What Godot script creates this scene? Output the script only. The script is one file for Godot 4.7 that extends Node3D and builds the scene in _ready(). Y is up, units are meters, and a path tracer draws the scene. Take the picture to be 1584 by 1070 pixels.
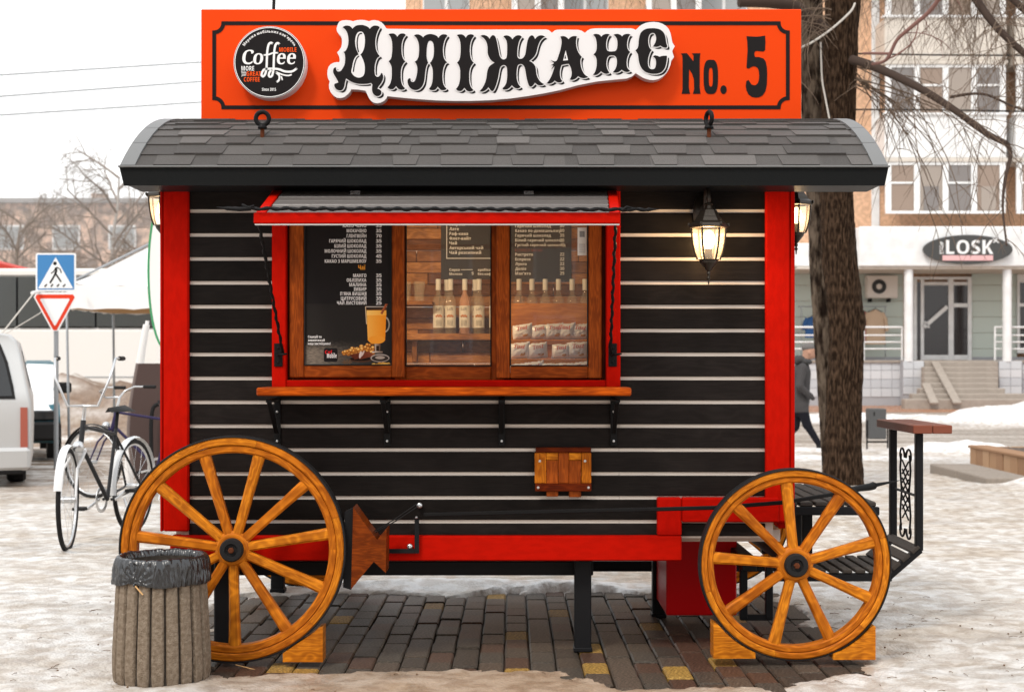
extends Node3D
# A black and red wooden coffee wagon on a snowy pavement, with a street behind it.

const F := 2200.0
const EYE := 1.2
const CZ := 5.8
var rng := RandomNumberGenerator.new()
var M := {}
var noise := FastNoiseLite.new()
var noise2 := FastNoiseLite.new()

# a pixel of the survey and a distance give a point of the place
func P(px: float, py: float, d: float) -> Vector3:
	return Vector3((px - 792.0) * d / F, EYE - (py - 555.0) * d / F, CZ - d)

class MB:
	var v := PackedVector3Array()
	var n := PackedVector3Array()
	var t := PackedVector2Array()
	var c := PackedColorArray()
	var ix := PackedInt32Array()
	var col := Color.WHITE
	var colored := false
	var xf := Transform3D.IDENTITY
	var uo := Vector2.ZERO

	func vert(p: Vector3, nn: Vector3, u := Vector2.ZERO) -> int:
		v.append(xf * p)
		n.append((xf.basis * nn).normalized())
		t.append(u + uo)
		c.append(col)
		return v.size() - 1

	func ccw(a: int, b: int, d: int) -> void:
		ix.append(a)
		ix.append(d)
		ix.append(b)

	# corners counter-clockwise as seen from the front
	func poly(pts: Array, uvs: Array = []) -> void:
		var nn := Vector3.ZERO
		for i in pts.size():
			var p: Vector3 = pts[i]
			var q: Vector3 = pts[(i + 1) % pts.size()]
			nn += p.cross(q)
		nn = nn.normalized()
		var first := v.size()
		for i in pts.size():
			vert(pts[i], nn, uvs[i] if uvs.size() else Vector2(pts[i].x, pts[i].y))
		for i in range(1, pts.size() - 1):
			ccw(first, first + i, first + i + 1)

	func facing(pts: Array, outward: Vector3, uvs: Array = []) -> void:
		var nn := Vector3.ZERO
		for i in pts.size():
			nn += (pts[i] as Vector3).cross(pts[(i + 1) % pts.size()])
		if nn.dot(outward) < 0:
			pts = pts.duplicate()
			pts.reverse()
			uvs = uvs.duplicate()
			uvs.reverse()
		poly(pts, uvs)

	func box(at: Vector3, size: Vector3, bev := 0.0, b := Basis()) -> void:
		var keep := xf
		xf = xf * Transform3D(b, at)
		var h := size * 0.5
		var w := minf(bev, minf(h.x, minf(h.y, h.z)) * 0.49)
		var long := size.max_axis_index()
		for k in 3:
			var i := (k + 1) % 3
			var j := (k + 2) % 3
			for s in [-1.0, 1.0]:
				var pts := []
				var uvs := []
				for q in [[-1, -1], [1, -1], [1, 1], [-1, 1]]:
					var p := Vector3.ZERO
					p[k] = s * h[k]
					p[i] = q[0] * (h[i] - w)
					p[j] = q[1] * (h[j] - w)
					pts.append(p)
					uvs.append(_uv(p, k, long))
				var o := Vector3.ZERO
				o[k] = s
				facing(pts, o, uvs)
		if w > 0.0:
			for k in 3:
				var i := (k + 1) % 3
				var j := (k + 2) % 3
				for si in [-1.0, 1.0]:
					for sj in [-1.0, 1.0]:
						var pts := []
						var uvs := []
						for q in [[0, -1], [0, 1], [1, 1], [1, -1]]:
							var p := Vector3.ZERO
							p[k] = q[1] * (h[k] - w)
							p[i] = si * (h[i] - (0.0 if q[0] == 0 else w))
							p[j] = sj * (h[j] - (w if q[0] == 0 else 0.0))
							pts.append(p)
							uvs.append(_uv(p, i, long))
						var o := Vector3.ZERO
						o[i] = si
						o[j] = sj
						facing(pts, o, uvs)
			for sx in [-1.0, 1.0]:
				for sy in [-1.0, 1.0]:
					for sz in [-1.0, 1.0]:
						var sg := Vector3(sx, sy, sz)
						var pts := []
						for k in 3:
							var p := sg * (h - Vector3(w, w, w))
							p[k] = sg[k] * h[k]
							pts.append(p)
						facing(pts, sg, [Vector2.ZERO, Vector2.ZERO, Vector2.ZERO])
		xf = keep

	func _uv(p: Vector3, k: int, long: int) -> Vector2:
		var other := 3 - k - long
		if k == long:
			return Vector2(p[(k + 1) % 3] * 0.2, p[(k + 2) % 3])
		return Vector2(p[long], p[other] + p[k] * 0.7)

	# a box between two points, w wide and hgt high
	func beam(a: Vector3, b: Vector3, w: float, hgt: float, bev := 0.0, up := Vector3.UP) -> void:
		var x := (b - a).normalized()
		if absf(x.dot(up)) > 0.98:
			up = Vector3.BACK
		var z := x.cross(up).normalized()
		box((a + b) / 2, Vector3(a.distance_to(b), hgt, w), bev, Basis(x, z.cross(x), z))

	func tube(pts: Array, r0: float, r1 := -1.0, sides := 8, closed := false, twist := 0.0) -> void:
		if r1 < 0:
			r1 = r0
		var m := pts.size()
		var side := Vector3.ZERO
		var first := v.size()
		var along := 0.0
		for i in m:
			var a: Vector3 = pts[(i - 1 + m) % m] if closed else pts[maxi(i - 1, 0)]
			var b: Vector3 = pts[(i + 1) % m] if closed else pts[mini(i + 1, m - 1)]
			var d := (b - a).normalized()
			if side == Vector3.ZERO:
				side = d.cross(Vector3.UP if absf(d.y) < 0.9 else Vector3.RIGHT).normalized()
			side = (side - d * side.dot(d)).normalized()
			var up := d.cross(side)
			var r := lerpf(r0, r1, float(i) / (m - 1))
			if i:
				along += (pts[i] as Vector3).distance_to(pts[i - 1])
			for k in sides + 1:
				var an := TAU * k / sides + twist * i
				var o := side * cos(an) + up * sin(an)
				vert(pts[i] + o * r, o, Vector2(along, float(k) / sides * TAU * r))
		var row := sides + 1
		for i in (m if closed else m - 1):
			var i2 := (i + 1) % m
			for k in sides:
				var p := first + i * row + k
				var q := first + i2 * row + k
				ccw(p, p + 1, q + 1)
				ccw(p, q + 1, q)
		if not closed:
			for e in 2:
				var at: Vector3 = pts[0] if e == 0 else pts[m - 1]
				var d: Vector3 = ((pts[0] - pts[1]) if e == 0 else (pts[m - 1] - pts[m - 2])).normalized()
				var mid := vert(at, d)
				var ring := []
				for k in sides:
					var src: int = first + (0 if e == 0 else (m - 1) * row) + k
					v.append(v[src])
					n.append((xf.basis * d).normalized())
					t.append(Vector2.ZERO)
					c.append(col)
					ring.append(v.size() - 1)
				for k in sides:
					if e == 0:
						ccw(mid, ring[(k + 1) % sides], ring[k])
					else:
						ccw(mid, ring[k], ring[(k + 1) % sides])

	# profile of (radius, height) from low to high, turned about y; flat along the profile unless smooth
	func lathe(prof: Array, segs := 24, smooth := false, a0 := 0.0, a1 := TAU) -> void:
		var norms := []
		for i in prof.size() - 1:
			var d: Vector2 = prof[i + 1] - prof[i]
			norms.append(Vector2(d.y, -d.x).normalized())
		var len := 0.0
		for i in prof.size() - 1:
			var na: Vector2 = norms[i]
			var nb: Vector2 = norms[i]
			if smooth:
				if i > 0 and (norms[i - 1] as Vector2).dot(norms[i]) > 0.6:
					na = ((norms[i - 1] as Vector2) + norms[i]).normalized()
				if i < norms.size() - 1 and (norms[i + 1] as Vector2).dot(norms[i]) > 0.6:
					nb = ((norms[i + 1] as Vector2) + norms[i]).normalized()
			var a: Vector2 = prof[i]
			var b: Vector2 = prof[i + 1]
			var first := v.size()
			if segs <= 8:
				for k in segs:
					var p0 := lerpf(a0, a1, float(k) / segs)
					var p1 := lerpf(a0, a1, float(k + 1) / segs)
					var o0 := Vector3(cos(p0), 0, -sin(p0))
					var o1 := Vector3(cos(p1), 0, -sin(p1))
					var up := Vector3.UP
					poly([o0 * a.x + up * a.y, o1 * a.x + up * a.y, o1 * b.x + up * b.y, o0 * b.x + up * b.y])
				continue
			for k in segs + 1:
				var an := lerpf(a0, a1, float(k) / segs)
				var o := Vector3(cos(an), 0, -sin(an))
				vert(o * a.x + Vector3.UP * a.y, o * na.x + Vector3.UP * na.y, Vector2(an * maxf(a.x, b.x), len))
				vert(o * b.x + Vector3.UP * b.y, o * nb.x + Vector3.UP * nb.y, Vector2(an * maxf(a.x, b.x), len + a.distance_to(b)))
			len += a.distance_to(b)
			for k in segs:
				var p := first + k * 2
				ccw(p, p + 2, p + 3)
				ccw(p, p + 3, p + 1)

	# a flat outline in xy made thick from z = 0 to z = depth (front at depth)
	func extrude(pl: PackedVector2Array, depth: float, back := false) -> void:
		var area := 0.0
		for i in pl.size():
			area += pl[i].cross(pl[(i + 1) % pl.size()])
		if area < 0:
			pl = pl.duplicate()
			pl.reverse()
		var tr := Geometry2D.triangulate_polygon(pl)
		for side in (2 if back else 1):
			var first := v.size()
			var z := depth if side == 0 else 0.0
			for p in pl:
				vert(Vector3(p.x, p.y, z), Vector3(0, 0, 1 if side == 0 else -1), p)
			for i in range(0, tr.size(), 3):
				var a := pl[tr[i]]
				var up := (pl[tr[i + 1]] - a).cross(pl[tr[i + 2]] - a) > 0
				if up == (side == 0):
					ccw(first + tr[i], first + tr[i + 1], first + tr[i + 2])
				else:
					ccw(first + tr[i], first + tr[i + 2], first + tr[i + 1])
		if depth > 0.0:
			for i in pl.size():
				var a := pl[i]
				var b := pl[(i + 1) % pl.size()]
				poly([Vector3(a.x, a.y, 0), Vector3(b.x, b.y, 0), Vector3(b.x, b.y, depth), Vector3(a.x, a.y, depth)])

	# a grid of points, rows of equal length; counter-clockwise when columns go right and rows go up
	func sheet(rows: Array, flip := false, cols: Array = [], uvs: Array = []) -> void:
		var h := rows.size()
		var w: int = rows[0].size()
		var first := v.size()
		for j in h:
			for i in w:
				var dx: Vector3 = rows[j][mini(i + 1, w - 1)] - rows[j][maxi(i - 1, 0)]
				var dy: Vector3 = rows[mini(j + 1, h - 1)][i] - rows[maxi(j - 1, 0)][i]
				var nn := dx.cross(dy)
				if flip:
					nn = -nn
				if cols.size():
					col = cols[j][i]
				vert(rows[j][i], nn, uvs[j][i] if uvs.size() else Vector2(float(i) / w, float(j) / h))
		for j in h - 1:
			for i in w - 1:
				var p := first + j * w + i
				if flip:
					ccw(p, p + w + 1, p + 1)
					ccw(p, p + w, p + w + 1)
				else:
					ccw(p, p + 1, p + w + 1)
					ccw(p, p + w + 1, p + w)

	func sphere(at: Vector3, r: Vector3, segs := 16, rings := 10) -> void:
		var rows := []
		var first := v.size()
		for j in rings + 1:
			var la := PI * j / rings - PI / 2
			for i in segs + 1:
				var lo := TAU * i / segs
				var d := Vector3(cos(la) * cos(lo), sin(la), -cos(la) * sin(lo))
				vert(at + d * r, d / r, Vector2(float(i) / segs, float(j) / rings))
		var w := segs + 1
		for j in rings:
			for i in segs:
				var p := first + j * w + i
				ccw(p, p + 1, p + w + 1)
				ccw(p, p + w + 1, p + w)

	func add(m: Mesh, x: Transform3D) -> void:
		for s in m.get_surface_count():
			var a := m.surface_get_arrays(s)
			var first := v.size()
			var pv: PackedVector3Array = a[Mesh.ARRAY_VERTEX]
			var pn: PackedVector3Array = a[Mesh.ARRAY_NORMAL]
			for i in pv.size():
				v.append(xf * (x * pv[i]))
				n.append((xf.basis * (x.basis * pn[i])).normalized())
				t.append(Vector2.ZERO)
				c.append(col)
			for i in a[Mesh.ARRAY_INDEX]:
				ix.append(first + i)

	func mesh() -> ArrayMesh:
		var a := []
		a.resize(Mesh.ARRAY_MAX)
		a[Mesh.ARRAY_VERTEX] = v
		a[Mesh.ARRAY_NORMAL] = n
		a[Mesh.ARRAY_TEX_UV] = t
		if colored:
			a[Mesh.ARRAY_COLOR] = c
		a[Mesh.ARRAY_INDEX] = ix
		var m := ArrayMesh.new()
		m.add_surface_from_arrays(Mesh.PRIMITIVE_TRIANGLES, a)
		return m

func ob(called: String, mb: MB, mat: Material, parent: Node = self) -> MeshInstance3D:
	return om(called, mb.mesh(), mat, parent)

func om(called: String, mesh: Mesh, mat: Material, parent: Node = self) -> MeshInstance3D:
	var o := MeshInstance3D.new()
	o.name = called
	o.mesh = mesh
	o.material_override = mat
	parent.add_child(o, true)
	return o

func tag(o: Node, label: String, category: String, group := "") -> Node:
	o.set_meta("label", label)
	o.set_meta("category", category)
	if group:
		o.set_meta("group", group)
	return o

func thing(called: String, label: String, category: String, at := Vector3.ZERO, group := "", parent: Node = self) -> Node3D:
	var o := Node3D.new()
	o.name = called
	parent.add_child(o, true)
	o.position = at
	tag(o, label, category, group)
	return o

func part(called: String, parent: Node, at := Vector3.ZERO) -> Node3D:
	var o := Node3D.new()
	o.name = called
	parent.add_child(o, true)
	o.position = at
	return o

func stuff(o: Node) -> void:
	o.set_meta("kind", "stuff")

func bx(called: String, at: Vector3, size: Vector3, mat: Material, parent: Node = self, bev := 0.003, uo := Vector2.ZERO) -> MeshInstance3D:
	var m := MB.new()
	m.uo = uo if uo != Vector2.ZERO else Vector2(rng.randf() * 3, rng.randf() * 3)
	m.box(Vector3.ZERO, size, bev)
	var o := ob(called, m, mat, parent)
	o.position = at
	return o

func pv(pts: Array) -> PackedVector2Array:
	var out := PackedVector2Array()
	for i in range(0, pts.size(), 2):
		out.append(Vector2(pts[i], pts[i + 1]))
	return out

# ---- lettering
var fonts := {}
func font(kind: String) -> Font:
	if not fonts.has(kind):
		var f := SystemFont.new()
		f.font_names = PackedStringArray(["Droid Serif" if kind.begins_with("serif") else "Droid Sans"])
		f.font_weight = 700 if kind.ends_with("bold") else 400
		fonts[kind] = f
	return fonts[kind]

var bases := {}
func cap_base(kind: String) -> float:
	if not bases.has(kind):
		var tm := TextMesh.new()
		tm.text = "H"
		tm.font = font(kind)
		tm.font_size = 48
		tm.pixel_size = 1.0 / 48.0 / 0.714
		tm.depth = 0.0
		bases[kind] = -tm.get_aabb().position.y
	return bases[kind]

# text height h is that of a capital letter, about; align -1 left, 0 centre, 1 right
func letters(m: MB, text: String, at: Vector3, h: float, kind := "bold", align := 0, wide := 1.0, shear := 0.0) -> void:
	var tm := TextMesh.new()
	tm.text = text
	tm.font = font(kind)
	tm.font_size = 48
	tm.pixel_size = h / 48.0 / 0.714
	tm.depth = 0.0
	tm.curve_step = 2.0
	tm.horizontal_alignment = HORIZONTAL_ALIGNMENT_LEFT
	if tm.get_surface_count() == 0:
		return
	var b := tm.get_aabb()
	var x0 := -b.position.x - b.size.x * (0.0 if align < 0 else 0.5 if align == 0 else 1.0)
	var base := cap_base(kind) * h
	var st := Basis(Vector3(wide, 0, 0), Vector3(shear, 1, 0), Vector3(0, 0, 1))
	m.add(tm, Transform3D(st, at) * Transform3D(Basis(), Vector3(x0, base, 0)))

# ---- textures
func tex(w: int, h: int, f) -> ImageTexture:
	var d := PackedByteArray()
	d.resize(w * h * 3)
	var i := 0
	for y in h:
		for x in w:
			var c: Color = f.call(x, y)
			d[i] = clampi(int(c.r * 255.0), 0, 255)
			d[i + 1] = clampi(int(c.g * 255.0), 0, 255)
			d[i + 2] = clampi(int(c.b * 255.0), 0, 255)
			i += 3
	return ImageTexture.create_from_image(Image.create_from_data(w, h, false, Image.FORMAT_RGB8, d))

func ntex(freq: float, lo: Color, hi: Color, oct := 4, size := 512, seed_ := 1, lo_at := 0.0, hi_at := 1.0) -> NoiseTexture2D:
	var n := FastNoiseLite.new()
	n.seed = seed_
	n.noise_type = FastNoiseLite.TYPE_SIMPLEX_SMOOTH
	n.frequency = freq
	n.fractal_octaves = oct
	var t := NoiseTexture2D.new()
	t.width = size
	t.height = size
	t.seamless = true
	t.noise = n
	var g := Gradient.new()
	g.set_color(0, lo)
	g.set_color(1, hi)
	g.set_offset(0, lo_at)
	g.set_offset(1, hi_at)
	t.color_ramp = g
	return t

func lin(r: float, g: float, b: float) -> Color:
	return Color(r, g, b).linear_to_srgb()

func mat(c: Color, rough := 0.6, metal := 0.0) -> StandardMaterial3D:
	var m := StandardMaterial3D.new()
	m.albedo_color = c
	m.roughness = rough
	m.metallic = metal
	m.metallic_specular = 0.2 if metal < 0.2 else 0.5
	return m

func textured(m: StandardMaterial3D, albedo: Texture2D, bump: Texture2D, scale: Vector3, bump_cm := 0.1, tri := true, rough: Texture2D = null) -> StandardMaterial3D:
	if albedo:
		m.albedo_texture = albedo
	if bump:
		m.heightmap_enabled = true
		m.heightmap_texture = bump
		m.heightmap_scale = bump_cm
	if rough:
		m.roughness_texture = rough
		m.roughness_texture_channel = BaseMaterial3D.TEXTURE_CHANNEL_RED
	m.uv1_triplanar = tri
	m.uv1_scale = scale
	return m

func glass(tint := Color(1, 1, 1), a := 0.05, rough := 0.0) -> StandardMaterial3D:
	var m := mat(Color(tint.r, tint.g, tint.b, a), rough)
	m.transparency = BaseMaterial3D.TRANSPARENCY_ALPHA
	return m

func grain(dark: Color, light: Color, seed_: int, w := 512, h := 256, knots := true) -> ImageTexture:
	var n := FastNoiseLite.new()
	n.seed = seed_
	n.fractal_octaves = 3
	n.frequency = 1.0
	var fine := FastNoiseLite.new()
	fine.seed = seed_ + 7
	fine.fractal_octaves = 2
	fine.frequency = 1.0
	var f := func(x, y):
		# wraps: the noise is looked up round two circles
		var a: float = TAU * x / w
		var b: float = TAU * y / h
		var p := Vector3(cos(a) * 0.55, sin(a) * 0.55, cos(b) * 1.5)
		var warp := n.get_noise_3d(p.x, p.y, p.z + sin(b) * 1.5)
		var ring: float = sin(b * 9.0 + warp * 13.0) * 0.5 + 0.5
		ring = pow(ring, 1.8)
		var st := fine.get_noise_3d(cos(b) * 14.0, sin(b) * 14.0, sin(a) * 0.8) * 0.5 + 0.5
		var blot := n.get_noise_3d(cos(a) * 0.9 + 5.0, sin(a) * 0.9, sin(b) * 0.7) * 0.5 + 0.5
		var k := clampf(0.25 + 0.33 * ring + 0.42 * st + (blot - 0.5) * 0.7, 0, 1)
		return dark.lerp(light, k)
	return tex(w, h, f)

func make_materials() -> void:
	var speck := ntex(0.16, Color(0.45, 0.45, 0.45), Color(1, 1, 1), 3, 256, 3, 0.25, 0.75)
	var cloudy := ntex(0.012, Color(0.6, 0.6, 0.6), Color(1, 1, 1), 5, 512, 5, 0.25, 0.75)
	var bumps := ntex(0.03, Color.BLACK, Color.WHITE, 5, 512, 11)
	var gh := grain(Color(0.2, 0.2, 0.2), Color(1, 1, 1), 21)
	var g_soft := grain(Color(0.72, 0.72, 0.72), Color(1, 1, 1), 27)
	var g_or := grain(Color(0.50, 0.25, 0.05), Color(0.86, 0.53, 0.13), 31)
	var g_or2 := grain(Color(0.46, 0.215, 0.04), Color(0.80, 0.465, 0.11), 35)
	var g_br := grain(Color(0.36, 0.145, 0.04), Color(0.66, 0.32, 0.10), 41)
	var g_in := grain(Color(0.42, 0.24, 0.10), Color(0.72, 0.47, 0.24), 51)
	M.speck = speck
	M.cloudy = cloudy
	M.bumps = bumps
	M.grain = gh
	M.oak = textured(mat(Color.WHITE, 0.36), g_or, gh, Vector3(1.6, 3.2, 1), 0.05, false)
	M.oak2 = textured(mat(Color.WHITE, 0.36), g_or2, gh, Vector3(1.3, 2.6, 1), 0.05, false)
	M.brown = textured(mat(Color.WHITE, 0.38), g_br, gh, Vector3(1.2, 3.0, 1), 0.03, false)
	M.shoe = textured(mat(Color(0.78, 0.74, 0.66), 0.38), g_br, gh, Vector3(1.6, 3.4, 1), 0.05, false)
	M.darkwood = textured(mat(Color(0.62, 0.5, 0.42), 0.4), g_br, gh, Vector3(1.2, 3.0, 1), 0.05, false)
	M.plank = textured(mat(Color.WHITE, 0.6), g_in, gh, Vector3(1.0, 3.0, 1), 0.05, false)
	var paint := ntex(0.02, Color(0.955, 0.955, 0.955), Color(1, 1, 1), 6, 512, 13, 0.3, 0.65)
	M.red = textured(mat(lin(0.44, 0.0055, 0.0012), 0.5), paint, gh, Vector3(1.2, 3.0, 1), 0.05, false)
	M.red2 = textured(mat(lin(0.39, 0.0042, 0.0012), 0.5), paint, gh, Vector3(1.2, 3.0, 1), 0.07, false)
	M.redbox = mat(lin(0.5, 0.004, 0.006), 0.35)
	M.siding = []
	for i in 3:
		M.siding.append(textured(mat(lin(0.011 + 0.0035 * i, 0.0086 + 0.0027 * i, 0.0075 + 0.0025 * i), 0.5), g_soft, gh, Vector3(0.9, 3.0, 1), 0.06, false))
	M.red.metallic_specular = 0.12
	M.red2.metallic_specular = 0.12
	for m in M.siding:
		m.metallic_specular = 0.17
	M.gap = mat(lin(0.60, 0.525, 0.46), 0.6)
	M.black = textured(mat(lin(0.012, 0.012, 0.013), 0.42), null, bumps, Vector3(6, 6, 6), 0.02)
	M.iron = textured(mat(lin(0.010, 0.0095, 0.0095), 0.42), null, bumps, Vector3(20, 20, 20), 0.03)
	M.steel = mat(lin(0.55, 0.55, 0.55), 0.3, 0.9)
	M.fascia = textured(mat(lin(0.008, 0.0085, 0.0085), 0.45), null, bumps, Vector3(3, 3, 3), 0.03)
	M.verge = mat(lin(0.17, 0.17, 0.168), 0.5)
	M.shingle = []
	for i in 6:
		var k: float = [0.13, 0.15, 0.17, 0.205, 0.16, 0.235][i]
		M.shingle.append(textured(mat(lin(k * 1.08, k * 0.98, k * 0.91), 0.62), speck, speck, Vector3(14, 14, 14), 0.12))
	M.orange = mat(lin(0.72, 0.052, 0.003), 0.4)
	M.print_black = mat(lin(0.014, 0.012, 0.012), 0.4)
	M.white = mat(lin(0.78, 0.76, 0.745), 0.4)
	M.plate_white = mat(lin(0.74, 0.71, 0.70), 0.4)
	M.print_white = mat(lin(0.8, 0.78, 0.76), 0.5)
	M.print_orange = mat(lin(0.85, 0.09, 0.01), 0.5)
	M.clear = glass(Color(1, 1, 1), 0.04)
	M.rubber = mat(lin(0.018, 0.017, 0.017), 0.6)
	M.rust = textured(mat(lin(0.2, 0.06, 0.025), 0.8), speck, bumps, Vector3(30, 30, 30), 0.1)

# the lie of the land: it falls gently away from the wagon and comes up again at the shops
func land(x: float, z: float) -> float:
	var d := CZ - z
	var y := -0.016 * (d - 5.6)
	if d > 23.0:
		y = lerpf(-0.2784, -0.14, smoothstep(23.0, 41.0, d))
	return y

# ---- the wagon
func fb(called: String, x0: float, y0: float, x1: float, y1: float, d: float, thick: float, m: Material, parent: Node, bev := 0.004) -> MeshInstance3D:
	var a := P(x0, y1, d)
	var b := P(x1, y0, d)
	return bx(called, Vector3((a.x + b.x) / 2, (a.y + b.y) / 2, CZ - d - thick / 2), Vector3(b.x - a.x, b.y - a.y, thick), m, parent, bev)

func outline(pts: Array, d: float, o := Vector2.ZERO, s := 1.0) -> PackedVector2Array:
	var out := PackedVector2Array()
	for i in range(0, pts.size(), 2):
		var p := P(o.x + pts[i] / s, o.y + pts[i + 1] / s, d)
		out.append(Vector2(p.x, p.y))
	return out

func slab(called: String, pl: PackedVector2Array, z0: float, thick: float, m: Material, parent: Node, back := false) -> MeshInstance3D:
	var mb := MB.new()
	mb.uo = Vector2(rng.randf(), rng.randf())
	mb.extrude(pl, thick, back)
	var o := ob(called, mb, m, parent)
	o.position.z = z0
	return o

const TURN := Basis(Vector3(1, 0, 0), Vector3(0, 0, 1), Vector3(0, -1, 0))   # turns y to z

func wheel(parent: Node, at: Vector3, r: float, n: int, a0: float) -> Node3D:
	var w := part("wheel", parent, at)
	var h := 0.03
	var mb := MB.new()
	mb.xf = Transform3D(TURN, Vector3.ZERO)
	mb.lathe([Vector2(r * 0.985, -h - 0.002), Vector2(r - 0.002, -h - 0.002), Vector2(r, -h), Vector2(r, h), Vector2(r - 0.002, h + 0.002), Vector2(r * 0.985, h + 0.002)], 96)
	ob("tyre", mb, M.rubber, w)
	for k in 6:
		mb = MB.new()
		mb.xf = Transform3D(TURN, Vector3.ZERO)
		mb.uo = Vector2(rng.randf(), rng.randf())
		var s := TAU * k / 6 + 0.3
		var ro := r * 0.985
		var ri := r * 0.918
		mb.lathe([Vector2(ri, -h), Vector2(ro, -h), Vector2(ro, h - 0.004), Vector2(ro - 0.005, h), Vector2(ri + 0.004, h), Vector2(ri, h - 0.004), Vector2(ri, -h)], 18, false, s, s + TAU / 6 - 0.003)
		ob("felloe", mb, M.oak if k % 2 else M.oak2, w)
	mb = MB.new()
	mb.xf = Transform3D(TURN, Vector3.ZERO)
	var ra := r * 0.916
	var rb := r * 0.848
	mb.lathe([Vector2(rb, -h * 0.8), Vector2(ra, -h * 0.8), Vector2(ra, h * 0.62), Vector2(ra - 0.003, h * 0.75), Vector2(rb + 0.007, h * 0.75), Vector2(rb, h * 0.5), Vector2(rb, -h * 0.8)], 96)
	ob("inner_rim", mb, M.oak2, w)
	for k in n:
		mb = MB.new()
		mb.uo = Vector2(rng.randf(), rng.randf())
		var d := Vector3(cos(a0 + TAU * k / n), sin(a0 + TAU * k / n), 0)
		var q := Vector3(-d.y, d.x, 0)
		var r0 := 0.035
		var r1 := rb + 0.004
		var len := r1 - r0
		# a tapered spoke with rounded edges: eight-sided, waisted a little
		var rings := []
		for s in 9:
			var tt := s / 8.0
			var wd := lerpf(0.038, 0.047, tt) * (1.0 - 0.10 * sin(PI * tt))
			var th := lerpf(0.046, 0.036, tt)
			var ring := []
			for e in [[-0.5, -0.28], [-0.3, -0.5], [0.3, -0.5], [0.5, -0.28], [0.5, 0.28], [0.3, 0.5], [-0.3, 0.5], [-0.5, 0.28]]:
				ring.append(d * (r0 + len * tt) + q * wd * e[0] + Vector3.BACK * th * e[1])
			rings.append(ring)
		for s in 8:
			for e in 8:
				var f := (e + 1) % 8
				var mid: Vector3 = (rings[s][e] + rings[s][f]) / 2 - d * (r0 + len * (s + 0.5) / 8)
				mb.facing([rings[s][e], rings[s][f], rings[s + 1][f], rings[s + 1][e]], mid, [Vector2(len * s / 8, e * 0.012), Vector2(len * s / 8, e * 0.012 + 0.012), Vector2(len * (s + 1) / 8, e * 0.012 + 0.012), Vector2(len * (s + 1) / 8, e * 0.012)])
		ob("spoke", mb, [M.oak, M.oak2][k % 2], w)
	mb = MB.new()
	mb.xf = Transform3D(TURN, Vector3.ZERO)
	mb.lathe([Vector2(0.0, -0.05), Vector2(0.06, -0.05), Vector2(0.072, -0.02), Vector2(0.072, 0.015), Vector2(0.058, 0.028), Vector2(0.0, 0.028)], 32)
	ob("hub", mb, M.oak2, w)
	mb = MB.new()
	mb.xf = Transform3D(TURN, Vector3.ZERO)
	mb.lathe([Vector2(0.046, 0.02), Vector2(0.046, 0.048), Vector2(0.041, 0.056), Vector2(0.026, 0.056), Vector2(0.022, 0.046), Vector2(0.0, 0.046)], 32)
	ob("hub_cap", mb, M.rubber, w)
	mb = MB.new()
	mb.xf = Transform3D(TURN, Vector3.ZERO)
	mb.lathe([Vector2(0.012, 0.046), Vector2(0.012, 0.06), Vector2(0.009, 0.064), Vector2(0.0, 0.064)], 6)
	ob("axle_nut", mb, M.rust, w)
	return w

const RC := Vector2(-0.805, 0.58)   # z and y of the roof's centre of curvature
const RR := 1.70
const RA := 0.632
func roof_at(x: float, a: float, lift := 0.0) -> Vector3:
	return Vector3(x, RC.y + (RR + lift) * cos(a), RC.x + (RR + lift) * sin(a))

func shingle(parent: Node, x0: float, x1: float, a0: float, a1: float, lift: float, m: Material, skew := 0.0) -> void:
	var mb := MB.new()
	mb.uo = Vector2(rng.randf(), rng.randf())
	var th := 0.005
	var b0 := roof_at(x0 + skew, a1, lift)
	var b1 := roof_at(x1 - skew, a1, lift)
	var t0 := roof_at(x0, a0, lift * 0.35)
	var t1 := roof_at(x1, a0, lift * 0.35)
	var down := -roof_at(0, a1, 1.0) + roof_at(0, a1, 0.0)
	mb.poly([b0, b1, t1, t0])
	mb.poly([b0 + down * th, b1 + down * th, b1, b0])
	mb.poly([t0 + down * th, b0 + down * th, b0, t0])
	mb.poly([b1 + down * th, t1 + down * th, t1, b1])
	ob("shingle", mb, m, parent)

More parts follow.
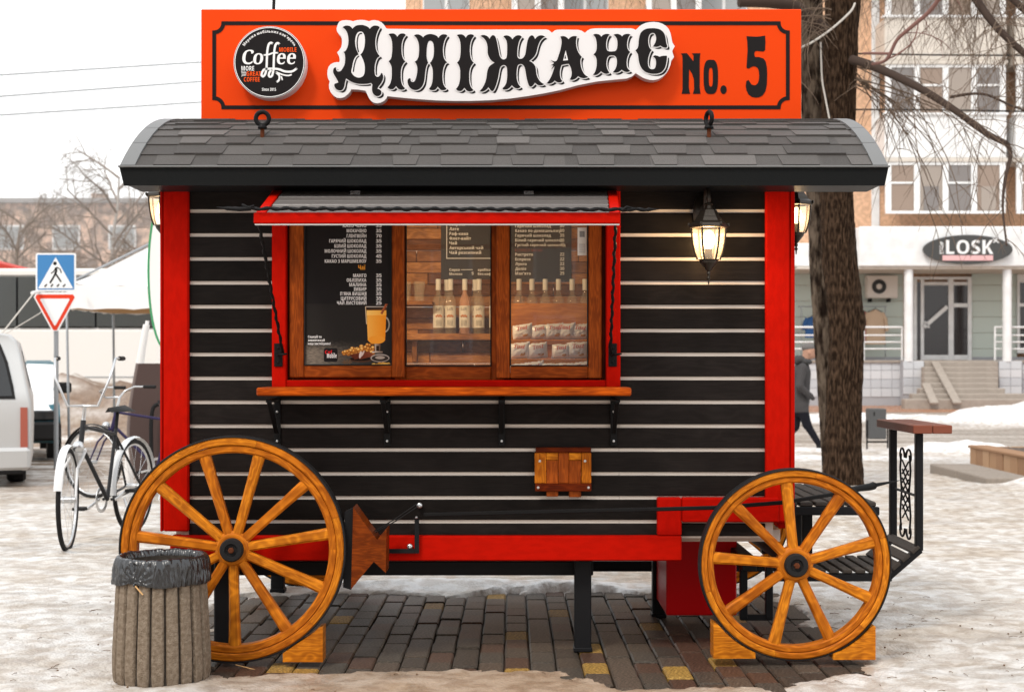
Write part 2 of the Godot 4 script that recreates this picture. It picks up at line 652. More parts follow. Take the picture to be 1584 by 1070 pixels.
func build_wagon() -> void:
	var w := thing("coffee_wagon", "black and red wooden coffee wagon with orange cart wheels and shingled roof", "kiosk")
	var zb := -0.012        # face of the siding
	# corner posts and side posts
	fb("corner_post", 251.6, 284, 291, 822, 5.79, 0.06, M.red, w, 0.006)
	fb("corner_trim", 247, 284, 250.8, 822, 5.793, 0.06, M.red2, w, 0.003)
	fb("corner_post", 1185, 284, 1222.6, 808, 5.79, 0.06, M.red, w, 0.006)
	fb("corner_trim", 1223.4, 284, 1230, 808, 5.793, 0.06, M.red2, w, 0.003)
	for s in [0, 1]:
		var x := -1.409 if s == 0 else 1.127
		bx("corner_post", Vector3(x, 1.22, -1.60), Vector3(0.06, 1.44, 0.10), M.red, w, 0.006)
		bx("corner_post", Vector3(x, 1.22, -0.105), Vector3(0.062, 1.436, 0.11), M.red2, w, 0.006)
	# backing with the opening for the window, white where the boards leave gaps
	var backing := part("wall_backing", w)
	fb("backing_panel", 280, 284, 422, 832, 5.8205, 0.03, M.gap, backing, 0)
	fb("backing_panel", 958, 284, 1196, 832, 5.8205, 0.03, M.gap, backing, 0)
	fb("backing_panel", 422.4, 592, 957.6, 832, 5.8205, 0.03, M.gap, backing, 0)
	# siding boards
	var rows := []
	rows.append([280.0, 323.5])
	for k in 14:
		rows.append([329.2 + 36.95 * k, 324.0 + 36.95 * (k + 1) - 0.4])
	rows[14][1] = 829.0
	for k in rows.size():
		var r: Array = rows[k]
		var m: Material = M.siding[rng.randi() % 3]
		if r[1] < 588:
			fb("siding_board", 291.5, r[0], 421, r[1], 5.812, 0.022, m, w, 0.003)
			fb("siding_board", 959, r[0], 1184.5, r[1], 5.812, 0.022, M.siding[rng.randi() % 3], w, 0.003)
		else:
			fb("siding_board", 291.5, r[0], 1184.5, r[1], 5.812, 0.022, m, w, 0.003)
	# red beams along the bottom
	fb("bottom_beam", 262, 829, 1055, 867.5, 5.775, 0.07, M.red, w, 0.005)
	fb("beam_block", 1017.5, 770, 1055, 828.6, 5.775, 0.07, M.red2, w, 0.005)
	fb("bottom_beam", 1055.4, 770, 1206, 808, 5.778, 0.066, M.red2, w, 0.005)
	# the other three walls, the floor
	for s in [0, 1]:
		var x := -1.405 if s == 0 else 1.123
		for k in 14:
			bx("side_board", Vector3(x, 0.545 + 0.0974 * k, -0.855), Vector3(0.03, 0.0835, 1.40), M.siding[k % 3], w, 0.003)
		bx("side_backing", Vector3(x + (0.02 if s == 0 else -0.02), 1.2, -0.85), Vector3(0.012, 1.44, 1.42), M.gap, w, 0)
		var gab := MB.new()
		gab.xf = Transform3D(Basis(Vector3.UP, PI / 2), Vector3(x - 0.015, 0, 0))
		var arc := PackedVector2Array()
		for k in 17:
			var p := roof_at(0, lerpf(-RA * 0.80, RA * 0.80, k / 16.0), -0.03)
			arc.append(Vector2(-p.z, p.y))
		arc.append(Vector2(-roof_at(0, RA * 0.8).z, 1.88))
		arc.append(Vector2(-roof_at(0, -RA * 0.8).z, 1.88))
		gab.extrude(arc, 0.03, true)
		ob("gable_wall", gab, M.siding[1], w)
	for k in 15:
		bx("back_board", Vector3(-0.14, 0.54 + 0.0974 * k, -1.62), Vector3(2.46, 0.0835, 0.022), M.siding[k % 3], w, 0.003)
	bx("floor_panel", Vector3(-0.14, 0.47, -0.83), Vector3(2.5, 0.05, 1.5), M.gap, w, 0)
	# chassis
	fb("chassis_beam", 318, 868, 918, 890, 5.95, 0.06, M.black, w)
	fb("chassis_beam", 318, 868, 1240, 884, 7.25, 0.06, M.black, w)
	for x in [-1.0, -0.2, 0.31, 1.0]:
		bx("cross_beam", Vector3(x, 0.335, -0.83), Vector3(0.06, 0.06, 1.3), M.black, w)
	for q in [[330, 357, 5.86, 1010.0], [889, 915, 5.86, 1008.0], [418, 438, 7.42, 917.0], [1010, 1030, 6.72, 955.0]]:
		fb("support_leg", q[0], 866, q[1], q[3], q[2], 0.066, M.black, w, 0.006)
		fb("foot_plate", q[0] - 1.5, q[3] - 6, q[1] + 1.5, q[3] + 1, q[2] - 0.006, 0.08, M.black, w, 0.004)
	fb("battery_box", 1031, 806, 1140, 952, 6.3, 0.5, M.redbox, w, 0.006)
	# wheels
	wheel(w, P(361, 848.5, 5.6), 0.4455, 11, deg_to_rad(9))
	wheel(w, P(1229, 872, 5.6), 0.3767, 9, deg_to_rad(15.6))
	var back1 := wheel(w, P(361, 848.5, 5.6), 0.4455, 11, deg_to_rad(20))
	back1.position.z = -1.83
	back1.position.y -= 0.028
	var back2 := wheel(w, P(1229, 872, 5.6), 0.3767, 9, deg_to_rad(2))
	back2.position.z = -1.83
	back2.position.y -= 0.028
	for q in [[-1.097, 0.44], [1.113, 0.385]]:
		var mb := MB.new()
		mb.tube([Vector3(q[0], q[1], 0.19), Vector3(q[0], q[1] - 0.02, -1.82)], 0.022, -1, 12)
		ob("axle", mb, M.black, w)
	# brake shoe, its bracket and the long lever
	var brake := part("brake", w)
	slab("brake_shoe", outline([546, 784.5, 562, 807, 583, 835, 597.7, 817.6, 596.5, 886, 578, 868.6, 560.4, 889.6, 542.7, 911.5], 5.58), 0.08, 0.14, M.shoe, brake, true)
	slab("brake_plate", outline([533.5, 791, 546.2, 785, 543, 911.5, 531, 908], 5.61), 0.15, 0.05, M.black, brake, true)
	fb("bracket_bar", 641, 801, 648, 856, 5.755, 0.008, M.black, brake, 0.001)
	fb("bracket_bar", 588, 849, 640.8, 856, 5.755, 0.008, M.black, brake, 0.001)
	fb("bracket_arm", 588, 849, 594, 856, 5.66, 0.09, M.black, brake, 0.001)
	for q in [[649, 781.5, 4.6, 5.80], [644, 800, 2.2, 5.75], [634, 845, 4.6, 5.77]]:
		var mb := MB.new()
		var p := P(q[0], q[1], q[3])
		mb.xf = Transform3D(TURN, p)
		var rr: float = q[2] * q[3] / F
		mb.lathe([Vector2(rr, 0), Vector2(rr, 0.006), Vector2(rr * 0.8, 0.01), Vector2(rr * 0.3, 0.012), Vector2(0, 0.009)], 16, true)
		ob("bolt", mb, M.steel, brake)
	for o in [0.0, 5.0]:
		var mb := MB.new()
		mb.tube([P(576 + o, 823, 5.66), P(610 + o * 0.6, 803 + o * 0.4, 5.72), P(645, 779 + o, 5.78)], 0.0025, -1, 5)
		ob("cable", mb, M.rubber, brake)
	var lev := MB.new()
	var lp := [P(655, 796, 5.74), P(900, 790, 5.72), P(1000, 788, 5.70), P(1110, 785, 5.69), P(1212, 777, 5.70), P(1290, 764, 5.80)]
	for i in 5:
		lev.beam(lp[i], lp[i + 1] + (lp[i + 1] - lp[i]) * 0.01, 0.012, 0.016, 0.003)
	ob("lever", lev, M.iron, brake)
	lev = MB.new()
	lev.tube([P(1288, 764.5, 5.80), P(1330, 755, 5.86), P(1345, 753, 5.88), P(1352, 751, 5.89)], 0.012, 0.017, 8)
	lev.tube([P(1352, 751, 5.89), P(1356, 750, 5.9), P(1394, 742.5, 5.95)], 0.016, 0.001, 8)
	ob("lever_tip", lev, M.iron, brake)
	# small plank shutter
	var sh := part("hatch", w)
	fb("rail", 828.5, 692, 914.5, 700, 5.785, 0.02, M.darkwood, sh, 0.002)
	for q in [[827, 700.4, 844.8, 747.7, 0], [845.2, 712, 863.5, 768, 2], [844.9, 700.4, 863.5, 711.6, 1], [863.9, 700.4, 879.8, 747.7, 2], [880.2, 712, 899, 769, 2], [880.1, 700.4, 899.4, 711.6, 1], [899.8, 700.4, 914.8, 747.7, 0]]:
		fb("plank", q[0], q[1], q[2], q[3], 5.787 + 0.003 * (q[4] % 2), 0.02, [M.oak2, M.oak, M.brown][q[4]], sh, 0.002)
	fb("rail", 827.8, 747.9, 914.8, 760, 5.77, 0.017, M.darkwood, sh, 0.002)
	for q in [[835, 713], [905, 713], [832.5, 754], [910.5, 754]]:
		var mb := MB.new()
		mb.xf = Transform3D(TURN, P(q[0], q[1], 5.77 if q[1] > 740 else 5.787))
		mb.lathe([Vector2(0.006, 0), Vector2(0.005, 0.002), Vector2(0, 0.003)], 10)
		ob("screw", mb, M.steel, sh)
	build_window(w)
	build_awning(w)
	build_shelf(w)
	build_roof(w)
	build_platform(w)

func build_window(w: Node3D) -> void:
	var f := part("window_frame", w)
	fb("red_jamb", 420, 284, 442, 600, 5.772, 0.06, M.red, f, 0.004)
	fb("red_jamb", 938, 284, 960, 600, 5.772, 0.06, M.red, f, 0.004)
	fb("red_sill", 442.3, 588, 937.7, 599, 5.775, 0.06, M.red2, f, 0.004)
	fb("red_head", 442.3, 284, 937.7, 300, 5.775, 0.06, M.red2, f, 0.004)
	fb("frame_jamb", 442.3, 300.4, 452, 587.6, 5.83, 0.10, M.darkwood, f, 0.003)
	fb("frame_jamb", 929, 300.4, 937.7, 587.6, 5.83, 0.10, M.darkwood, f, 0.003)
	fb("frame_rail", 452.3, 577, 928.7, 587.6, 5.86, 0.07, M.darkwood, f, 0.003)
	fb("frame_rail", 452.3, 300.4, 928.7, 312, 5.83, 0.10, M.darkwood, f, 0.003)
	# three sashes: left and right in front, the middle one behind
	for q in [[447, 624.5, 470, 605.5, 584, 565, 5.80], [611, 780, 627, 760, 588, 566.5, 5.845], [768, 931, 789, 910, 585, 566, 5.80]]:
		var s := part("window_sash", w)
		var d: float = q[6]
		fb("stile", q[0], 306, q[2], q[4], d, 0.034, M.brown, s, 0.004)
		fb("stile", q[3], 306, q[1], q[4], d, 0.034, M.brown, s, 0.004)
		fb("rail", q[2] + 0.2, q[5], q[3] - 0.2, q[4], d + 0.0006, 0.032, M.brown, s, 0.004)
		fb("rail", q[2] + 0.2, 306, q[3] - 0.2, 326, d + 0.0006, 0.032, M.brown, s, 0.004)
		fb("gasket", q[2], 326, q[2] + 1.6, q[5], d - 0.0015, 0.02, M.rubber, s, 0)
		fb("gasket", q[3] - 1.6, 326, q[3], q[5], d - 0.0015, 0.02, M.rubber, s, 0)
		fb("gasket", q[2], q[5] - 1.6, q[3], q[5] + 0.2, d - 0.0012, 0.02, M.rubber, s, 0)
		var a := P(q[2] - 1, q[5] + 1, d + 0.012)
		var b := P(q[3] + 1, 322, d + 0.012)
		var g := MB.new()
		g.poly([a, Vector3(b.x, a.y, a.z), b, Vector3(a.x, b.y, a.z)])
		ob("pane", g, M.clear, s)

func build_awning(w: Node3D) -> void:
	var a := part("awning", w)
	# hinged at the wall, its front edge held out; four corners
	var bl := Vector3(-0.966, 1.875, 0.012)
	var br := Vector3(0.425, 1.875, 0.012)
	var fl := P(394.5, 338, 5.27)
	var fr := P(958.5, 338, 5.27)
	fl.x = maxf(fl.x, bl.x)
	var n := (fr - fl).cross(bl - fl).normalized()
	var up := n * 0.018
	var c := func(u, v): return bl.lerp(br, u).lerp(fl.lerp(fr, u), v)
	var mb := MB.new()
	var dirv := (fl - bl).normalized()
	for s in [0, 1]:
		var o := 0.017 if s == 0 else -0.017
		var p: Vector3 = c.call(float(s), 0.0) + Vector3(o, 0, 0)
		var q: Vector3 = c.call(float(s), 1.0) + Vector3(o, 0, 0)
		mb = MB.new()
		mb.beam(p, q, 0.036, 0.04, 0.003, n)
		ob("side_bar", mb, M.red, a)
	mb = MB.new()
	mb.box((fl + fr) / 2 + Vector3(0, 0.0, 0.014), Vector3(fr.x - fl.x + 0.003, 0.0405, 0.028), 0.003)
	ob("front_bar", mb, M.red, a)
	mb = MB.new()
	mb.box((fl + fr) / 2 + Vector3(0, -0.0235, 0.016), Vector3(fr.x - fl.x - 0.004, 0.005, 0.012), 0.001)
	ob("light_strip", mb, M.white, a)
	for k in 6:
		mb = MB.new()
		mb.uo = Vector2(rng.randf(), rng.randf())
		var v0 := 0.03 + k * 0.158
		var p: Vector3 = c.call(0.027, v0 + 0.075)
		var q: Vector3 = c.call(0.973, v0 + 0.075)
		mb.beam(p + up * (0.4 + 0.12 * (k % 2)), q + up * (0.4 + 0.12 * (k % 2)), 0.078, 0.018, 0.006, n)
		ob("awning_board", mb, M.awning, a)
	mb = MB.new()
	mb.poly([c.call(0.02, 0.02) - up * 0.3, c.call(0.98, 0.02) - up * 0.3, c.call(0.98, 0.98) - up * 0.3, c.call(0.02, 0.98) - up * 0.3])
	ob("lining", mb, M.gap, a)
	# clear hinge guards
	for px in [549, 818]:
		mb = MB.new()
		mb.box(P(px, 300, 5.66), Vector3(0.04, 0.035, 0.004), 0.001, Basis(Vector3.RIGHT, -0.7))
		ob("clear_guard", mb, glass(Color(0.9, 0.9, 0.9), 0.25, 0.1), a)
	# twisted forged rod across the front, with pointed ends, and its two stays
	var rod := MB.new()
	var pts := []
	var d0 := 5.235
	for i in 161:
		pts.append(P(lerpf(352, 1003, i / 160.0), lerpf(322.5, 324, i / 160.0), d0) + Vector3(0, 0.002 * sin(i * 0.9), 0.002 * cos(i * 0.9)))
	rod.tube(pts, 0.0075, -1, 4, false, 0.45)
	rod.tube([P(352, 322.5, d0), P(346, 322, d0), P(334, 320, d0)], 0.009, 0.001, 6)
	rod.tube([P(1003, 324, d0), P(1009, 324, d0), P(1021, 323.5, d0)], 0.009, 0.001, 6)
	rod.tube([P(374, 317, d0), P(384, 321, d0 - 0.005), P(393, 318, d0)], 0.007, 0.004, 6)
	rod.tube([P(962, 326, d0), P(970, 320, d0 - 0.005), P(978, 322, d0)], 0.007, 0.004, 6)
	rod.tube([P(352, 322.5, d0), P(370, 323.5, d0 - 0.004), P(388, 322, d0)], 0.008, 0.01, 6)
	ob("twisted_rod", rod, M.iron, a)
	for q in [[397, 352, 437, 546, 0], [953, 354, 944, 548, 1]]:
		var st := MB.new()
		pts = []
		var p0 := P(q[0], q[1] - 22, 5.26)
		var p1 := P(q[2], q[3], 5.74)
		for i in 61:
			pts.append(p0.lerp(p1, i / 60.0) + Vector3(0.002 * sin(i * 1.1), 0, 0.002 * cos(i * 1.1)))
		st.tube(pts, 0.0068, -1, 4, false, 0.5)
		ob("stay_rod", st, M.iron, a)
		var hx: float = 430.0 if q[4] == 0 else 948.0
		fb("stay_plate", hx - 6.5, 531, hx + 6.5, 567, 5.765, 0.008, M.iron, a, 0.002)
		var hk := MB.new()
		hk.tube([P(hx, 549, 5.76), P(hx + 2, 548, 5.72), P(hx + 8, 548, 5.71), P(hx + 13, 547, 5.72)], 0.006, 0.004, 8)
		for y in [538, 560]:
			hk.xf = Transform3D(TURN, P(hx, y, 5.765))
			hk.lathe([Vector2(0.006, 0), Vector2(0.004, 0.004), Vector2(0, 0.005)], 8)
		ob("stay_hook", hk, M.iron, a)

func build_shelf(w: Node3D) -> void:
	fb("counter_shelf", 396, 599.5, 977, 612, 5.56, 0.21, M.shelf, w, 0.005)
	for px in [427, 598, 776, 950]:
		var b := part("shelf_bracket", w)
		var x := P(px, 0, 5.78).x
		bx("wall_plate", Vector3(x, 0.945, -0.006), Vector3(0.026, 0.20, 0.012), M.iron, b, 0.002)
		bx("top_arm", Vector3(x, 1.034, 0.10), Vector3(0.024, 0.012, 0.2), M.iron, b, 0.002)
		var mb := MB.new()
		mb.beam(Vector3(x, 1.03, 0.19), Vector3(x, 0.90, 0.012), 0.018, 0.012, 0.002)
		ob("strut", mb, M.iron, b)
		for y in [0.865, 0.905, 0.985]:
			mb = MB.new()
			mb.xf = Transform3D(TURN, Vector3(x, y, 0.0))
			mb.lathe([Vector2(0.006, 0), Vector2(0.0045, 0.004), Vector2(0, 0.005)], 8)
			ob("screw", mb, M.steel, b)

func build_roof(w: Node3D) -> void:
	var r := part("roof", w)
	var x0 := -1.54
	var x1 := 1.477
	var outer := []
	for k in 25:
		var a := lerpf(-RA, RA, k / 24.0)
		outer.append([roof_at(x0, a, -0.012), roof_at(x1, a, -0.012)])
	var mb := MB.new()
	mb.sheet(outer, true)
	var inner := []
	for k in 25:
		var a := lerpf(-RA, RA, k / 24.0)
		inner.append([roof_at(x0, a, -0.04), roof_at(x1, a, -0.04)])
	mb.sheet(inner)
	ob("roof_deck", mb, M.shingle[0], r)
	# front and rear fascia with a lip
	for s in [1.0, -1.0]:
		var e := roof_at(0, RA * s)
		var zf: float = e.z + 0.004 * s
		mb = MB.new()
		var pl := PackedVector2Array([Vector2(x0 - 0.004, e.y + 0.004), Vector2(x1 + 0.004, e.y + 0.004), Vector2(x1 - 0.012, e.y - 0.071), Vector2(x0 + 0.014, e.y - 0.071)])
		mb.extrude(pl, 0.012, true)
		var o := ob("fascia", mb, M.fascia, r)
		o.position.z = zf - (0.0 if s > 0 else 0.012)
		mb = MB.new()
		mb.box(Vector3((x0 + x1) / 2, e.y + 0.0035, zf + 0.009 * s), Vector3(x1 - x0 + 0.014, 0.007, 0.030), 0.002)
		ob("drip_edge", mb, M.verge, r)
		mb = MB.new()
		mb.box(Vector3((x0 + x1) / 2, e.y - 0.066, zf - 0.10 * s), Vector3(x1 - x0 - 0.06, 0.01, 0.20), 0)
		ob("soffit", mb, M.black, r)
	# verge trims: bent metal strips in short lengths
	for s in [0, 1]:
		for k in 10:
			mb = MB.new()
			var a0 := lerpf(-RA, RA, k / 10.0)
			var a1 := lerpf(-RA, RA, (k + 1) / 10.0) - 0.002
			var xa := x0 - 0.004 if s == 0 else x1 - 0.054
			var xb := xa + 0.058
			var top := []
			for j in 5:
				var a := lerpf(a0, a1, j / 4.0)
				top.append([roof_at(xa, a, 0.012), roof_at(xb, a, 0.012)])
			mb.sheet(top, true)
			var ex := xa if s == 0 else xb
			var edge := []
			for j in 5:
				var a := lerpf(a0, a1, j / 4.0)
				edge.append([roof_at(ex, a, -0.07), roof_at(ex, a, 0.012)])
			mb.sheet(edge, s == 1)
			var ix2 := xb if s == 0 else xa
			edge = []
			for j in 5:
				var a := lerpf(a0, a1, j / 4.0)
				edge.append([roof_at(ix2, a, 0.0), roof_at(ix2, a, 0.012)])
			mb.sheet(edge, s == 0)
			ob("verge_trim", mb, M.verge, r)
	# courses of laminated shingles, tabs of random width over longer strips
	var step := 0.062
	for k in 11:
		var a1 := RA - step * k - (0.0 if k else 0.003)
		var a0 := a1 - step - 0.012
		var x := x0 + 0.05
		var off := fmod(k * 0.37, 1.0) * 0.33
		var first := true
		while x < x1 - 0.055:
			var wd := 0.34 - (off if first else 0.0)
			first = false
			var e := minf(x + maxf(wd, 0.1), x1 - 0.052)
			shingle(r, x, e, a0, a1, 0.008, M.shingle[rng.randi() % 3])
			x = e
		x = x0 + 0.05 + rng.randf_range(0.02, 0.14)
		while x < x1 - 0.13:
			var wd := rng.randf_range(0.09, 0.27)
			var e := minf(x + wd, x1 - 0.056)
			shingle(r, x, e, a0 + 0.006, a1 - 0.0015, 0.0125, M.shingle[rng.randi() % 6], rng.randf_range(0.003, 0.012))
			x = e + rng.randf_range(0.06, 0.16)
	# lifting eyes
	for q in [[405.5, 0.0], [1097.0, 1.25]]:
		var p := roof_at(0, deg_to_rad(25.6))
		p.x = (q[0] - 792.0) * (CZ - p.z) / F
		var eye := part("lifting_eye", r, p)
		mb = MB.new()
		mb.tube([Vector3(0, -0.02, 0), Vector3(0, 0.043, 0)], 0.0085, -1, 10)
		ob("bolt_shaft", mb, M.rust, eye)
		mb = MB.new()
		mb.lathe([Vector2(0, 0.036), Vector2(0.018, 0.036), Vector2(0.02, 0.042), Vector2(0.015, 0.052), Vector2(0.0, 0.052)], 16)
		var ring := []
		for i in 28:
			var an := TAU * i / 28
			ring.append(Vector3(0.027 * cos(an) * cos(q[1]), 0.079 + 0.027 * sin(an), 0.027 * cos(an) * sin(q[1])))
		mb.tube(ring, 0.0095, -1, 10, true)
		ob("eye_ring", mb, M.iron, eye)

func build_platform(w: Node3D) -> void:
	var p := part("driver_platform", w)
	var za := CZ - 6.2
	var zc := CZ - 6.62
	# table board on two posts
	for s in [0, 1]:
		var o := bx("table_board", Vector3(1.776 + s * 0.0855, 0.895, CZ - 6.45), Vector3(0.083, 0.036, 0.62), M.table, p, 0.003)
	for z in [za, zc]:
		bx("post", Vector3(1.775, 0.62, z), Vector3(0.032, 0.51, 0.032), M.black, p, 0.003)
		var mb := MB.new()
		mb.beam(Vector3(1.779, 0.372, z), Vector3(1.64, 0.252, z), 0.03, 0.034, 0.003)
		mb.beam(Vector3(1.655, 0.249, z), Vector3(1.12, 0.249, z), 0.03, 0.034, 0.003)
		ob("side_rail", mb, M.black, p)
	for k in 6:
		bx("foot_slat", Vector3(1.345 + k * 0.0575, 0.276, (za + zc) / 2), Vector3(0.042, 0.016, 0.46), M.slat, p, 0.003)
	for k in 3:
		var mb := MB.new()
		var c := Vector3(1.672 + k * 0.042, 0.298 + k * 0.036, (za + zc) / 2)
		mb.box(c, Vector3(0.043, 0.016, 0.46), 0.003, Basis(Vector3.BACK, 0.71))
		ob("foot_slat", mb, M.slat, p)
	# seat
	for k in 6:
		bx("seat_slat", Vector3(1.20 + k * 0.068, 0.574, -0.78), Vector3(0.058, 0.02, 0.92), M.slat, p, 0.004)
	for z in [-0.32, -1.22]:
		bx("seat_rail", Vector3(1.37, 0.546, z), Vector3(0.42, 0.035, 0.03), M.black, p, 0.003)
	for z in [-0.42, -0.52, -1.15]:
		bx("seat_leg", Vector3(1.24 if z != -0.52 else 1.31, 0.40, z), Vector3(0.045, 0.30, 0.045), M.black, p, 0.003)
	# lower step frame
	for x in [1.0, 1.11]:
		bx("step_frame", Vector3(x, 0.20, -0.34), Vector3(0.032, 0.24, 0.032), M.black, p, 0.003)
	bx("step_frame", Vector3(1.055, 0.085, -0.343), Vector3(0.14, 0.026, 0.03), M.black, p, 0.003)
	bx("step_frame", Vector3(1.055, 0.325, -0.343), Vector3(0.14, 0.03, 0.03), M.black, p, 0.003)
	# wrought iron panel between the posts
	var orn := MB.new()
	var cz := CZ - 6.41
	var g := func(u, v): return Vector3(1.775, v, cz + u)
	for s in [-1.0, 1.0]:
		for k in 6:
			var y: float = 0.48 + k * 0.04
			orn.tube([g.call(-0.05 * s, y), g.call(0.05 * s, y + 0.06)], 0.004, -1, 5)
		for e in [[0.80, -1.0], [0.39, 1.0]]:
			var sc := []
			for i in 26:
				var an := i / 25.0 * 4.6
				var rr := 0.052 * (1.0 - i / 34.0)
				sc.append(g.call(s * (0.062 - rr * cos(an)), e[0] + e[1] * (0.045 + rr * sin(an) * -1.0)))
			orn.tube(sc, 0.0055, 0.004, 5)
		orn.tube([g.call(s * 0.068, 0.42), g.call(s * 0.085, 0.5), g.call(s * 0.06, 0.6), g.call(s * 0.085, 0.7), g.call(s * 0.068, 0.77)], 0.005, -1, 5)
	orn.tube([g.call(-0.17, 0.60), g.call(0.17, 0.60)], 0.006, -1, 6)
	ob("wrought_iron_panel", orn, M.iron, p)

# ---- the sign on the roof
func ribbon(m: MB, pts: Array, w: float, z: float, closed := false, taper := 1.0) -> void:
	var n := pts.size()
	var l := []
	var r := []
	for i in n:
		var a: Vector2 = pts[(i - 1 + n) % n] if closed else pts[maxi(i - 1, 0)]
		var b: Vector2 = pts[(i + 1) % n] if closed else pts[mini(i + 1, n - 1)]
		var p: Vector2 = pts[i]
		var d1 := (p - a).normalized() if p != a else (b - p).normalized()
		var d2 := (b - p).normalized() if b != p else d1
		var nn := (d1 + d2).normalized().orthogonal()
		var k := clampf(1.0 / maxf(nn.dot(d1.orthogonal()), 0.4), 1.0, 1.6)
		var ww := w * 0.5 * k * (1.0 if closed else lerpf(1.0, taper, float(i) / (n - 1)))
		l.append(p + nn * ww)
		r.append(p - nn * ww)
	for i in (n if closed else n - 1):
		var j := (i + 1) % n
		m.facing([Vector3(l[i].x, l[i].y, z), Vector3(r[i].x, r[i].y, z), Vector3(r[j].x, r[j].y, z), Vector3(l[j].x, l[j].y, z)], Vector3.BACK)
	if not closed:
		for e in 2:
			var p: Vector2 = pts[0] if e == 0 else pts[n - 1]
			var q: Vector2 = l[0] if e == 0 else r[n - 1]
			var fan := []
			for i in 9:
				var o := (q - p).rotated(PI * i / 8.0)
				fan.append(Vector3(p.x + o.x, p.y + o.y, z))
			m.facing(fan, Vector3.BACK)

func smooth_path(pts: Array, steps := 6) -> Array:
	var out := []
	for i in pts.size() - 1:
		var p0: Vector2 = pts[maxi(i - 1, 0)]
		var p1: Vector2 = pts[i]
		var p2: Vector2 = pts[i + 1]
		var p3: Vector2 = pts[mini(i + 2, pts.size() - 1)]
		for s in steps:
			out.append(p1.cubic_interpolate(p2, p0, p3, float(s) / steps))
	out.append(pts[pts.size() - 1])
	return out

func path2(pts: Array, d: float, o: Vector2, s: float) -> Array:
	return Array(outline(pts, d, o, s))

func build_sign() -> void:
	var D := 6.38
	var DF := 6.31
	var zf := CZ - D
	var s := thing("shop_sign", "long orange sign board with raised white lettering standing on the wagon roof", "sign")
	fb("board", 310.5, 14, 1240, 188, D, 0.05, M.orange, s, 0.003)
	# supports
	for px in [339, 560, 800, 1010, 1214]:
		var x := P(px, 0, 6.41).x
		bx("support", Vector3(x, 2.262, zf - 0.025), Vector3(0.018, 0.05, 0.03), M.white, s, 0.003)
	# printed frame line with scooped corners
	var path := []
	for q in [[1219, 36, 180.0, 270.0], [1219, 166, 90.0, 180.0], [331, 166, 0.0, 90.0], [331, 36, 270.0, 360.0]]:
		for i in 9:
			var an := deg_to_rad(lerpf(q[2], q[3], i / 8.0))
			path.append(Vector2(q[0] + 14.0 * cos(an), q[1] - 14.0 * sin(an)))
	var wp := []
	for p in path:
		var v := P(p.x, p.y, D)
		wp.append(Vector2(v.x, v.y))
	var m := MB.new()
	ribbon(m, wp, 6.0 * D / F, 0.002, true)
	ob("frame_line", m, M.print_black, s).position.z = zf
	# number
	var o := Vector2(1040, 30)
	var k := 6.69
	m = MB.new()
	m.extrude(outline([90, 352, 150, 350, 165, 365, 220, 435, 222, 375, 205, 352, 292, 350, 288, 375, 285, 420, 285, 700, 293, 770, 215, 770, 228, 720, 225, 620, 205, 560, 175, 515, 172, 700, 185, 770, 98, 770, 108, 720, 108, 420, 105, 375], D, o, k), 0.002)
	var oo := []
	for i in 28:
		var an := TAU * i / 28
		oo.append_array([400 + 75 * signf(cos(an)) * pow(absf(cos(an)), 0.6), 595 + 178 * signf(sin(an)) * pow(absf(sin(an)), 0.75)])
	var inn := []
	for i in 28:
		var an := TAU * i / 28
		inn.append_array([400 + 21 * signf(cos(an)) * pow(absf(cos(an)), 0.7), 598 + 98 * signf(sin(an)) * pow(absf(sin(an)), 0.6)])
	var po := outline(oo, D, o, k)
	var pi := outline(inn, D, o, k)
	for i in 28:
		var j := (i + 1) % 28
		m.facing([Vector3(po[i].x, po[i].y, 0.002), Vector3(po[j].x, po[j].y, 0.002), Vector3(pi[j].x, pi[j].y, 0.002), Vector3(pi[i].x, pi[i].y, 0.002)], Vector3.BACK)
	var dot := []
	for i in 20:
		dot.append_array([532 + 33 * cos(TAU * i / 20), 727 + 45 * sin(TAU * i / 20)])
	m.extrude(outline(dot, D, o, k), 0.002)
	m.extrude(outline([770, 175, 800, 176, 870, 180, 920, 175, 962, 168, 966, 240, 962, 318, 945, 332, 920, 330, 870, 325, 855, 335, 850, 360, 858, 390, 900, 390, 945, 405, 968, 435, 980, 490, 984, 560, 980, 680, 965, 745, 935, 788, 900, 805, 865, 809, 825, 802, 790, 775, 770, 735, 762, 690, 768, 640, 790, 625, 802, 645, 820, 672, 840, 681, 865, 680, 887, 660, 898, 630, 902, 580, 897, 530, 885, 502, 865, 488, 840, 484, 815, 495, 795, 508, 776, 505, 770, 495, 775, 420, 782, 320, 778, 230], D, o, k), 0.002)
	ob("number_lettering", m, M.print_black, s).position.z = zf
	build_name_plate(s, DF)
	build_round_plate(s, DF)

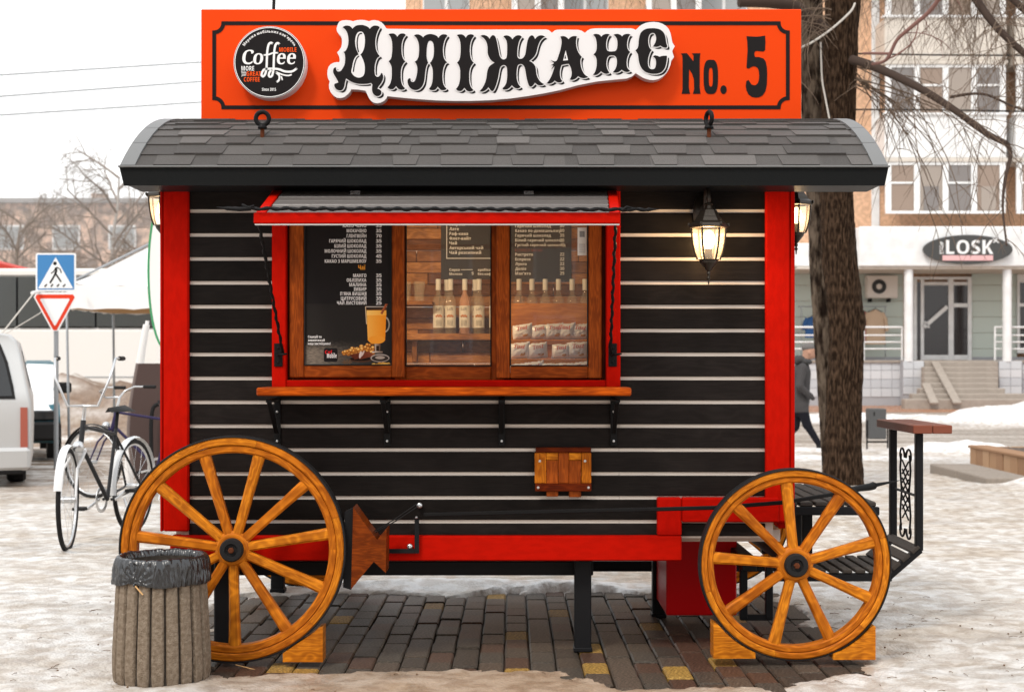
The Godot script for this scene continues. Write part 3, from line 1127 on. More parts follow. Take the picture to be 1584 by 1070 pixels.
func build_name_plate(s: Node3D, D: float) -> void:
	var pl := part("name_plate", s)
	var zf := CZ - D
	var edge := [524.7, 33.3, 529, 31.6, 535, 31, 541, 31.5, 546, 32.7, 552, 31, 558, 30.6, 564, 31, 570.7, 32.7, 575, 31.3, 579.5, 31, 585, 32, 590, 34.5, 594, 38.5, 597, 43.5, 599.5, 44.4, 640, 45, 700, 45.5, 760, 45.6, 845, 45.5, 849, 46.5, 853.8, 50.7, 858, 47, 862, 46, 870, 45.6, 894, 46, 899, 47, 905, 50.7, 909, 47, 914, 44.6, 921, 43.7, 976, 43.7, 980, 44.5, 983.5, 46.2, 986, 44, 989, 41, 993, 38, 998.6, 35.5, 1005, 34.2, 1012, 33.8, 1019, 34.6, 1025, 36.7, 1030, 39.8, 1034.6, 44.6, 1037.4, 51, 1038.8, 57.9, 1040.3, 65.5, 1044, 71.5, 1040, 78.7, 1042.8, 88.2, 1038.4, 93.9, 1037.5, 100, 1034.6, 107, 1030.5, 113.5, 1025, 118.5, 1019, 122.2, 1012, 123.8, 1006, 123.6, 1000.5, 122.3, 994, 119.8, 989, 116.6, 983.5, 113, 978, 118, 970, 121.3, 950, 123.2, 923, 126, 895, 131.5, 866, 139.3, 840, 144.6, 817, 148.4, 790, 152.2, 760, 154.8, 730, 156, 703, 156, 675, 155.2, 650, 153.5, 625, 151.4, 599, 148.7, 597, 152.5, 593.7, 156, 588.5, 158.8, 583, 159.7, 578, 158.8, 574, 156, 570.5, 151.5, 568, 146.4, 565.2, 140.3, 555, 138.6, 543, 138, 541, 142, 538, 145.5, 532.5, 150, 526.5, 151.7, 521, 151, 516, 148, 511.5, 143, 508.8, 136.7, 508.5, 131, 509.7, 126, 507, 121, 506, 115.5, 506.2, 109, 508, 103, 511.5, 99, 516, 97, 520.5, 96, 524.7, 96, 525.2, 92.5, 524.7, 89, 523.4, 85, 521, 81, 524.6, 77.4, 527.4, 73, 528.5, 68.5, 528.6, 64, 528.4, 60, 527.4, 56, 523.8, 52.4, 521, 48.3, 520.3, 44.6, 521, 41.2, 522.4, 37]
	slab("plate_body", outline(edge, D), zf - 0.058, 0.058, M.plate_white, pl, true)
	var A := [Vector2(500, 25), 7.64]
	var B := [Vector2(595, 40), 8.92]
	var E := [Vector2(735, 40), 8.92]
	var G := [Vector2(835, 30), 8.92]
	var H := [Vector2(965, 25), 9.727]
	var bar := [55, 120, 68, 110, 85, 107, 108, 106, 128, 109, 150, 122, 165, 138, 175, 155, 184, 138, 195, 124, 212, 112, 235, 106, 260, 107, 280, 115, 290, 128, 275, 145, 262, 165, 249, 192, 240, 220, 233, 258, 230, 300, 231, 345, 235, 390, 242, 422, 252, 450, 267, 474, 285, 492, 266, 512, 250, 534, 235, 565, 226, 600, 222, 640, 222, 720, 226, 760, 234, 795, 245, 820, 258, 840, 280, 862, 268, 875, 250, 881, 228, 883, 210, 880, 192, 872, 178, 860, 166, 844, 155, 830, 143, 848, 130, 862, 116, 872, 100, 876, 78, 875, 60, 869, 38, 850, 55, 832, 70, 810, 82, 782, 90, 750, 96, 715, 98, 680, 98, 600, 94, 568, 85, 540, 72, 514, 55, 490, 72, 474, 85, 455, 95, 424, 100, 390, 104, 345, 105, 300, 104, 258, 100, 220, 94, 192, 85, 165, 72, 140]
	var bar2 := []
	for i in range(0, bar.size(), 2):
		bar2.append_array([bar[i] + 944, (bar[i + 1] - 107) * 1.015 + 119])
	var all := [
		[A, [228, 132, 243, 121, 262, 114, 281, 112, 300, 115, 316, 121, 328, 129, 337, 138, 345, 151, 356, 136, 370, 124, 388, 114, 410, 108, 430, 106, 450, 105, 470, 107, 490, 112, 510, 120, 528, 129, 540, 140, 550, 153, 560, 138, 575, 125, 592, 116, 610, 112, 635, 114, 660, 124, 666, 132, 662, 145, 648, 166, 638, 190, 627, 220, 620, 250, 615, 280, 613, 310, 614, 340, 618, 370, 623, 396, 632, 420, 650, 452, 668, 475, 650, 484, 636, 498, 626, 518, 618, 540, 610, 570, 606, 600, 605, 630, 606, 660, 609, 686, 616, 705, 632, 718, 645, 719, 658, 713, 675, 695, 685, 672, 697, 678, 704, 692, 708, 710, 706, 730, 702, 752, 694, 772, 682, 793, 668, 812, 655, 826, 646, 842, 640, 862, 654, 862, 668, 869, 680, 880, 687, 894, 686, 912, 680, 926, 666, 938, 648, 945, 628, 945, 610, 937, 594, 922, 583, 905, 577, 885, 575, 850, 580, 810, 572, 796, 560, 790, 535, 796, 510, 800, 480, 802, 450, 802, 420, 800, 390, 795, 360, 787, 330, 775, 298, 757, 270, 735, 264, 748, 261, 762, 252, 800, 250, 822, 244, 842, 236, 858, 226, 869, 213, 876, 200, 880, 180, 877, 162, 869, 147, 856, 135, 840, 129, 824, 130, 810, 136, 800, 146, 795, 165, 790, 178, 785, 172, 768, 163, 752, 140, 712, 127, 692, 118, 670, 115, 655, 116, 638, 121, 624, 129, 614, 138, 607, 148, 605, 148, 616, 150, 627, 156, 642, 168, 653, 185, 656, 205, 650, 217, 637, 228, 620, 239, 601, 248, 580, 255, 555, 258, 530, 259, 505, 258, 480, 255, 458, 250, 440, 245, 430, 238, 425, 252, 419, 264, 410, 275, 392, 285, 370, 292, 346, 296, 320, 298, 290, 296, 260, 292, 232, 285, 205, 276, 184, 264, 164, 248, 147], []],
		[B, bar, []],
		[B, [405, 135, 420, 124, 440, 118, 460, 119, 480, 125, 497, 132, 510, 141, 520, 150, 530, 162, 543, 146, 560, 133, 580, 123, 600, 118, 620, 115, 640, 115, 665, 118, 690, 125, 710, 135, 727, 149, 735, 158, 742, 170, 754, 150, 770, 133, 792, 121, 815, 117, 838, 119, 855, 126, 864, 140, 850, 158, 836, 180, 822, 212, 812, 250, 805, 290, 803, 330, 804, 370, 808, 410, 815, 438, 826, 464, 842, 487, 862, 506, 846, 514, 836, 524, 822, 550, 811, 580, 802, 620, 798, 660, 796, 700, 798, 740, 802, 776, 811, 810, 828, 840, 852, 866, 843, 878, 830, 885, 810, 889, 790, 889, 772, 881, 758, 869, 744, 854, 730, 839, 718, 860, 704, 876, 688, 885, 670, 889, 650, 888, 630, 885, 612, 870, 628, 850, 641, 828, 651, 800, 658, 768, 663, 730, 665, 690, 665, 650, 662, 610, 656, 578, 645, 550, 634, 530, 623, 514, 640, 498, 652, 478, 665, 450, 673, 425, 678, 385, 680, 350, 679, 300, 675, 262, 667, 235, 655, 217, 642, 208, 628, 205, 613, 210, 600, 224, 591, 250, 585, 280, 580, 315, 578, 350, 577, 385, 578, 420, 582, 452, 589, 482, 600, 512, 589, 526, 580, 543, 571, 570, 565, 600, 559, 640, 555, 680, 551, 722, 545, 760, 537, 792, 525, 820, 509, 845, 490, 864, 468, 878, 445, 886, 422, 887, 400, 883, 376, 874, 355, 860, 338, 840, 325, 815, 317, 790, 315, 765, 318, 748, 325, 735, 335, 726, 346, 722, 354, 727, 358, 737, 358, 750, 362, 762, 372, 772, 385, 776, 399, 774, 411, 765, 422, 748, 431, 725, 440, 692, 446, 660, 450, 625, 451, 590, 448, 563, 440, 538, 430, 516, 415, 495, 432, 486, 446, 474, 458, 449, 468, 420, 473, 380, 475, 340, 475, 300, 472, 260, 465, 228, 455, 200, 444, 178, 430, 158], []],
		[B, bar2, []],
		[E, [72, 140, 90, 132, 110, 128, 130, 129, 150, 135, 167, 144, 181, 156, 192, 170, 200, 184, 208, 163, 220, 146, 232, 135, 245, 130, 260, 134, 275, 146, 286, 170, 295, 200, 306, 250, 315, 300, 323, 345, 331, 390, 340, 420, 355, 444, 372, 460, 392, 466, 412, 461, 428, 448, 436, 425, 440, 400, 442, 350, 442, 300, 441, 258, 436, 218, 427, 195, 414, 174, 390, 150, 407, 137, 426, 132, 446, 134, 466, 141, 484, 151, 500, 165, 515, 190, 525, 171, 540, 156, 558, 142, 580, 133, 602, 132, 625, 136, 645, 155, 629, 174, 615, 196, 603, 227, 594, 262, 586, 300, 582, 340, 580, 380, 582, 420, 590, 440, 605, 453, 622, 458, 642, 454, 660, 445, 675, 428, 687, 406, 695, 380, 703, 330, 710, 280, 716, 238, 725, 200, 736, 172, 750, 150, 768, 136, 786, 132, 800, 138, 811, 151, 820, 168, 828, 186, 839, 168, 856, 151, 879, 138, 905, 132, 926, 134, 945, 140, 965, 152, 940, 164, 920, 181, 898, 208, 881, 240, 867, 278, 856, 320, 848, 356, 836, 390, 820, 418, 800, 441, 774, 464, 745, 488, 770, 497, 791, 511, 813, 533, 830, 562, 838, 595, 841, 630, 846, 666, 856, 700, 871, 732, 891, 761, 917, 785, 950, 805, 937, 815, 920, 821, 896, 822, 870, 818, 845, 804, 824, 784, 814, 805, 800, 822, 784, 835, 766, 841, 752, 835, 740, 820, 727, 784, 715, 740, 707, 700, 700, 660, 694, 620, 686, 582, 675, 557, 660, 539, 644, 529, 625, 527, 606, 531, 590, 545, 580, 570, 575, 600, 572, 640, 570, 680, 573, 722, 580, 762, 589, 788, 601, 812, 628, 845, 610, 857, 590, 863, 566, 862, 546, 855, 525, 840, 505, 818, 492, 838, 475, 856, 454, 870, 430, 878, 407, 881, 385, 878, 378, 860, 398, 842, 416, 820, 428, 792, 436, 760, 441, 720, 443, 680, 442, 635, 440, 590, 434, 569, 424, 553, 408, 544, 390, 541, 371, 547, 355, 561, 343, 582, 335, 612, 327, 656, 320, 700, 311, 740, 300, 780, 289, 816, 276, 850, 262, 880, 244, 901, 229, 899, 214, 889, 203, 876, 194, 862, 182, 846, 167, 868, 149, 884, 130, 897, 109, 906, 84, 908, 60, 905, 76, 886, 96, 864, 114, 834, 131, 800, 145, 762, 155, 720, 161, 680, 166, 640, 173, 606, 186, 575, 204, 552, 226, 535, 268, 508, 245, 496, 225, 480, 205, 457, 190, 430, 178, 400, 172, 370, 171, 330, 171, 290, 163, 248, 150, 212, 134, 188, 114, 167, 93, 152], []],
		[G, [285, 238, 307, 232, 330, 232, 348, 237, 366, 246, 383, 260, 398, 277, 410, 259, 426, 246, 447, 236, 470, 232, 492, 232, 512, 235, 507, 252, 504, 272, 500, 300, 500, 332, 504, 366, 511, 402, 521, 432, 536, 462, 556, 492, 580, 520, 568, 538, 561, 562, 560, 590, 563, 622, 570, 658, 580, 692, 594, 722, 611, 752, 635, 776, 665, 795, 644, 806, 620, 811, 594, 811, 570, 806, 549, 797, 528, 783, 511, 804, 490, 821, 471, 830, 450, 835, 432, 835, 415, 830, 428, 806, 437, 780, 441, 750, 440, 720, 434, 688, 425, 660, 413, 634, 398, 613, 350, 619, 302, 629, 289, 662, 280, 700, 277, 736, 278, 772, 284, 804, 295, 832, 312, 850, 298, 864, 280, 871, 260, 871, 240, 866, 222, 857, 207, 843, 190, 862, 170, 876, 150, 884, 130, 888, 112, 886, 95, 880, 114, 860, 131, 838, 149, 806, 165, 770, 179, 734, 191, 698, 198, 672, 204, 648, 180, 672, 160, 691, 172, 664, 188, 642, 172, 634, 155, 630, 178, 620, 198, 605, 176, 584, 150, 560, 174, 572, 200, 581, 218, 579, 234, 570, 248, 536, 260, 500, 274, 458, 285, 418, 294, 378, 300, 338, 302, 306, 299, 278], [[357, 430, 322, 572, 390, 565]]],
		[G, [738, 212, 755, 205, 775, 202, 796, 203, 816, 209, 834, 222, 850, 242, 866, 222, 890, 208, 914, 202, 940, 202, 965, 212, 948, 228, 936, 250, 925, 278, 918, 310, 915, 350, 918, 390, 924, 414, 936, 435, 962, 444, 1000, 444, 1040, 440, 1056, 424, 1067, 400, 1072, 362, 1073, 320, 1069, 288, 1060, 259, 1044, 234, 1020, 212, 1042, 205, 1064, 202, 1086, 204, 1106, 211, 1122, 222, 1136, 237, 1152, 218, 1175, 206, 1200, 202, 1225, 202, 1252, 212, 1236, 228, 1223, 250, 1212, 284, 1205, 320, 1204, 360, 1210, 400, 1224, 428, 1247, 452, 1228, 478, 1213, 510, 1203, 550, 1198, 590, 1199, 626, 1206, 662, 1221, 688, 1247, 712, 1228, 722, 1206, 726, 1185, 724, 1164, 716, 1146, 706, 1130, 693, 1112, 712, 1090, 726, 1070, 733, 1050, 736, 1030, 734, 1010, 728, 1030, 706, 1046, 680, 1058, 646, 1065, 610, 1066, 574, 1060, 538, 1048, 516, 1030, 500, 995, 496, 960, 500, 942, 515, 929, 540, 921, 574, 918, 612, 921, 648, 931, 682, 944, 710, 962, 737, 942, 747, 920, 751, 900, 748, 880, 741, 862, 731, 845, 714, 830, 734, 810, 751, 793, 762, 774, 769, 754, 769, 735, 765, 752, 744, 766, 720, 778, 682, 785, 640, 787, 600, 785, 560, 780, 534, 769, 508, 742, 485, 770, 456, 780, 430, 786, 400, 787, 360, 785, 320, 780, 288, 771, 258, 758, 234], []],
		[H, [430, 183, 460, 184, 490, 187, 522, 194, 552, 206, 580, 226, 602, 252, 616, 280, 626, 312, 631, 346, 636, 382, 644, 420, 656, 452, 650, 472, 626, 476, 600, 472, 574, 460, 550, 443, 526, 456, 500, 463, 470, 462, 440, 455, 456, 434, 470, 410, 481, 382, 488, 350, 487, 318, 479, 288, 469, 268, 455, 257, 438, 253, 420, 255, 400, 266, 384, 286, 374, 312, 368, 342, 367, 382, 371, 422, 378, 452, 390, 480, 402, 496, 420, 512, 402, 534, 389, 562, 378, 590, 370, 622, 364, 662, 362, 702, 366, 738, 376, 770, 390, 788, 410, 798, 430, 801, 450, 798, 466, 787, 476, 768, 483, 740, 486, 710, 485, 680, 479, 648, 464, 626, 440, 605, 455, 596, 472, 590, 506, 598, 540, 613, 566, 603, 592, 599, 620, 597, 648, 597, 649, 640, 645, 676, 639, 706, 631, 744, 619, 780, 598, 813, 570, 841, 537, 857, 500, 866, 460, 868, 420, 866, 378, 859, 340, 846, 308, 826, 280, 800, 258, 768, 241, 730, 230, 690, 222, 648, 219, 612, 214, 578, 198, 548, 175, 515, 196, 498, 210, 478, 218, 450, 222, 418, 224, 378, 229, 338, 238, 298, 251, 260, 272, 232, 300, 210, 329, 196, 362, 187, 396, 184], []]]
	var counters := [[430, 186, 450, 185, 466, 193, 479, 211, 487, 230, 491, 252, 493, 286, 491, 322, 487, 357, 479, 392, 469, 416, 458, 437, 448, 447, 438, 456, 450, 474, 462, 499, 473, 524, 482, 551, 488, 576, 491, 602, 491, 632, 489, 662, 485, 682, 477, 701, 465, 714, 450, 723, 433, 728, 415, 729, 392, 723, 370, 712, 352, 697, 340, 680, 332, 664, 331, 648, 335, 630, 341, 608, 345, 584, 350, 558, 357, 532, 366, 508, 377, 489, 390, 474, 405, 464, 420, 456, 410, 440, 400, 414, 390, 390, 383, 364, 378, 332, 376, 300, 379, 268, 385, 238, 394, 216, 406, 198, 418, 190]]
	for i in all.size():
		var o: Vector2 = all[i][0][0]
		var k: float = all[i][0][1]
		var src := pv(all[i][1])
		for j in src.size():
			src[j] = o + src[j] / k
		var flat := func(pg: PackedVector2Array) -> PackedVector2Array:
			var out := PackedVector2Array()
			for q in pg:
				var w := P(q.x, q.y, D)
				out.append(Vector2(w.x, w.y))
			return out
		var letter := part("letter", pl, Vector3(0, 0, zf))
		var black := MB.new()
		var white := MB.new()
		var sh := PackedVector2Array()
		for q in src:
			sh.append(q + Vector2(3.6, 3.1))
		black.extrude(flat.call(sh), 0.0012)
		for h in Geometry2D.offset_polygon(src, 1.55, Geometry2D.JOIN_ROUND):
			if not Geometry2D.is_polygon_clockwise(h):
				white.xf.origin.z = 0.0024
				white.extrude(flat.call(h), 0.0)
		black.xf.origin.z = 0.0024
		black.extrude(flat.call(src), 0.0016)
		var cs: Array = counters if i == 0 else all[i][2]
		for cc in cs:
			var c := pv(cc)
			for j in c.size():
				c[j] = o + c[j] / k
			white.xf.origin.z = 0.0052
			white.extrude(flat.call(c), 0.0)
		black.xf.origin.z = 0.0
		if i == 0:
			ribbon(black, smooth_path(path2([460, 207, 440, 208, 424, 218, 408, 255, 401, 310, 404, 370, 418, 428], D, o, k)), 14 / k * D / F, 0.0062)
			ribbon(black, smooth_path(path2([424, 472, 394, 502, 374, 556, 362, 612, 355, 660], D, o, k)), 14 / k * D / F, 0.0062)
		if i == 5:
			black.xf.origin.z = 0.0062
			black.extrude(flat.call(PackedVector2Array([o + Vector2(353, 488) / k, o + Vector2(338, 545) / k, o + Vector2(364, 543) / k])), 0.0)
		ob("letter_print", black, M.print_black, letter)
		ob("letter_gap", white, M.plate_white, letter)

func build_round_plate(s: Node3D, D: float) -> void:
	var zf := CZ - D
	var o := Vector2(350, 30)
	var k := 7.93
	var u := D / F / k
	var c := P(o.x + 527 / k, o.y + 525 / k, D)
	var pl := part("round_plate", s, Vector3(c.x, c.y, zf))
	var at := func(x, y): return Vector2((x - 527.0) * u, -(y - 525.0) * u)
	var m := MB.new()
	m.xf = Transform3D(TURN, Vector3.ZERO)
	var r := 442 * u
	m.lathe([Vector2(r, -0.07), Vector2(r, -0.002), Vector2(r - 0.001, 0.0), Vector2(0, 0.0)], 80)
	ob("plate_body", m, M.plate_white, pl)
	m = MB.new()
	m.xf = Transform3D(TURN, Vector3.ZERO)
	m.lathe([Vector2(r - 0.0025, 0.0), Vector2(r - 0.003, 0.0012), Vector2(0, 0.0012)], 80)
	ob("printed_face", m, M.print_black, pl)
	m = MB.new()
	var ring := []
	for i in 80:
		ring.append(Vector2(424 * u * cos(TAU * i / 80), 424 * u * sin(TAU * i / 80)))
	ribbon(m, ring, 9 * u, 0.002, true)
	ob("white_ring", m, M.print_white, pl)
	m = MB.new()
	# words round the top
	var txt := "Мережа мобільних кав'ярень"
	var wid := []
	var total := 0.0
	for ch in txt:
		var tm := TextMesh.new()
		tm.text = "н" + ch + "н"
		tm.font = font("bold")
		tm.font_size = 48
		tm.depth = 0.0
		tm.pixel_size = 1.0
		var w := tm.get_aabb().size.x
		wid.append(w)
		total += w
	var tm0 := TextMesh.new()
	tm0.text = "нн"
	tm0.font = font("bold")
	tm0.font_size = 48
	tm0.depth = 0.0
	tm0.pixel_size = 1.0
	var two := tm0.get_aabb().size.x
	total -= two * txt.length()
	var an := deg_to_rad(148)
	var span := deg_to_rad(116)
	for i in txt.length():
		var w: float = (wid[i] - two) / total * span
		an -= w / 2
		if txt[i] != " ":
			m.xf = Transform3D(Basis(Vector3.BACK, an - PI / 2), Vector3(cos(an), sin(an), 0) * 362 * u)
			letters(m, txt[i], Vector3(0, 0, 0.002), 33 * u, "bold", 0)
		an -= w / 2
	m.xf = Transform3D.IDENTITY
	var word := func(t: String, x0: float, x1: float, y: float, h: float, kind := "bold", shear := 0.0):
		var tmp := MB.new()
		letters(tmp, t, Vector3.ZERO, h * u, kind, -1, 1.0, 0.0)
		var hi := 0.0
		for p in tmp.v:
			hi = maxf(hi, p.x)
		var p0: Vector2 = at.call(x0, y)
		letters(m, t, Vector3(p0.x, p0.y, 0.0025), h * u, kind, -1, (x1 - x0) * u / maxf(hi, 1e-6), shear)
	word.call("Since 2015", 435, 608, 878, 36)
	word.call("C", 185, 318, 552, 180, "serifbold", 0.12)
	word.call("o", 322, 442, 552, 180, "serifbold", 0.12)
	word.call("ee", 612, 842, 552, 180, "serifbold", 0.12)
	word.call("MORE", 183, 340, 630, 56)
	word.call("THAN", 180, 242, 664, 24)
	word.call("JUST", 184, 242, 696, 26)
	var strokes := [[[572, 305, 548, 288, 520, 308, 503, 380, 497, 480, 492, 600, 476, 670, 452, 700, 432, 685, 442, 642, 474, 612, 560, 606, 640, 612, 720, 640, 800, 640, 850, 612, 868, 594], 27.0], [[654, 312, 632, 292, 604, 312, 588, 390, 582, 500, 577, 620, 560, 690, 536, 705, 520, 685, 532, 644, 562, 618], 27.0], [[452, 440, 520, 432, 570, 414, 640, 412], 20.0], [[600, 642, 650, 664, 700, 682, 760, 690, 808, 676], 18.0], [[606, 650, 648, 690, 645, 745, 612, 774], 24.0], [[672, 694, 690, 752], 17.0]]
	var zz := 0.003
	for st in strokes:
		var pts := []
		for i in range(0, st[0].size(), 2):
			pts.append(at.call(st[0][i], st[0][i + 1]))
		ribbon(m, smooth_path(pts), st[1] * u, zz)
		zz += 0.0003
	ob("plate_lettering", m, M.print_white, pl)
	var orange := MB.new()
	for q in [["MOBILE", 648, 860, 398, 52], ["GREAT", 246, 425, 695, 54], ["COFFEE", 214, 408, 764, 54]]:
		var tmp := MB.new()
		letters(tmp, q[0], Vector3.ZERO, q[4] * u, "bold", -1)
		var hi := 0.0
		for p in tmp.v:
			hi = maxf(hi, p.x)
		var p0: Vector2 = at.call(q[1], q[3])
		letters(orange, q[0], Vector3(p0.x, p0.y, 0.0028), q[4] * u, "bold", -1, (q[2] - q[1]) * u / hi)
	ob("orange_lettering", orange, M.print_orange, pl)

# ---- inside the wagon
func text_px(m: MB, t: String, px: float, py: float, d: float, h_px: float, kind := "bold", align := 0, fit_px := 0.0) -> void:
	var wide := 1.0
	var h := h_px * d / F
	if fit_px > 0:
		var tmp := MB.new()
		letters(tmp, t, Vector3.ZERO, h, kind, -1)
		var hi := 1e-6
		for p in tmp.v:
			hi = maxf(hi, p.x)
		wide = fit_px * d / F / hi
	letters(m, t, P(px, py, d), h, kind, align, wide)

func blob(im: Image, cx: float, cy: float, rx: float, ry: float, c: Color, edge := 0.12, turn := 0.0) -> void:
	var rr := maxf(rx, ry) + 2
	for y in range(maxi(0, int(cy - rr)), mini(im.get_height(), int(cy + rr) + 1)):
		for x in range(maxi(0, int(cx - rr)), mini(im.get_width(), int(cx + rr) + 1)):
			var p := Vector2(x - cx, y - cy).rotated(-turn)
			var q := Vector2(p.x / rx, p.y / ry).length()
			var k := clampf((1.0 - q) / edge, 0, 1) * c.a
			if k > 0:
				im.set_pixel(x, y, im.get_pixel(x, y).lerp(Color(c.r, c.g, c.b), k))

func quadrant(im: Image, cx: float, cy: float, hw: float, hh: float, c: Color, c2: Color, turn := 0.0, top := 1.0) -> void:
	var rr := Vector2(hw * maxf(top, 1), hh).length() + 2
	for y in range(maxi(0, int(cy - rr)), mini(im.get_height(), int(cy + rr) + 1)):
		for x in range(maxi(0, int(cx - rr)), mini(im.get_width(), int(cx + rr) + 1)):
			var p := Vector2(x - cx, y - cy).rotated(-turn)
			var w := hw * lerpf(top, 1.0, (p.y / hh + 1) * 0.5)
			if absf(p.x) < w and absf(p.y) < hh:
				im.set_pixel(x, y, c.lerp(c2, (p.x / w + 1) * 0.5))

func drink_picture() -> ImageTexture:
	# the printed photograph at the foot of the menu poster: a hot drink, nuts and spices
	var im := Image.create(540, 380, false, Image.FORMAT_RGB8)
	var r := RandomNumberGenerator.new()
	r.seed = 5
	for y in 380:
		for x in 540:
			var k := smoothstep(215.0, 300.0, y + 20.0 * noise.get_noise_2d(x * 2.0, y * 3.0)) * clampf(1.15 - x / 420.0, 0, 1)
			var g := 0.5 + 0.5 * noise.get_noise_2d(x * 1.2, y * 7.0)
			im.set_pixel(x, y, Color(0.155, 0.145, 0.135).lerp(Color(0.58, 0.53, 0.47) * (0.55 + 0.6 * g), k * 0.85))
	for i in 70:
		var x := r.randf_range(240, 430)
		var y := 318.0 - (x - 240) * 0.32 * r.randf() - r.randf() * 26
		var s := r.randf_range(11, 17)
		blob(im, x, y, s, s * 0.85, Color(0.62, 0.36, 0.12), 0.2)
		blob(im, x - 2, y - 3, s * 0.75, s * 0.6, Color(0.9, 0.63, 0.29).lerp(Color(0.98, 0.82, 0.5), r.randf()), 0.5)
	blob(im, 350, 345, 75, 18, Color(0.3, 0.2, 0.15), 0.1)
	blob(im, 350, 340, 68, 13, Color(0.12, 0.08, 0.06), 0.1)
	for i in 6:
		quadrant(im, 330 + i * 11, 310 + (i % 3) * 9, 46, 6.5, Color(0.36, 0.16, 0.1), Color(0.5, 0.26, 0.17), -0.25)
	blob(im, 348, 315, 9, 26, Color(0.85, 0.78, 0.74), 0.2, 0.2)
	blob(im, 362, 308, 7, 24, Color(0.8, 0.72, 0.68), 0.2, 0.5)
	blob(im, 470, 335, 62, 26, Color(0.75, 0.7, 0.66), 0.1)
	blob(im, 470, 336, 55, 21, Color(0.22, 0.19, 0.17), 0.1)
	blob(im, 470, 332, 34, 12, Color(0.66, 0.6, 0.55), 0.2)
	for i in 9:
		var a := TAU * i / 8.0
		blob(im, 265 + cos(a) * 20, 362 + sin(a) * 10, 14, 5, Color(0.4, 0.3, 0.22), 0.3, a)
	for i in 22:
		var x := 425 + r.randf() * 115
		blob(im, x, 366 + r.randf() * 12, 12, 8, Color(0.93, 0.72, 0.38).lerp(Color(0.75, 0.5, 0.2), r.randf()), 0.3)
	# the glass
	for i in 26:
		var a := lerpf(-1.3, 1.6, i / 25.0)
		blob(im, 497 + cos(a) * 30, 127 + sin(a) * 46, 6, 6, Color(0.78, 0.74, 0.68), 0.6)
		blob(im, 497 + cos(a) * 30, 127 + sin(a) * 46, 2.4, 2.4, Color(0.24, 0.2, 0.17), 0.6)
	quadrant(im, 448, 132, 54, 94, Color(0.95, 0.68, 0.3), Color(0.93, 0.55, 0.12), 0.0, 1.14)
	blob(im, 448, 222, 54, 26, Color(0.94, 0.6, 0.19), 0.06)
	quadrant(im, 448, 55, 62, 15, Color(0.98, 0.78, 0.42), Color(0.95, 0.66, 0.25), 0.0, 1.0)
	quadrant(im, 448, 30, 64, 9, Color(0.2, 0.16, 0.13), Color(0.3, 0.2, 0.13), 0.0, 1.02)
	quadrant(im, 448, 17, 66, 3, Color(0.82, 0.78, 0.74), Color(0.7, 0.64, 0.58))
	quadrant(im, 383, 70, 2.5, 55, Color(0.9, 0.84, 0.76), Color(0.86, 0.66, 0.4), -0.06)
	quadrant(im, 497, 26, 7, 40, Color(0.72, 0.4, 0.25), Color(0.5, 0.22, 0.12), 0.5)
	quadrant(im, 455, 270, 16, 24, Color(0.72, 0.66, 0.6), Color(0.35, 0.26, 0.2), 0.0, 1.2)
	quadrant(im, 455, 275, 9, 16, Color(0.2, 0.13, 0.1), Color(0.15, 0.1, 0.08))
	quadrant(im, 453, 298, 34, 5, Color(0.85, 0.8, 0.75), Color(0.5, 0.42, 0.36))
	return ImageTexture.create_from_image(im)

func card(called: String, x0: float, y0: float, x1: float, y1: float, d: float, m: Material, parent: Node, thick := 0.002) -> MeshInstance3D:
	return fb(called, x0, y0, x1, y1, d, thick, m, parent, 0.0)

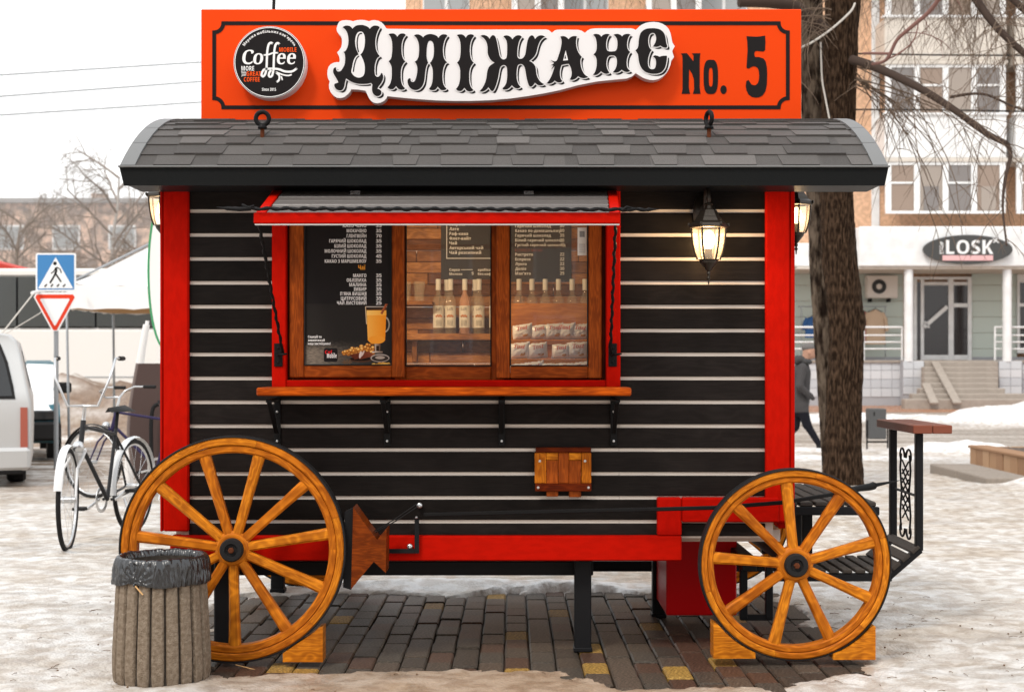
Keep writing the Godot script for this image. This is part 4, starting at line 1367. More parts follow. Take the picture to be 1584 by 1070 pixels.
func build_poster() -> void:
	var d := 5.8085
	var p := thing("menu_poster", "dark menu poster with white price list and orange drink filling the left window", "poster")
	card("sheet", 470.3, 300, 605.2, 565, d, M.print_black, p, 0.0018)
	var m := MB.new()
	var rows := [["МОКАЧІНО", "35", 357, 536], ["ГЛІНТВЕЙН", "70", 365, 536], ["ГАРЯЧИЙ ШОКОЛАД", "35", 372.8, 509], ["БІЛИЙ ШОКОЛАД", "35", 380.6, 517], ["МОЛОЧНИЙ ШОКОЛАД", "35", 388.4, 502], ["ГУСТИЙ ШОКОЛАД", "45", 396.2, 513], ["КАКАО З МАРШМЕЛОУ", "35", 404, 502], ["МАНГО", "35", 426.2, 546], ["ОБЛІПИХА", "35", 433.4, 536], ["МАЛИНА", "35", 440.5, 540], ["ІМБИР", "35", 447.3, 547], ["П'ЯНА ВИШНЯ", "35", 454.4, 526], ["ЦИТРУСОВИЙ", "35", 461.6, 527], ["ЧАЙ ЛИСТОВИЙ", "25", 468.6, 521], ["КАПУЧІНО", "35", 349, 530], ["ЛАТЕ", "40", 341, 545], ["ЕСПРЕСО", "25", 333, 535]]
	for q in rows:
		text_px(m, q[0], 566.5, q[2] + 2.4, d - 0.0004, 5.2, "bold", 1, 566.5 - q[3])
		text_px(m, q[1], 590, q[2] + 2.4, d - 0.0004, 5.2, "bold", 1, 8.6)
	var i := 0
	for t in ["Скануй та", "завантажуй", "наш застосунок!"]:
		text_px(m, t, 476, 522.5 + i * 5.3, d - 0.0008, 3.6, "bold", -1, [21.0, 26.0, 35.0][i])
		i += 1
	ob("white_lettering", m, M.print_white, p)
	m = MB.new()
	text_px(m, "Чаї", 565, 417, d - 0.0004, 7.0, "bold", 1, 11)
	ob("orange_lettering", m, mat(Color(0.93, 0.62, 0.2), 0.5), p)
	var a := P(470.6, 564.7, d - 0.0003)
	var b := P(604.9, 470, d - 0.0003)
	m = MB.new()
	m.poly([a, Vector3(b.x, a.y, a.z), b, Vector3(a.x, b.y, a.z)], [Vector2(0, 1), Vector2(1, 1), Vector2(1, 0), Vector2(0, 0)])
	var pm := mat(Color.WHITE, 0.45)
	pm.albedo_texture = drink_picture()
	ob("printed_picture", m, pm, p)
	# rounded badge beside where the code is printed
	var pl := PackedVector2Array()
	for k in 4:
		for j in 5:
			var an := PI / 2 * k + PI / 2 * j / 4.0
			var c := Vector2(511.3 + 7.6 * [1, -1, -1, 1][k], 549 - 7.6 * [1, 1, -1, -1][k])
			var w := P(c.x + 3.0 * cos(an), c.y - 3.0 * sin(an), d)
			pl.append(Vector2(w.x, w.y))
	slab("badge", pl, CZ - d + 0.0006, 0.0, M.print_black, p)
	m = MB.new()
	text_px(m, "Mobile", 505.5, 553.5, d - 0.0012, 7.0, "bold", -1, 15)
	ob("white_lettering", m, M.print_white, p)
	m = MB.new()
	text_px(m, "Cof", 502.5, 547, d - 0.0016, 5.0, "bold", -1, 11)
	ob("red_lettering", m, mat(Color(0.85, 0.12, 0.14), 0.5), p)

func bottle(at: Vector3, label: String) -> Node3D:
	var b := thing("syrup_bottle", label, "bottle", at, "syrup bottles on the back shelf")
	var m := MB.new()
	m.lathe([Vector2(0, 0), Vector2(0.026, 0), Vector2(0.0285, 0.004), Vector2(0.0285, 0.165), Vector2(0.026, 0.178), Vector2(0.014, 0.2), Vector2(0.0115, 0.212), Vector2(0.0115, 0.24)], 20, true)
	ob("glass_body", m, M.bottle, b)
	m = MB.new()
	m.lathe([Vector2(0.013, 0.222), Vector2(0.0135, 0.226), Vector2(0.0135, 0.276), Vector2(0.012, 0.279), Vector2(0, 0.279)], 16)
	ob("cap", m, M.paper, b)
	m = MB.new()
	m.lathe([Vector2(0.0292, 0.03), Vector2(0.0292, 0.142)], 16, false, -PI / 2 - 1.25, -PI / 2 + 1.25)
	ob("paper_label", m, M.paper, b)
	m = MB.new()
	letters(m, "Loft", Vector3(0, 0.118, 0.0302), 0.015, "regular", 0, 0.85)
	for k in 5:
		m.box(Vector3(0, 0.066 - k * 0.006, 0.0298), Vector3(0.03, 0.0016, 0.0004))
	ob("label_lettering", m, M.print_grey, b)
	m = MB.new()
	for k in 5:
		m.sphere(Vector3(-0.012 + k * 0.006, 0.088 + 0.004 * (k % 2), 0.0296), Vector3(0.006, 0.0055, 0.0008), 8, 6)
	ob("label_picture", m, mat(lin(0.5, 0.2, 0.07), 0.6), b)
	return b

func packet_mesh(seed_: int) -> MB:
	var m := MB.new()
	var nn := FastNoiseLite.new()
	nn.seed = seed_
	nn.frequency = 14.0
	for s in [1.0, -1.0]:
		var rows := []
		for j in 15:
			var row := []
			for i in 17:
				var u := i / 16.0 * 2 - 1
				var v := j / 14.0 * 2 - 1
				var bulge := pow(maxf(0, 1 - pow(absf(u), 3.0)), 0.6) * pow(maxf(0, 1 - pow(absf(v), 2.6)), 0.6)
				var y := v * 0.032 * (1.0 + 0.16 * absf(u) * u * signf(v))
				row.append(Vector3(u * 0.042 + 0.003 * nn.get_noise_2d(v, 9), 0.032 + y + 0.004 * nn.get_noise_2d(u * 0.5, 4) * absf(v), s * (0.0008 + 0.02 * bulge + 0.005 * bulge * nn.get_noise_3d(u * 0.4, v * 0.4, s))))
			rows.append(row)
		m.sheet(rows, s < 0)
	return m

func build_interior() -> void:
	# back wall planks inside
	var w := thing("inner_plank_wall", "brown plank wall at the back inside the wagon behind the bottles", "wall")
	var y := 0.62
	var row := 0
	while y < 1.98:
		var x := -1.385
		var first := fmod(row * 0.17, 0.4) + 0.02
		while x < 1.05:
			var e := minf(x + (first if first > 0.0 else 0.42), 1.09)
			first = 0.0
			bx("plank", Vector3((x + e) / 2, y, -1.575 + 0.003 * rng.randf()), Vector3(e - x - 0.003, 0.056, 0.02), [M.plank, M.plank2, M.plank3][rng.randi() % 3], w, 0.003)
			x = e
		y += 0.0585
		row += 1
	# shelf for the bottles
	var sh := thing("back_shelf", "wooden shelf carrying the syrup bottles at the back of the wagon", "shelf")
	var ys := P(0, 516, 7.27).y
	bx("board", Vector3(-0.05, ys - 0.016, -1.485), Vector3(1.05, 0.032, 0.15), M.plank, sh, 0.003)
	for x in [-0.5, 0.4]:
		bx("bracket", Vector3(x, ys - 0.09, -1.52), Vector3(0.025, 0.11, 0.08), M.plank2, sh, 0.003)
	var proto: Node3D
	var px := [678.0, 697.0, 719.0, 741.0, 765.0, 803.0, 823.0, 843.5, 864.0, 885.0, 905.0]
	var names := ["leftmost white labelled syrup bottle seen through the middle window", "second syrup bottle from the left in the middle window", "third syrup bottle from the left in the middle window, with pinkish syrup", "fourth syrup bottle from the left in the middle window", "syrup bottle half hidden behind the stile right of the middle window", "leftmost syrup bottle behind the pastry stand in the right window", "second syrup bottle from the left behind the pastry stand", "third syrup bottle from the left behind the pastry stand", "fourth syrup bottle from the left behind the pastry stand", "fifth syrup bottle from the left behind the pastry stand", "rightmost syrup bottle behind the pastry stand in the right window"]
	for i in px.size():
		var b: Node3D
		if i == 0:
			proto = bottle(Vector3.ZERO, names[0])
			b = proto
		else:
			b = proto.duplicate()
			b.name = "syrup_bottle"
			add_child(b, true)
			b.set_meta("label", names[i])
		b.position = Vector3((px[i] - 792) * 7.27 / F, ys, CZ - 7.265)
		b.rotation.y = rng.randf_range(-0.15, 0.15)
		if i == 2:
			(b.get_child(0) as MeshInstance3D).material_override = M.bottle_pink
	var pxs := [691.0, 735.0]
	for i in 2:
		var b: Node3D = proto.duplicate()
		b.name = "syrup_bottle"
		add_child(b, true)
		b.set_meta("label", ["syrup bottle standing behind the second bottle in the middle window", "syrup bottle standing behind the fourth bottle in the middle window"][i])
		b.position = Vector3((pxs[i] - 792) * 7.33 / F, ys, CZ - 7.325)
	# glasses on a small shelf at the left
	var gs := thing("small_shelf", "small wooden shelf with glasses at the left of the middle window", "shelf")
	var yg := P(0, 466, 7.2).y
	bx("board", Vector3(-0.52, yg - 0.01, -1.44), Vector3(0.24, 0.02, 0.2), M.plank2, gs, 0.002)
	for i in 2:
		var t := thing("drinking_glass", ["left drinking glass on the small inner shelf", "right drinking glass on the small inner shelf"][i], "glass", Vector3(-0.54 + i * 0.07, yg, -1.40), "glasses on the small inner shelf")
		var m := MB.new()
		m.lathe([Vector2(0, 0), Vector2(0.024, 0), Vector2(0.03, 0.10)], 18)
		ob("bowl", m, M.bottle, t)
	# menu boards on the back wall
	for q in [[0, 682.0, 775.0], [1, 788.0, 884.0]]:
		var d := 7.36
		var b := thing("menu_board", ["dark drinks board with a thin frame line behind the middle window", "dark price board with two columns behind the right window"][q[0]], "menu board")
		card("panel", q[1], 290, q[2], 432 if q[0] == 0 else 436, d, M.board, b, 0.008)
		var m := MB.new()
		if q[0] == 0:
			var yy := 0
			for t in ["Еспресо", "Лате", "Раф-кава", "Флет-вайт", "Чай", "Авторський чай", "Чай розсипний"]:
				text_px(m, t, 695, 349 + yy * 7.3, d - 0.001, 4.6, "bold", -1)
				yy += 1
			text_px(m, "Сироп", 695, 419, d - 0.001, 3.8, "bold", -1)
			text_px(m, "Молоко", 695, 425.5, d - 0.001, 3.8, "bold", -1)
			text_px(m, "арабіка", 739, 419, d - 0.001, 3.8, "bold", -1)
			text_px(m, "без кофеїну", 739, 425.5, d - 0.001, 3.8, "bold", -1)
			text_px(m, "5", 731, 425, d - 0.001, 4.5, "bold", 0)
			m.box(P(722, 417, d - 0.001), Vector3(0.06, 0.003, 0.0006))
			var r := []
			for c in [[691, 310], [691, 399.5], [774, 399.5], [774, 310]]:
				var v := P(c[0], c[1], d)
				r.append(Vector2(v.x, v.y))
			m.xf.origin.z = CZ - d
			ribbon(m, r, 0.004, 0.0012, true)
			m.xf.origin.z = 0
		else:
			var yy := 0
			for t in [["Гарячий шоколад", "30"], ["Какао по-домашньому", "30"], ["Гарячий шоколад", "35"], ["Білий гарячий шоколад", "35"], ["Густий гарячий шоколад", "45"], ["", ""], ["Ристрето", "22"], ["Еспресо", "22"], ["Лунго", "22"], ["Допіо", "30"], ["Мак'ято", "25"]]:
				text_px(m, t[0], 797, 351.5 + yy * 7.35, d - 0.001, 4.4, "bold", -1)
				text_px(m, t[1], 873, 351.5 + yy * 7.35, d - 0.001, 4.8, "bold", 1)
				yy += 1
			var om := MB.new()
			text_px(om, "ЕСПРЕСО МЕНЮ", 797, 389, d - 0.001, 4.0, "regular", -1)
			ob("red_lettering", om, mat(lin(0.3, 0.06, 0.03), 0.6), b)
		ob("white_lettering", m, M.print_white, b)
	# stand with packed pastries at the right
	var st := thing("pastry_stand", "stepped light wooden stand full of packed pastries in the right window", "stand")
	var levels := [[525.0, 6.30], [555.0, 6.16], [586.0, 6.04]]
	fb("back_panel", 789, 469, 925, 506, 6.42, 0.016, M.pine, st, 0.002)
	fb("back_panel", 789, 506.3, 925, 600, 6.43, 0.016, M.pine, st, 0.002)
	for l in levels:
		var a := P(782, l[0], l[1] - 0.04)
		var b := P(922, l[0], l[1] - 0.04)
		bx("step", Vector3((a.x + b.x) / 2, a.y - 0.012, CZ - l[1] - 0.01), Vector3(b.x - a.x, 0.024, 0.13), M.pine, st, 0.003)
		bx("riser", Vector3((a.x + b.x) / 2, a.y - 0.05, CZ - l[1] + 0.04), Vector3(b.x - a.x - 0.01, 0.05, 0.012), M.pine, st, 0.002)
	var spots := [[809, 0], [835, 0], [857, 0], [874, 0], [897, 0], [804, 1], [832, 1], [868, 1], [893, 1], [800, 2], [826, 2], [852, 2], [878, 2], [903, 2]]
	var ord := ["leftmost", "second", "third", "fourth", "rightmost"]
	var n_in := [0, 0, 0]
	for i in spots.size():
		var l: Array = levels[spots[i][1]]
		var d: float = l[1] - 0.025
		var row_i: int = spots[i][1]
		var place: String = ord[n_in[row_i]]
		if row_i == 1:
			place = ["leftmost", "second", "third", "rightmost"][n_in[1]]
		n_in[row_i] += 1
		var pk := thing("pastry_packet", "%s white pastry packet with red print on the %s step of the stand" % [place, ["top", "middle", "bottom"][row_i]], "packet", P(spots[i][0], l[0], d + 0.0) + Vector3(0, 0.002, 0), "packed pastries on the stand")
		pk.position.z = CZ - l[1] + 0.012
		pk.position.y = P(0, l[0], l[1] - 0.04).y + 0.001
		ob("bag", packet_mesh(40 + i), M.packet, pk)
		var m := MB.new()
		m.xf = Transform3D(Basis(Vector3.BACK, rng.randf_range(-0.2, 0.2)), Vector3(0.0, 0.038, 0.0215))
		letters(m, "Tost", Vector3(0, 0, 0), 0.017, "serifbold", 0, 0.9, 0.2)
		ob("red_print", m, mat(lin(0.5, 0.05, 0.02), 0.5), pk)
		m = MB.new()
		m.sphere(Vector3(0.012, 0.018, 0.0165), Vector3(0.014, 0.009, 0.003), 10, 6)
		ob("brown_print", m, mat(lin(0.36, 0.17, 0.05), 0.5), pk)
		pk.rotation = Vector3(-0.12, rng.randf_range(-0.25, 0.25), rng.randf_range(-0.07, 0.07))
		pk.scale = Vector3.ONE * rng.randf_range(0.98, 1.14)
	# white notice stuck inside the right pane
	var nt := thing("window_sticker", "small white notice stuck at the top right of the right pane", "sticker")
	card("sheet", 893.5, 352, 907.5, 395, 5.822, M.paper, nt, 0.001)
	var tm := MB.new()
	for k in 5:
		tm.box(P(900.5, 378 + k * 3.0, 5.8212), Vector3(0.024, 0.0022, 0.0004))
	tm.box(P(900.5, 362, 5.8212), Vector3(0.021, 0.024, 0.0004))
	ob("grey_print", tm, mat(lin(0.22, 0.22, 0.22), 0.6), nt)
	# lamp under the roof inside
	var lm := thing("ceiling_lamp", "warm strip lamp under the roof inside the wagon", "lamp", Vector3(-0.72, 1.93, -0.2))
	lm.rotation.x = deg_to_rad(48)
	bx("housing", Vector3(0, 0.02, 0), Vector3(0.9, 0.02, 0.09), M.white, lm, 0.003).name = "housing"
	var em := mat(Color(1, 0.86, 0.66), 0.5)
	em.emission_enabled = true
	em.emission = Color(1, 0.82, 0.6)
	em.emission_energy_multiplier = 1.6
	bx("diffuser", Vector3(0, 0.004, 0), Vector3(0.88, 0.012, 0.07), em, lm, 0.003)
	var al := AreaLight3D.new()
	al.name = "strip_light"
	al.area_size = Vector2(0.86, 0.06)
	al.light_color = Color(1, 0.86, 0.66)
	al.light_energy = INNER
	al.area_range = 6.0
	al.shadow_enabled = true
	lm.add_child(al)
	al.position = Vector3(0, -0.006, 0)
	al.rotation.x = -PI / 2

const INNER := 1.45
const LANTERN := 0.09

func lantern(at: Vector3, turn: float, label: String, energy := 1.0) -> void:
	var l := thing("wall_lantern", label, "lantern", at, "lit lanterns on the wagon walls")
	l.rotation.y = turn
	# at: centre of the glass top; the wall lies 0.14 m behind
	var m := MB.new()
	m.lathe([Vector2(0.05, 0.0), Vector2(0.077, 0.002), Vector2(0.079, 0.006), Vector2(0.074, 0.018), Vector2(0.058, 0.028), Vector2(0.050, 0.042), Vector2(0.046, 0.047), Vector2(0.031, 0.072), Vector2(0.014, 0.078), Vector2(0.012, 0.09), Vector2(0.018, 0.096), Vector2(0.008, 0.104), Vector2(0.011, 0.118), Vector2(0.006, 0.134), Vector2(0, 0.138)], 6)
	ob("cap", m, M.bronze, l)
	m = MB.new()
	m.lathe([Vector2(0.044, -0.125), Vector2(0.054, -0.098), Vector2(0.062, -0.06), Vector2(0.0665, -0.02), Vector2(0.067, 0.0)], 6)
	ob("glass", m, M.lantern_glass, l)
	for k in 6:
		var o := Vector3(cos(TAU * k / 6), 0, -sin(TAU * k / 6))
		m = MB.new()
		m.tube([o * 0.0445 - Vector3(0, 0.125, 0), o * 0.0545 - Vector3(0, 0.098, 0), o * 0.0625 - Vector3(0, 0.06, 0), o * 0.067 - Vector3(0, 0.02, 0), o * 0.0675], 0.0042, -1, 6)
		m.sphere(o * 0.079 + Vector3(0, 0.014, 0), Vector3(0.005, 0.008, 0.005), 8, 6)
		ob("rib", m, M.bronze, l)
	m = MB.new()
	m.lathe([Vector2(0, -0.225), Vector2(0.003, -0.22), Vector2(0.004, -0.205), Vector2(0.009, -0.198), Vector2(0.004, -0.19), Vector2(0.009, -0.18), Vector2(0.006, -0.172), Vector2(0.013, -0.164), Vector2(0.028, -0.145), Vector2(0.034, -0.138), Vector2(0.037, -0.128), Vector2(0.045, -0.1245), Vector2(0.02, -0.122)], 12)
	ob("finial", m, M.bronze, l)
	# arm and wall plate
	m = MB.new()
	var arc := []
	for k in 15:
		var an := lerpf(0.0, PI * 0.98, k / 14.0)
		arc.append(Vector3(0, 0.118 + 0.05 * sin(an), -0.052 + 0.052 * cos(an)))
	arc.append(Vector3(0, 0.085, -0.107))
	arc.append(Vector3(0, 0.06, -0.128))
	m.tube(arc, 0.008, -1, 8)
	ob("arm", m, M.bronze, l)
	m = MB.new()
	m.xf = Transform3D(TURN * Basis.from_scale(Vector3(1, 1, 1.9)), Vector3(0, 0.075, -0.142))
	m.lathe([Vector2(0.045, 0), Vector2(0.045, 0.008), Vector2(0.036, 0.014), Vector2(0.02, 0.02), Vector2(0, 0.022)], 24)
	ob("wall_plate", m, M.bronze, l)
	# lamp
	m = MB.new()
	m.lathe([Vector2(0.016, -0.122), Vector2(0.016, -0.085), Vector2(0.014, -0.082)], 12)
	ob("lamp_socket", m, M.bronze, l)
	m = MB.new()
	m.sphere(Vector3(0, -0.045, 0), Vector3(0.026, 0.038, 0.026), 14, 10)
	ob("bulb", m, M.bulb, l)
	var o := OmniLight3D.new()
	o.name = "bulb_light"
	o.light_color = Color(1, 0.82, 0.58)
	o.light_energy = LANTERN * energy
	o.light_size = 0.024
	o.omni_range = 8.0
	o.omni_attenuation = 2.0
	o.shadow_enabled = true
	l.add_child(o)
	o.position = Vector3(0, -0.045, 0)

func build_lanterns() -> void:
	lantern(P(1096.5, 353, 5.655), 0.0, "lit bronze lantern on the front wall right of the serving window")
	lantern(Vector3(-1.437 - 0.145, P(0, 306, 6.45).y, CZ - 6.45), -PI / 2, "lit bronze lantern on the wagon's left side wall, beside the street sign", 0.4)
	lantern(Vector3(1.155 + 0.145, P(0, 318, 6.5).y, CZ - 6.5), PI / 2, "lit bronze lantern on the wagon's right side wall, beside the tree trunk", 0.4)

func build_bin() -> void:
	var c := Vector3(-1.314, land(0, 0.47) - 0.004, 0.47)
	var b := thing("litter_bin", "round ribbed concrete litter bin in front of the left cart wheel", "bin", c)
	var n := 20
	var nn := FastNoiseLite.new()
	nn.seed = 8
	nn.frequency = 9.0
	var rad := func(y: float) -> float: return lerpf(0.187, 0.163, y / 0.44) - 0.012 * exp(-y * 30.0)
	for k in n:
		var m := MB.new()
		var a0 := TAU * k / n + 0.019
		var a1 := TAU * (k + 1) / n - 0.019
		var rows := []
		for j in 24:
			var y := 0.44 * j / 23.0
			var row := []
			var r: float = rad.call(y)
			for i in 11:
				var u := i / 10.0
				var a := lerpf(a0, a1, u)
				var e := 1.0 - pow(absf(u * 2 - 1), 12.0)
				var rr := r - 0.011 * (1 - e) - 0.0012 + 0.0022 * nn.get_noise_3d(a * 2.0, y * 3.0, 0) + 0.0008 * nn.get_noise_3d(a * 11.0, y * 14.0, 3)
				row.append(Vector3(cos(a) * rr, y, -sin(a) * rr))
			rows.append(row)
		m.sheet(rows)
		m.poly([rows[0][0] * Vector3(0.9, 1, 0.9), rows[0][0], rows[23][0], rows[23][0] * Vector3(0.9, 1, 0.9)])
		ob("concrete_rib", m, M.concrete, b)
	var m := MB.new()
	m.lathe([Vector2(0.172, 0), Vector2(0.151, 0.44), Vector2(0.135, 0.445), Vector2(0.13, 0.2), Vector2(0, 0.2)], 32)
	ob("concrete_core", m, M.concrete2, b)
	# bag turned out over the rim
	var bag := thing("bin_bag", "black plastic bag turned over the rim of the concrete litter bin", "bag", c)
	var prof := [[0.128, 0.22], [0.134, 0.28], [0.137, 0.34], [0.138, 0.40], [0.139, 0.43], [0.141, 0.450], [0.147, 0.463], [0.156, 0.468], [0.165, 0.464], [0.171, 0.453], [0.174, 0.440], [0.175, 0.425], [0.176, 0.41], [0.177, 0.396], [0.1775, 0.382], [0.177, 0.371], [0.174, 0.363]]
	var fine := []
	for i in prof.size() - 1:
		for s in 3:
			fine.append(Vector2(prof[i][0], prof[i][1]).lerp(Vector2(prof[i + 1][0], prof[i + 1][1]), s / 3.0))
	var rows := []
	var wn := FastNoiseLite.new()
	wn.seed = 31
	wn.frequency = 1.0
	wn.fractal_octaves = 3
	var knot := -1.92
	for j in fine.size():
		var f: Vector2 = fine[j]
		var row := []
		for i in 321:
			var a := TAU * i / 320.0
			var ci := cos(a)
			var si := sin(a)
			var dk := wrapf(a - (TAU + knot), -PI, PI)
			var out := float(j) / fine.size()
			var near := exp(-dk * dk * 9.0)
			var amp := 0.005 + 0.004 * absf(0.5 - out)
			var wr := wn.get_noise_3d(ci * 5.0, si * 5.0, f.y * 9.0) * amp * 1.3
			var fold := absf(wn.get_noise_3d(ci * 11.0 + f.y * (5.0 + 40.0 * near * signf(dk)), si * 11.0, f.y * 3.0))
			wr += (0.35 - fold) * amp * 1.6
			var r := f.x + wr
			var y := f.y + wn.get_noise_2d(ci * 2.5, si * 2.5) * 0.006
			if out > 0.55:
				var k := (out - 0.55) / 0.45
				y += 0.016 * near * k
				r -= 0.004 * near * k + 0.004 * exp(-dk * dk * 160.0)
				# creases that run to the knot
				r += 0.0028 * near * sin(atan2(dk * 0.17, f.y - 0.375) * 17.0)
			row.append(Vector3(ci * r, y, -si * r))
		rows.append(row)
	m = MB.new()
	m.sheet(rows, true)
	ob("bag_film", m, M.bag, bag)
	var kp := Vector3(cos(knot) * 0.175, 0.378, -sin(knot) * 0.175)
	m = MB.new()
	m.sphere(kp, Vector3(0.006, 0.006, 0.006), 10, 8)
	ob("knot", m, M.bag, bag)
	var stick := thing("wooden_stirrer", "pale wooden stirrer hanging from the knot of the bin bag", "stirrer", c)
	m = MB.new()
	m.beam(kp + Vector3(0.006, -0.002, 0.008), kp + Vector3(0.034, -0.034, 0.008), 0.002, 0.005, 0.0005)
	ob("stick", m, M.pale_wood, stick)

func build_chocks() -> void:
	var data := [
		["orange wooden wedge behind the large left cart wheel, beside the bin", [437, 1024, 499, 1024, 499, 970, 493, 971, 484, 979, 470, 989, 456, 998, 446, 1005, 437, 1011]],
		["orange wooden wedge under the left side of the small right cart wheel", [1104, 963, 1104, 1018.5, 1169, 1018.5, 1169, 1010, 1158, 1005, 1146, 998, 1134, 989, 1122, 978, 1112, 967]],
		["orange wooden wedge under the right side of the small right cart wheel", [1355, 969, 1355, 1020.5, 1290, 1020.5, 1290, 1012, 1302, 1008, 1316, 1000, 1330, 990, 1342, 979, 1349, 971]]]
	for q in data:
		var t := thing("wheel_chock", q[0], "wedge", Vector3.ZERO, "wooden wedges under the cart wheels")
		var mb := MB.new()
		mb.extrude(outline(q[1], 5.555), 0.09, true)
		var o := ob("wedge", mb, M.oak, t)
		o.position.z = CZ - 5.555 - 0.09

# ---- ground
var nz := FastNoiseLite.new()
var nfine := FastNoiseLite.new()
var npit := FastNoiseLite.new()
const MOUNDS := [[12.4, -24.4, 3.9, 1.5, 0.62], [7.2, -25.6, 2.2, 1.0, 0.22], [6.9, -16.2, 1.1, 0.8, 0.22], [5.9, -9.0, 0.75, 0.6, 0.22], [6.6, -8.2, 0.8, 0.9, 0.26], [4.3, -16.8, 1.6, 0.5, 0.07], [18.5, -23.5, 3.0, 1.8, 0.7], [-0.5, -1.85, 0.75, 0.2, 0.05], [0.35, -1.8, 0.4, 0.22, 0.04], [3.2, -14.5, 3.0, 0.6, 0.08]]

func bare(x: float, z: float) -> float:
	# more than 0 where the paving lies open
	var n := nz.get_noise_2d(x * 2.4, z * 2.4) * 0.22 + nfine.get_noise_2d(x * 8.0, z * 8.0) * 0.07 + nfine.get_noise_2d(x * 24.0, z * 24.0) * 0.035
	var zf := 0.28 + 0.34 * smoothstep(0.12, 0.45, x) - 0.25 * smoothstep(0.85, 1.25, x)
	if x < -0.6:
		zf = 0.36
	var e := minf(minf(x + 1.42, 1.34 - x), minf(zf - z, (z + 1.62) * 1.2))
	e = e + n * (0.5 if z > 0.0 else 0.9)
	return e

func ground_at(x: float, z: float) -> Array:
	var d := CZ - z
	var y := land(x, z)
	var cov := 1.0
	if absf(x) < 2.6 and z > -2.6 and z < 1.4:
		cov = 1.0 - smoothstep(-0.055, 0.015, bare(x, z))
	var rough := 0.009 * nz.get_noise_2d(x * 3.2, z * 3.2) + 0.007 * nfine.get_noise_2d(x * 7.0, z * 7.0)
	var fine := 0.0
	var pit := 0.0
	if absf(x) < 6.0 and d < 14.0:
		fine = 0.003 * nfine.get_noise_2d(x * 26.0 + 50.0, z * 26.0)
		# trodden: shallow prints, some sharp
		var wx := x + 0.10 * nfine.get_noise_2d(x * 5.0, z * 5.0 + 9.0)
		var wz := z + 0.10 * nfine.get_noise_2d(x * 5.0 - 30.0, z * 5.0)
		pit = 1.0 - smoothstep(-0.93, -0.62, npit.get_noise_2d(wx, wz * 1.35))
		pit = maxf(pit, (1.0 - smoothstep(-0.94, -0.7, npit.get_noise_2d(wx * 2.3 + 40.0, wz * 2.6))) * 0.5)
		pit *= smoothstep(0.30, 0.55, nz.get_noise_2d(x * 0.8 + 11.0, z * 0.8) * 0.5 + 0.5)
		fine -= 0.017 * pit
	var h := y - 0.045 + cov * (0.049 + rough + fine)
	var snow := nz.get_noise_2d(x * 0.9 + 31.0, z * 1.6) * 0.5 + 0.5
	var sm := nfine.get_noise_2d(x * 3.3, z * 4.6 + 12.0) * 0.5 + 0.5
	var mound := 0.0
	for m in MOUNDS:
		var q := Vector2((x - m[0]) / m[2], (z - m[1]) / m[3]).length_squared()
		if q < 6.0:
			var k := exp(-q * 1.6)
			var lump := 1.0 + 0.5 * nz.get_noise_2d(x * 1.7, z * 1.7) + 0.3 * nfine.get_noise_2d(x * 2.6, z * 2.6)
			h += m[4] * k * lump
			mound = maxf(mound, smoothstep(0.05, 0.3, k * lump))
	# colours: clean snow, dirty ice, wet dirt
	var white := Color(0.68, 0.66, 0.635)
	var ice := Color(0.50, 0.435, 0.365)
	var dirt := Color(0.20, 0.165, 0.135)
	var k := clampf((snow - 0.4) * 1.7 + (sm - 0.5) * 2.3 + 0.32, 0, 1)
	if d < 9.0:
		k = clampf(k - 0.9 * exp(-(pow((x - 0.15) / 0.85, 2) + pow((z - 0.62) / 0.45, 2))), 0, 1)
		k = clampf(k + 0.35 * smoothstep(0.9, 1.8, absf(x)), 0, 1)
	k = clampf(k - 0.35 * pit + 0.35 * (nz.get_noise_2d(x * 0.45 - 9.0, z * 0.7)), 0, 1)
	var c := ice.lerp(white, k)
	if d < 8.0:
		var br := exp(-(pow((x + 0.05) / 0.95, 4) + pow((z - 0.55) / 0.42, 4)))
		c = c.lerp(Color(0.33, 0.22, 0.135).lerp(Color(0.50, 0.375, 0.27), sm), br * (0.8 + 0.4 * (snow - 0.5)))
	var wet := smoothstep(0.60, 0.85, nz.get_noise_2d(x * 1.3 - 70.0, z * 2.2) * 0.5 + 0.5 + 0.3 * nfine.get_noise_2d(x * 4.0, z * 9.0))
	c = c.lerp(dirt, wet * 0.34)
	# the street beyond, wet and brown, with ruts
	if d > 20.0:
		var street := smoothstep(22.5, 24.5, d) * (1.0 - smoothstep(37.0, 38.5, d))
		var rut := 0.5 + 0.5 * nz.get_noise_2d(x * 0.25, z * 2.6)
		var sc := Color(0.25, 0.215, 0.18).lerp(Color(0.50, 0.46, 0.42), smoothstep(0.35, 0.75, rut))
		c = c.lerp(sc, street)
		if x > 3.0:
			c = c.lerp(Color(0.38, 0.19, 0.11), smoothstep(36.0, 36.4, d) * (1.0 - smoothstep(60.0, 61.0, d)))
	# muddy yard at the left
	if x < -3.5 and d > 12.0:
		var mud := smoothstep(12.5, 16.0, d) * smoothstep(-3.0, -4.5, x)
		var mn := nfine.get_noise_2d(x * 1.4, z * 3.0) * 0.5 + 0.5
		c = c.lerp(Color(0.26, 0.18, 0.12).lerp(Color(0.72, 0.69, 0.66), smoothstep(0.50, 0.62, mn)), mud)
		var bank := smoothstep(24.0, 26.5, d) * (1.0 - smoothstep(27.5, 29.0, d)) * smoothstep(-4.0, -6.0, x)
		h += bank * (0.95 + 0.35 * nz.get_noise_2d(x * 0.8, z * 0.8) + 0.22 * nfine.get_noise_2d(x * 2.2, z * 2.2))
		c = c.lerp(Color(0.20, 0.125, 0.075).lerp(Color(0.6, 0.55, 0.5), smoothstep(0.55, 0.7, nz.get_noise_2d(x * 1.1, z * 3.0) * 0.5 + 0.5)), bank)
	c = c.lerp(Color(0.84, 0.83, 0.825), mound)
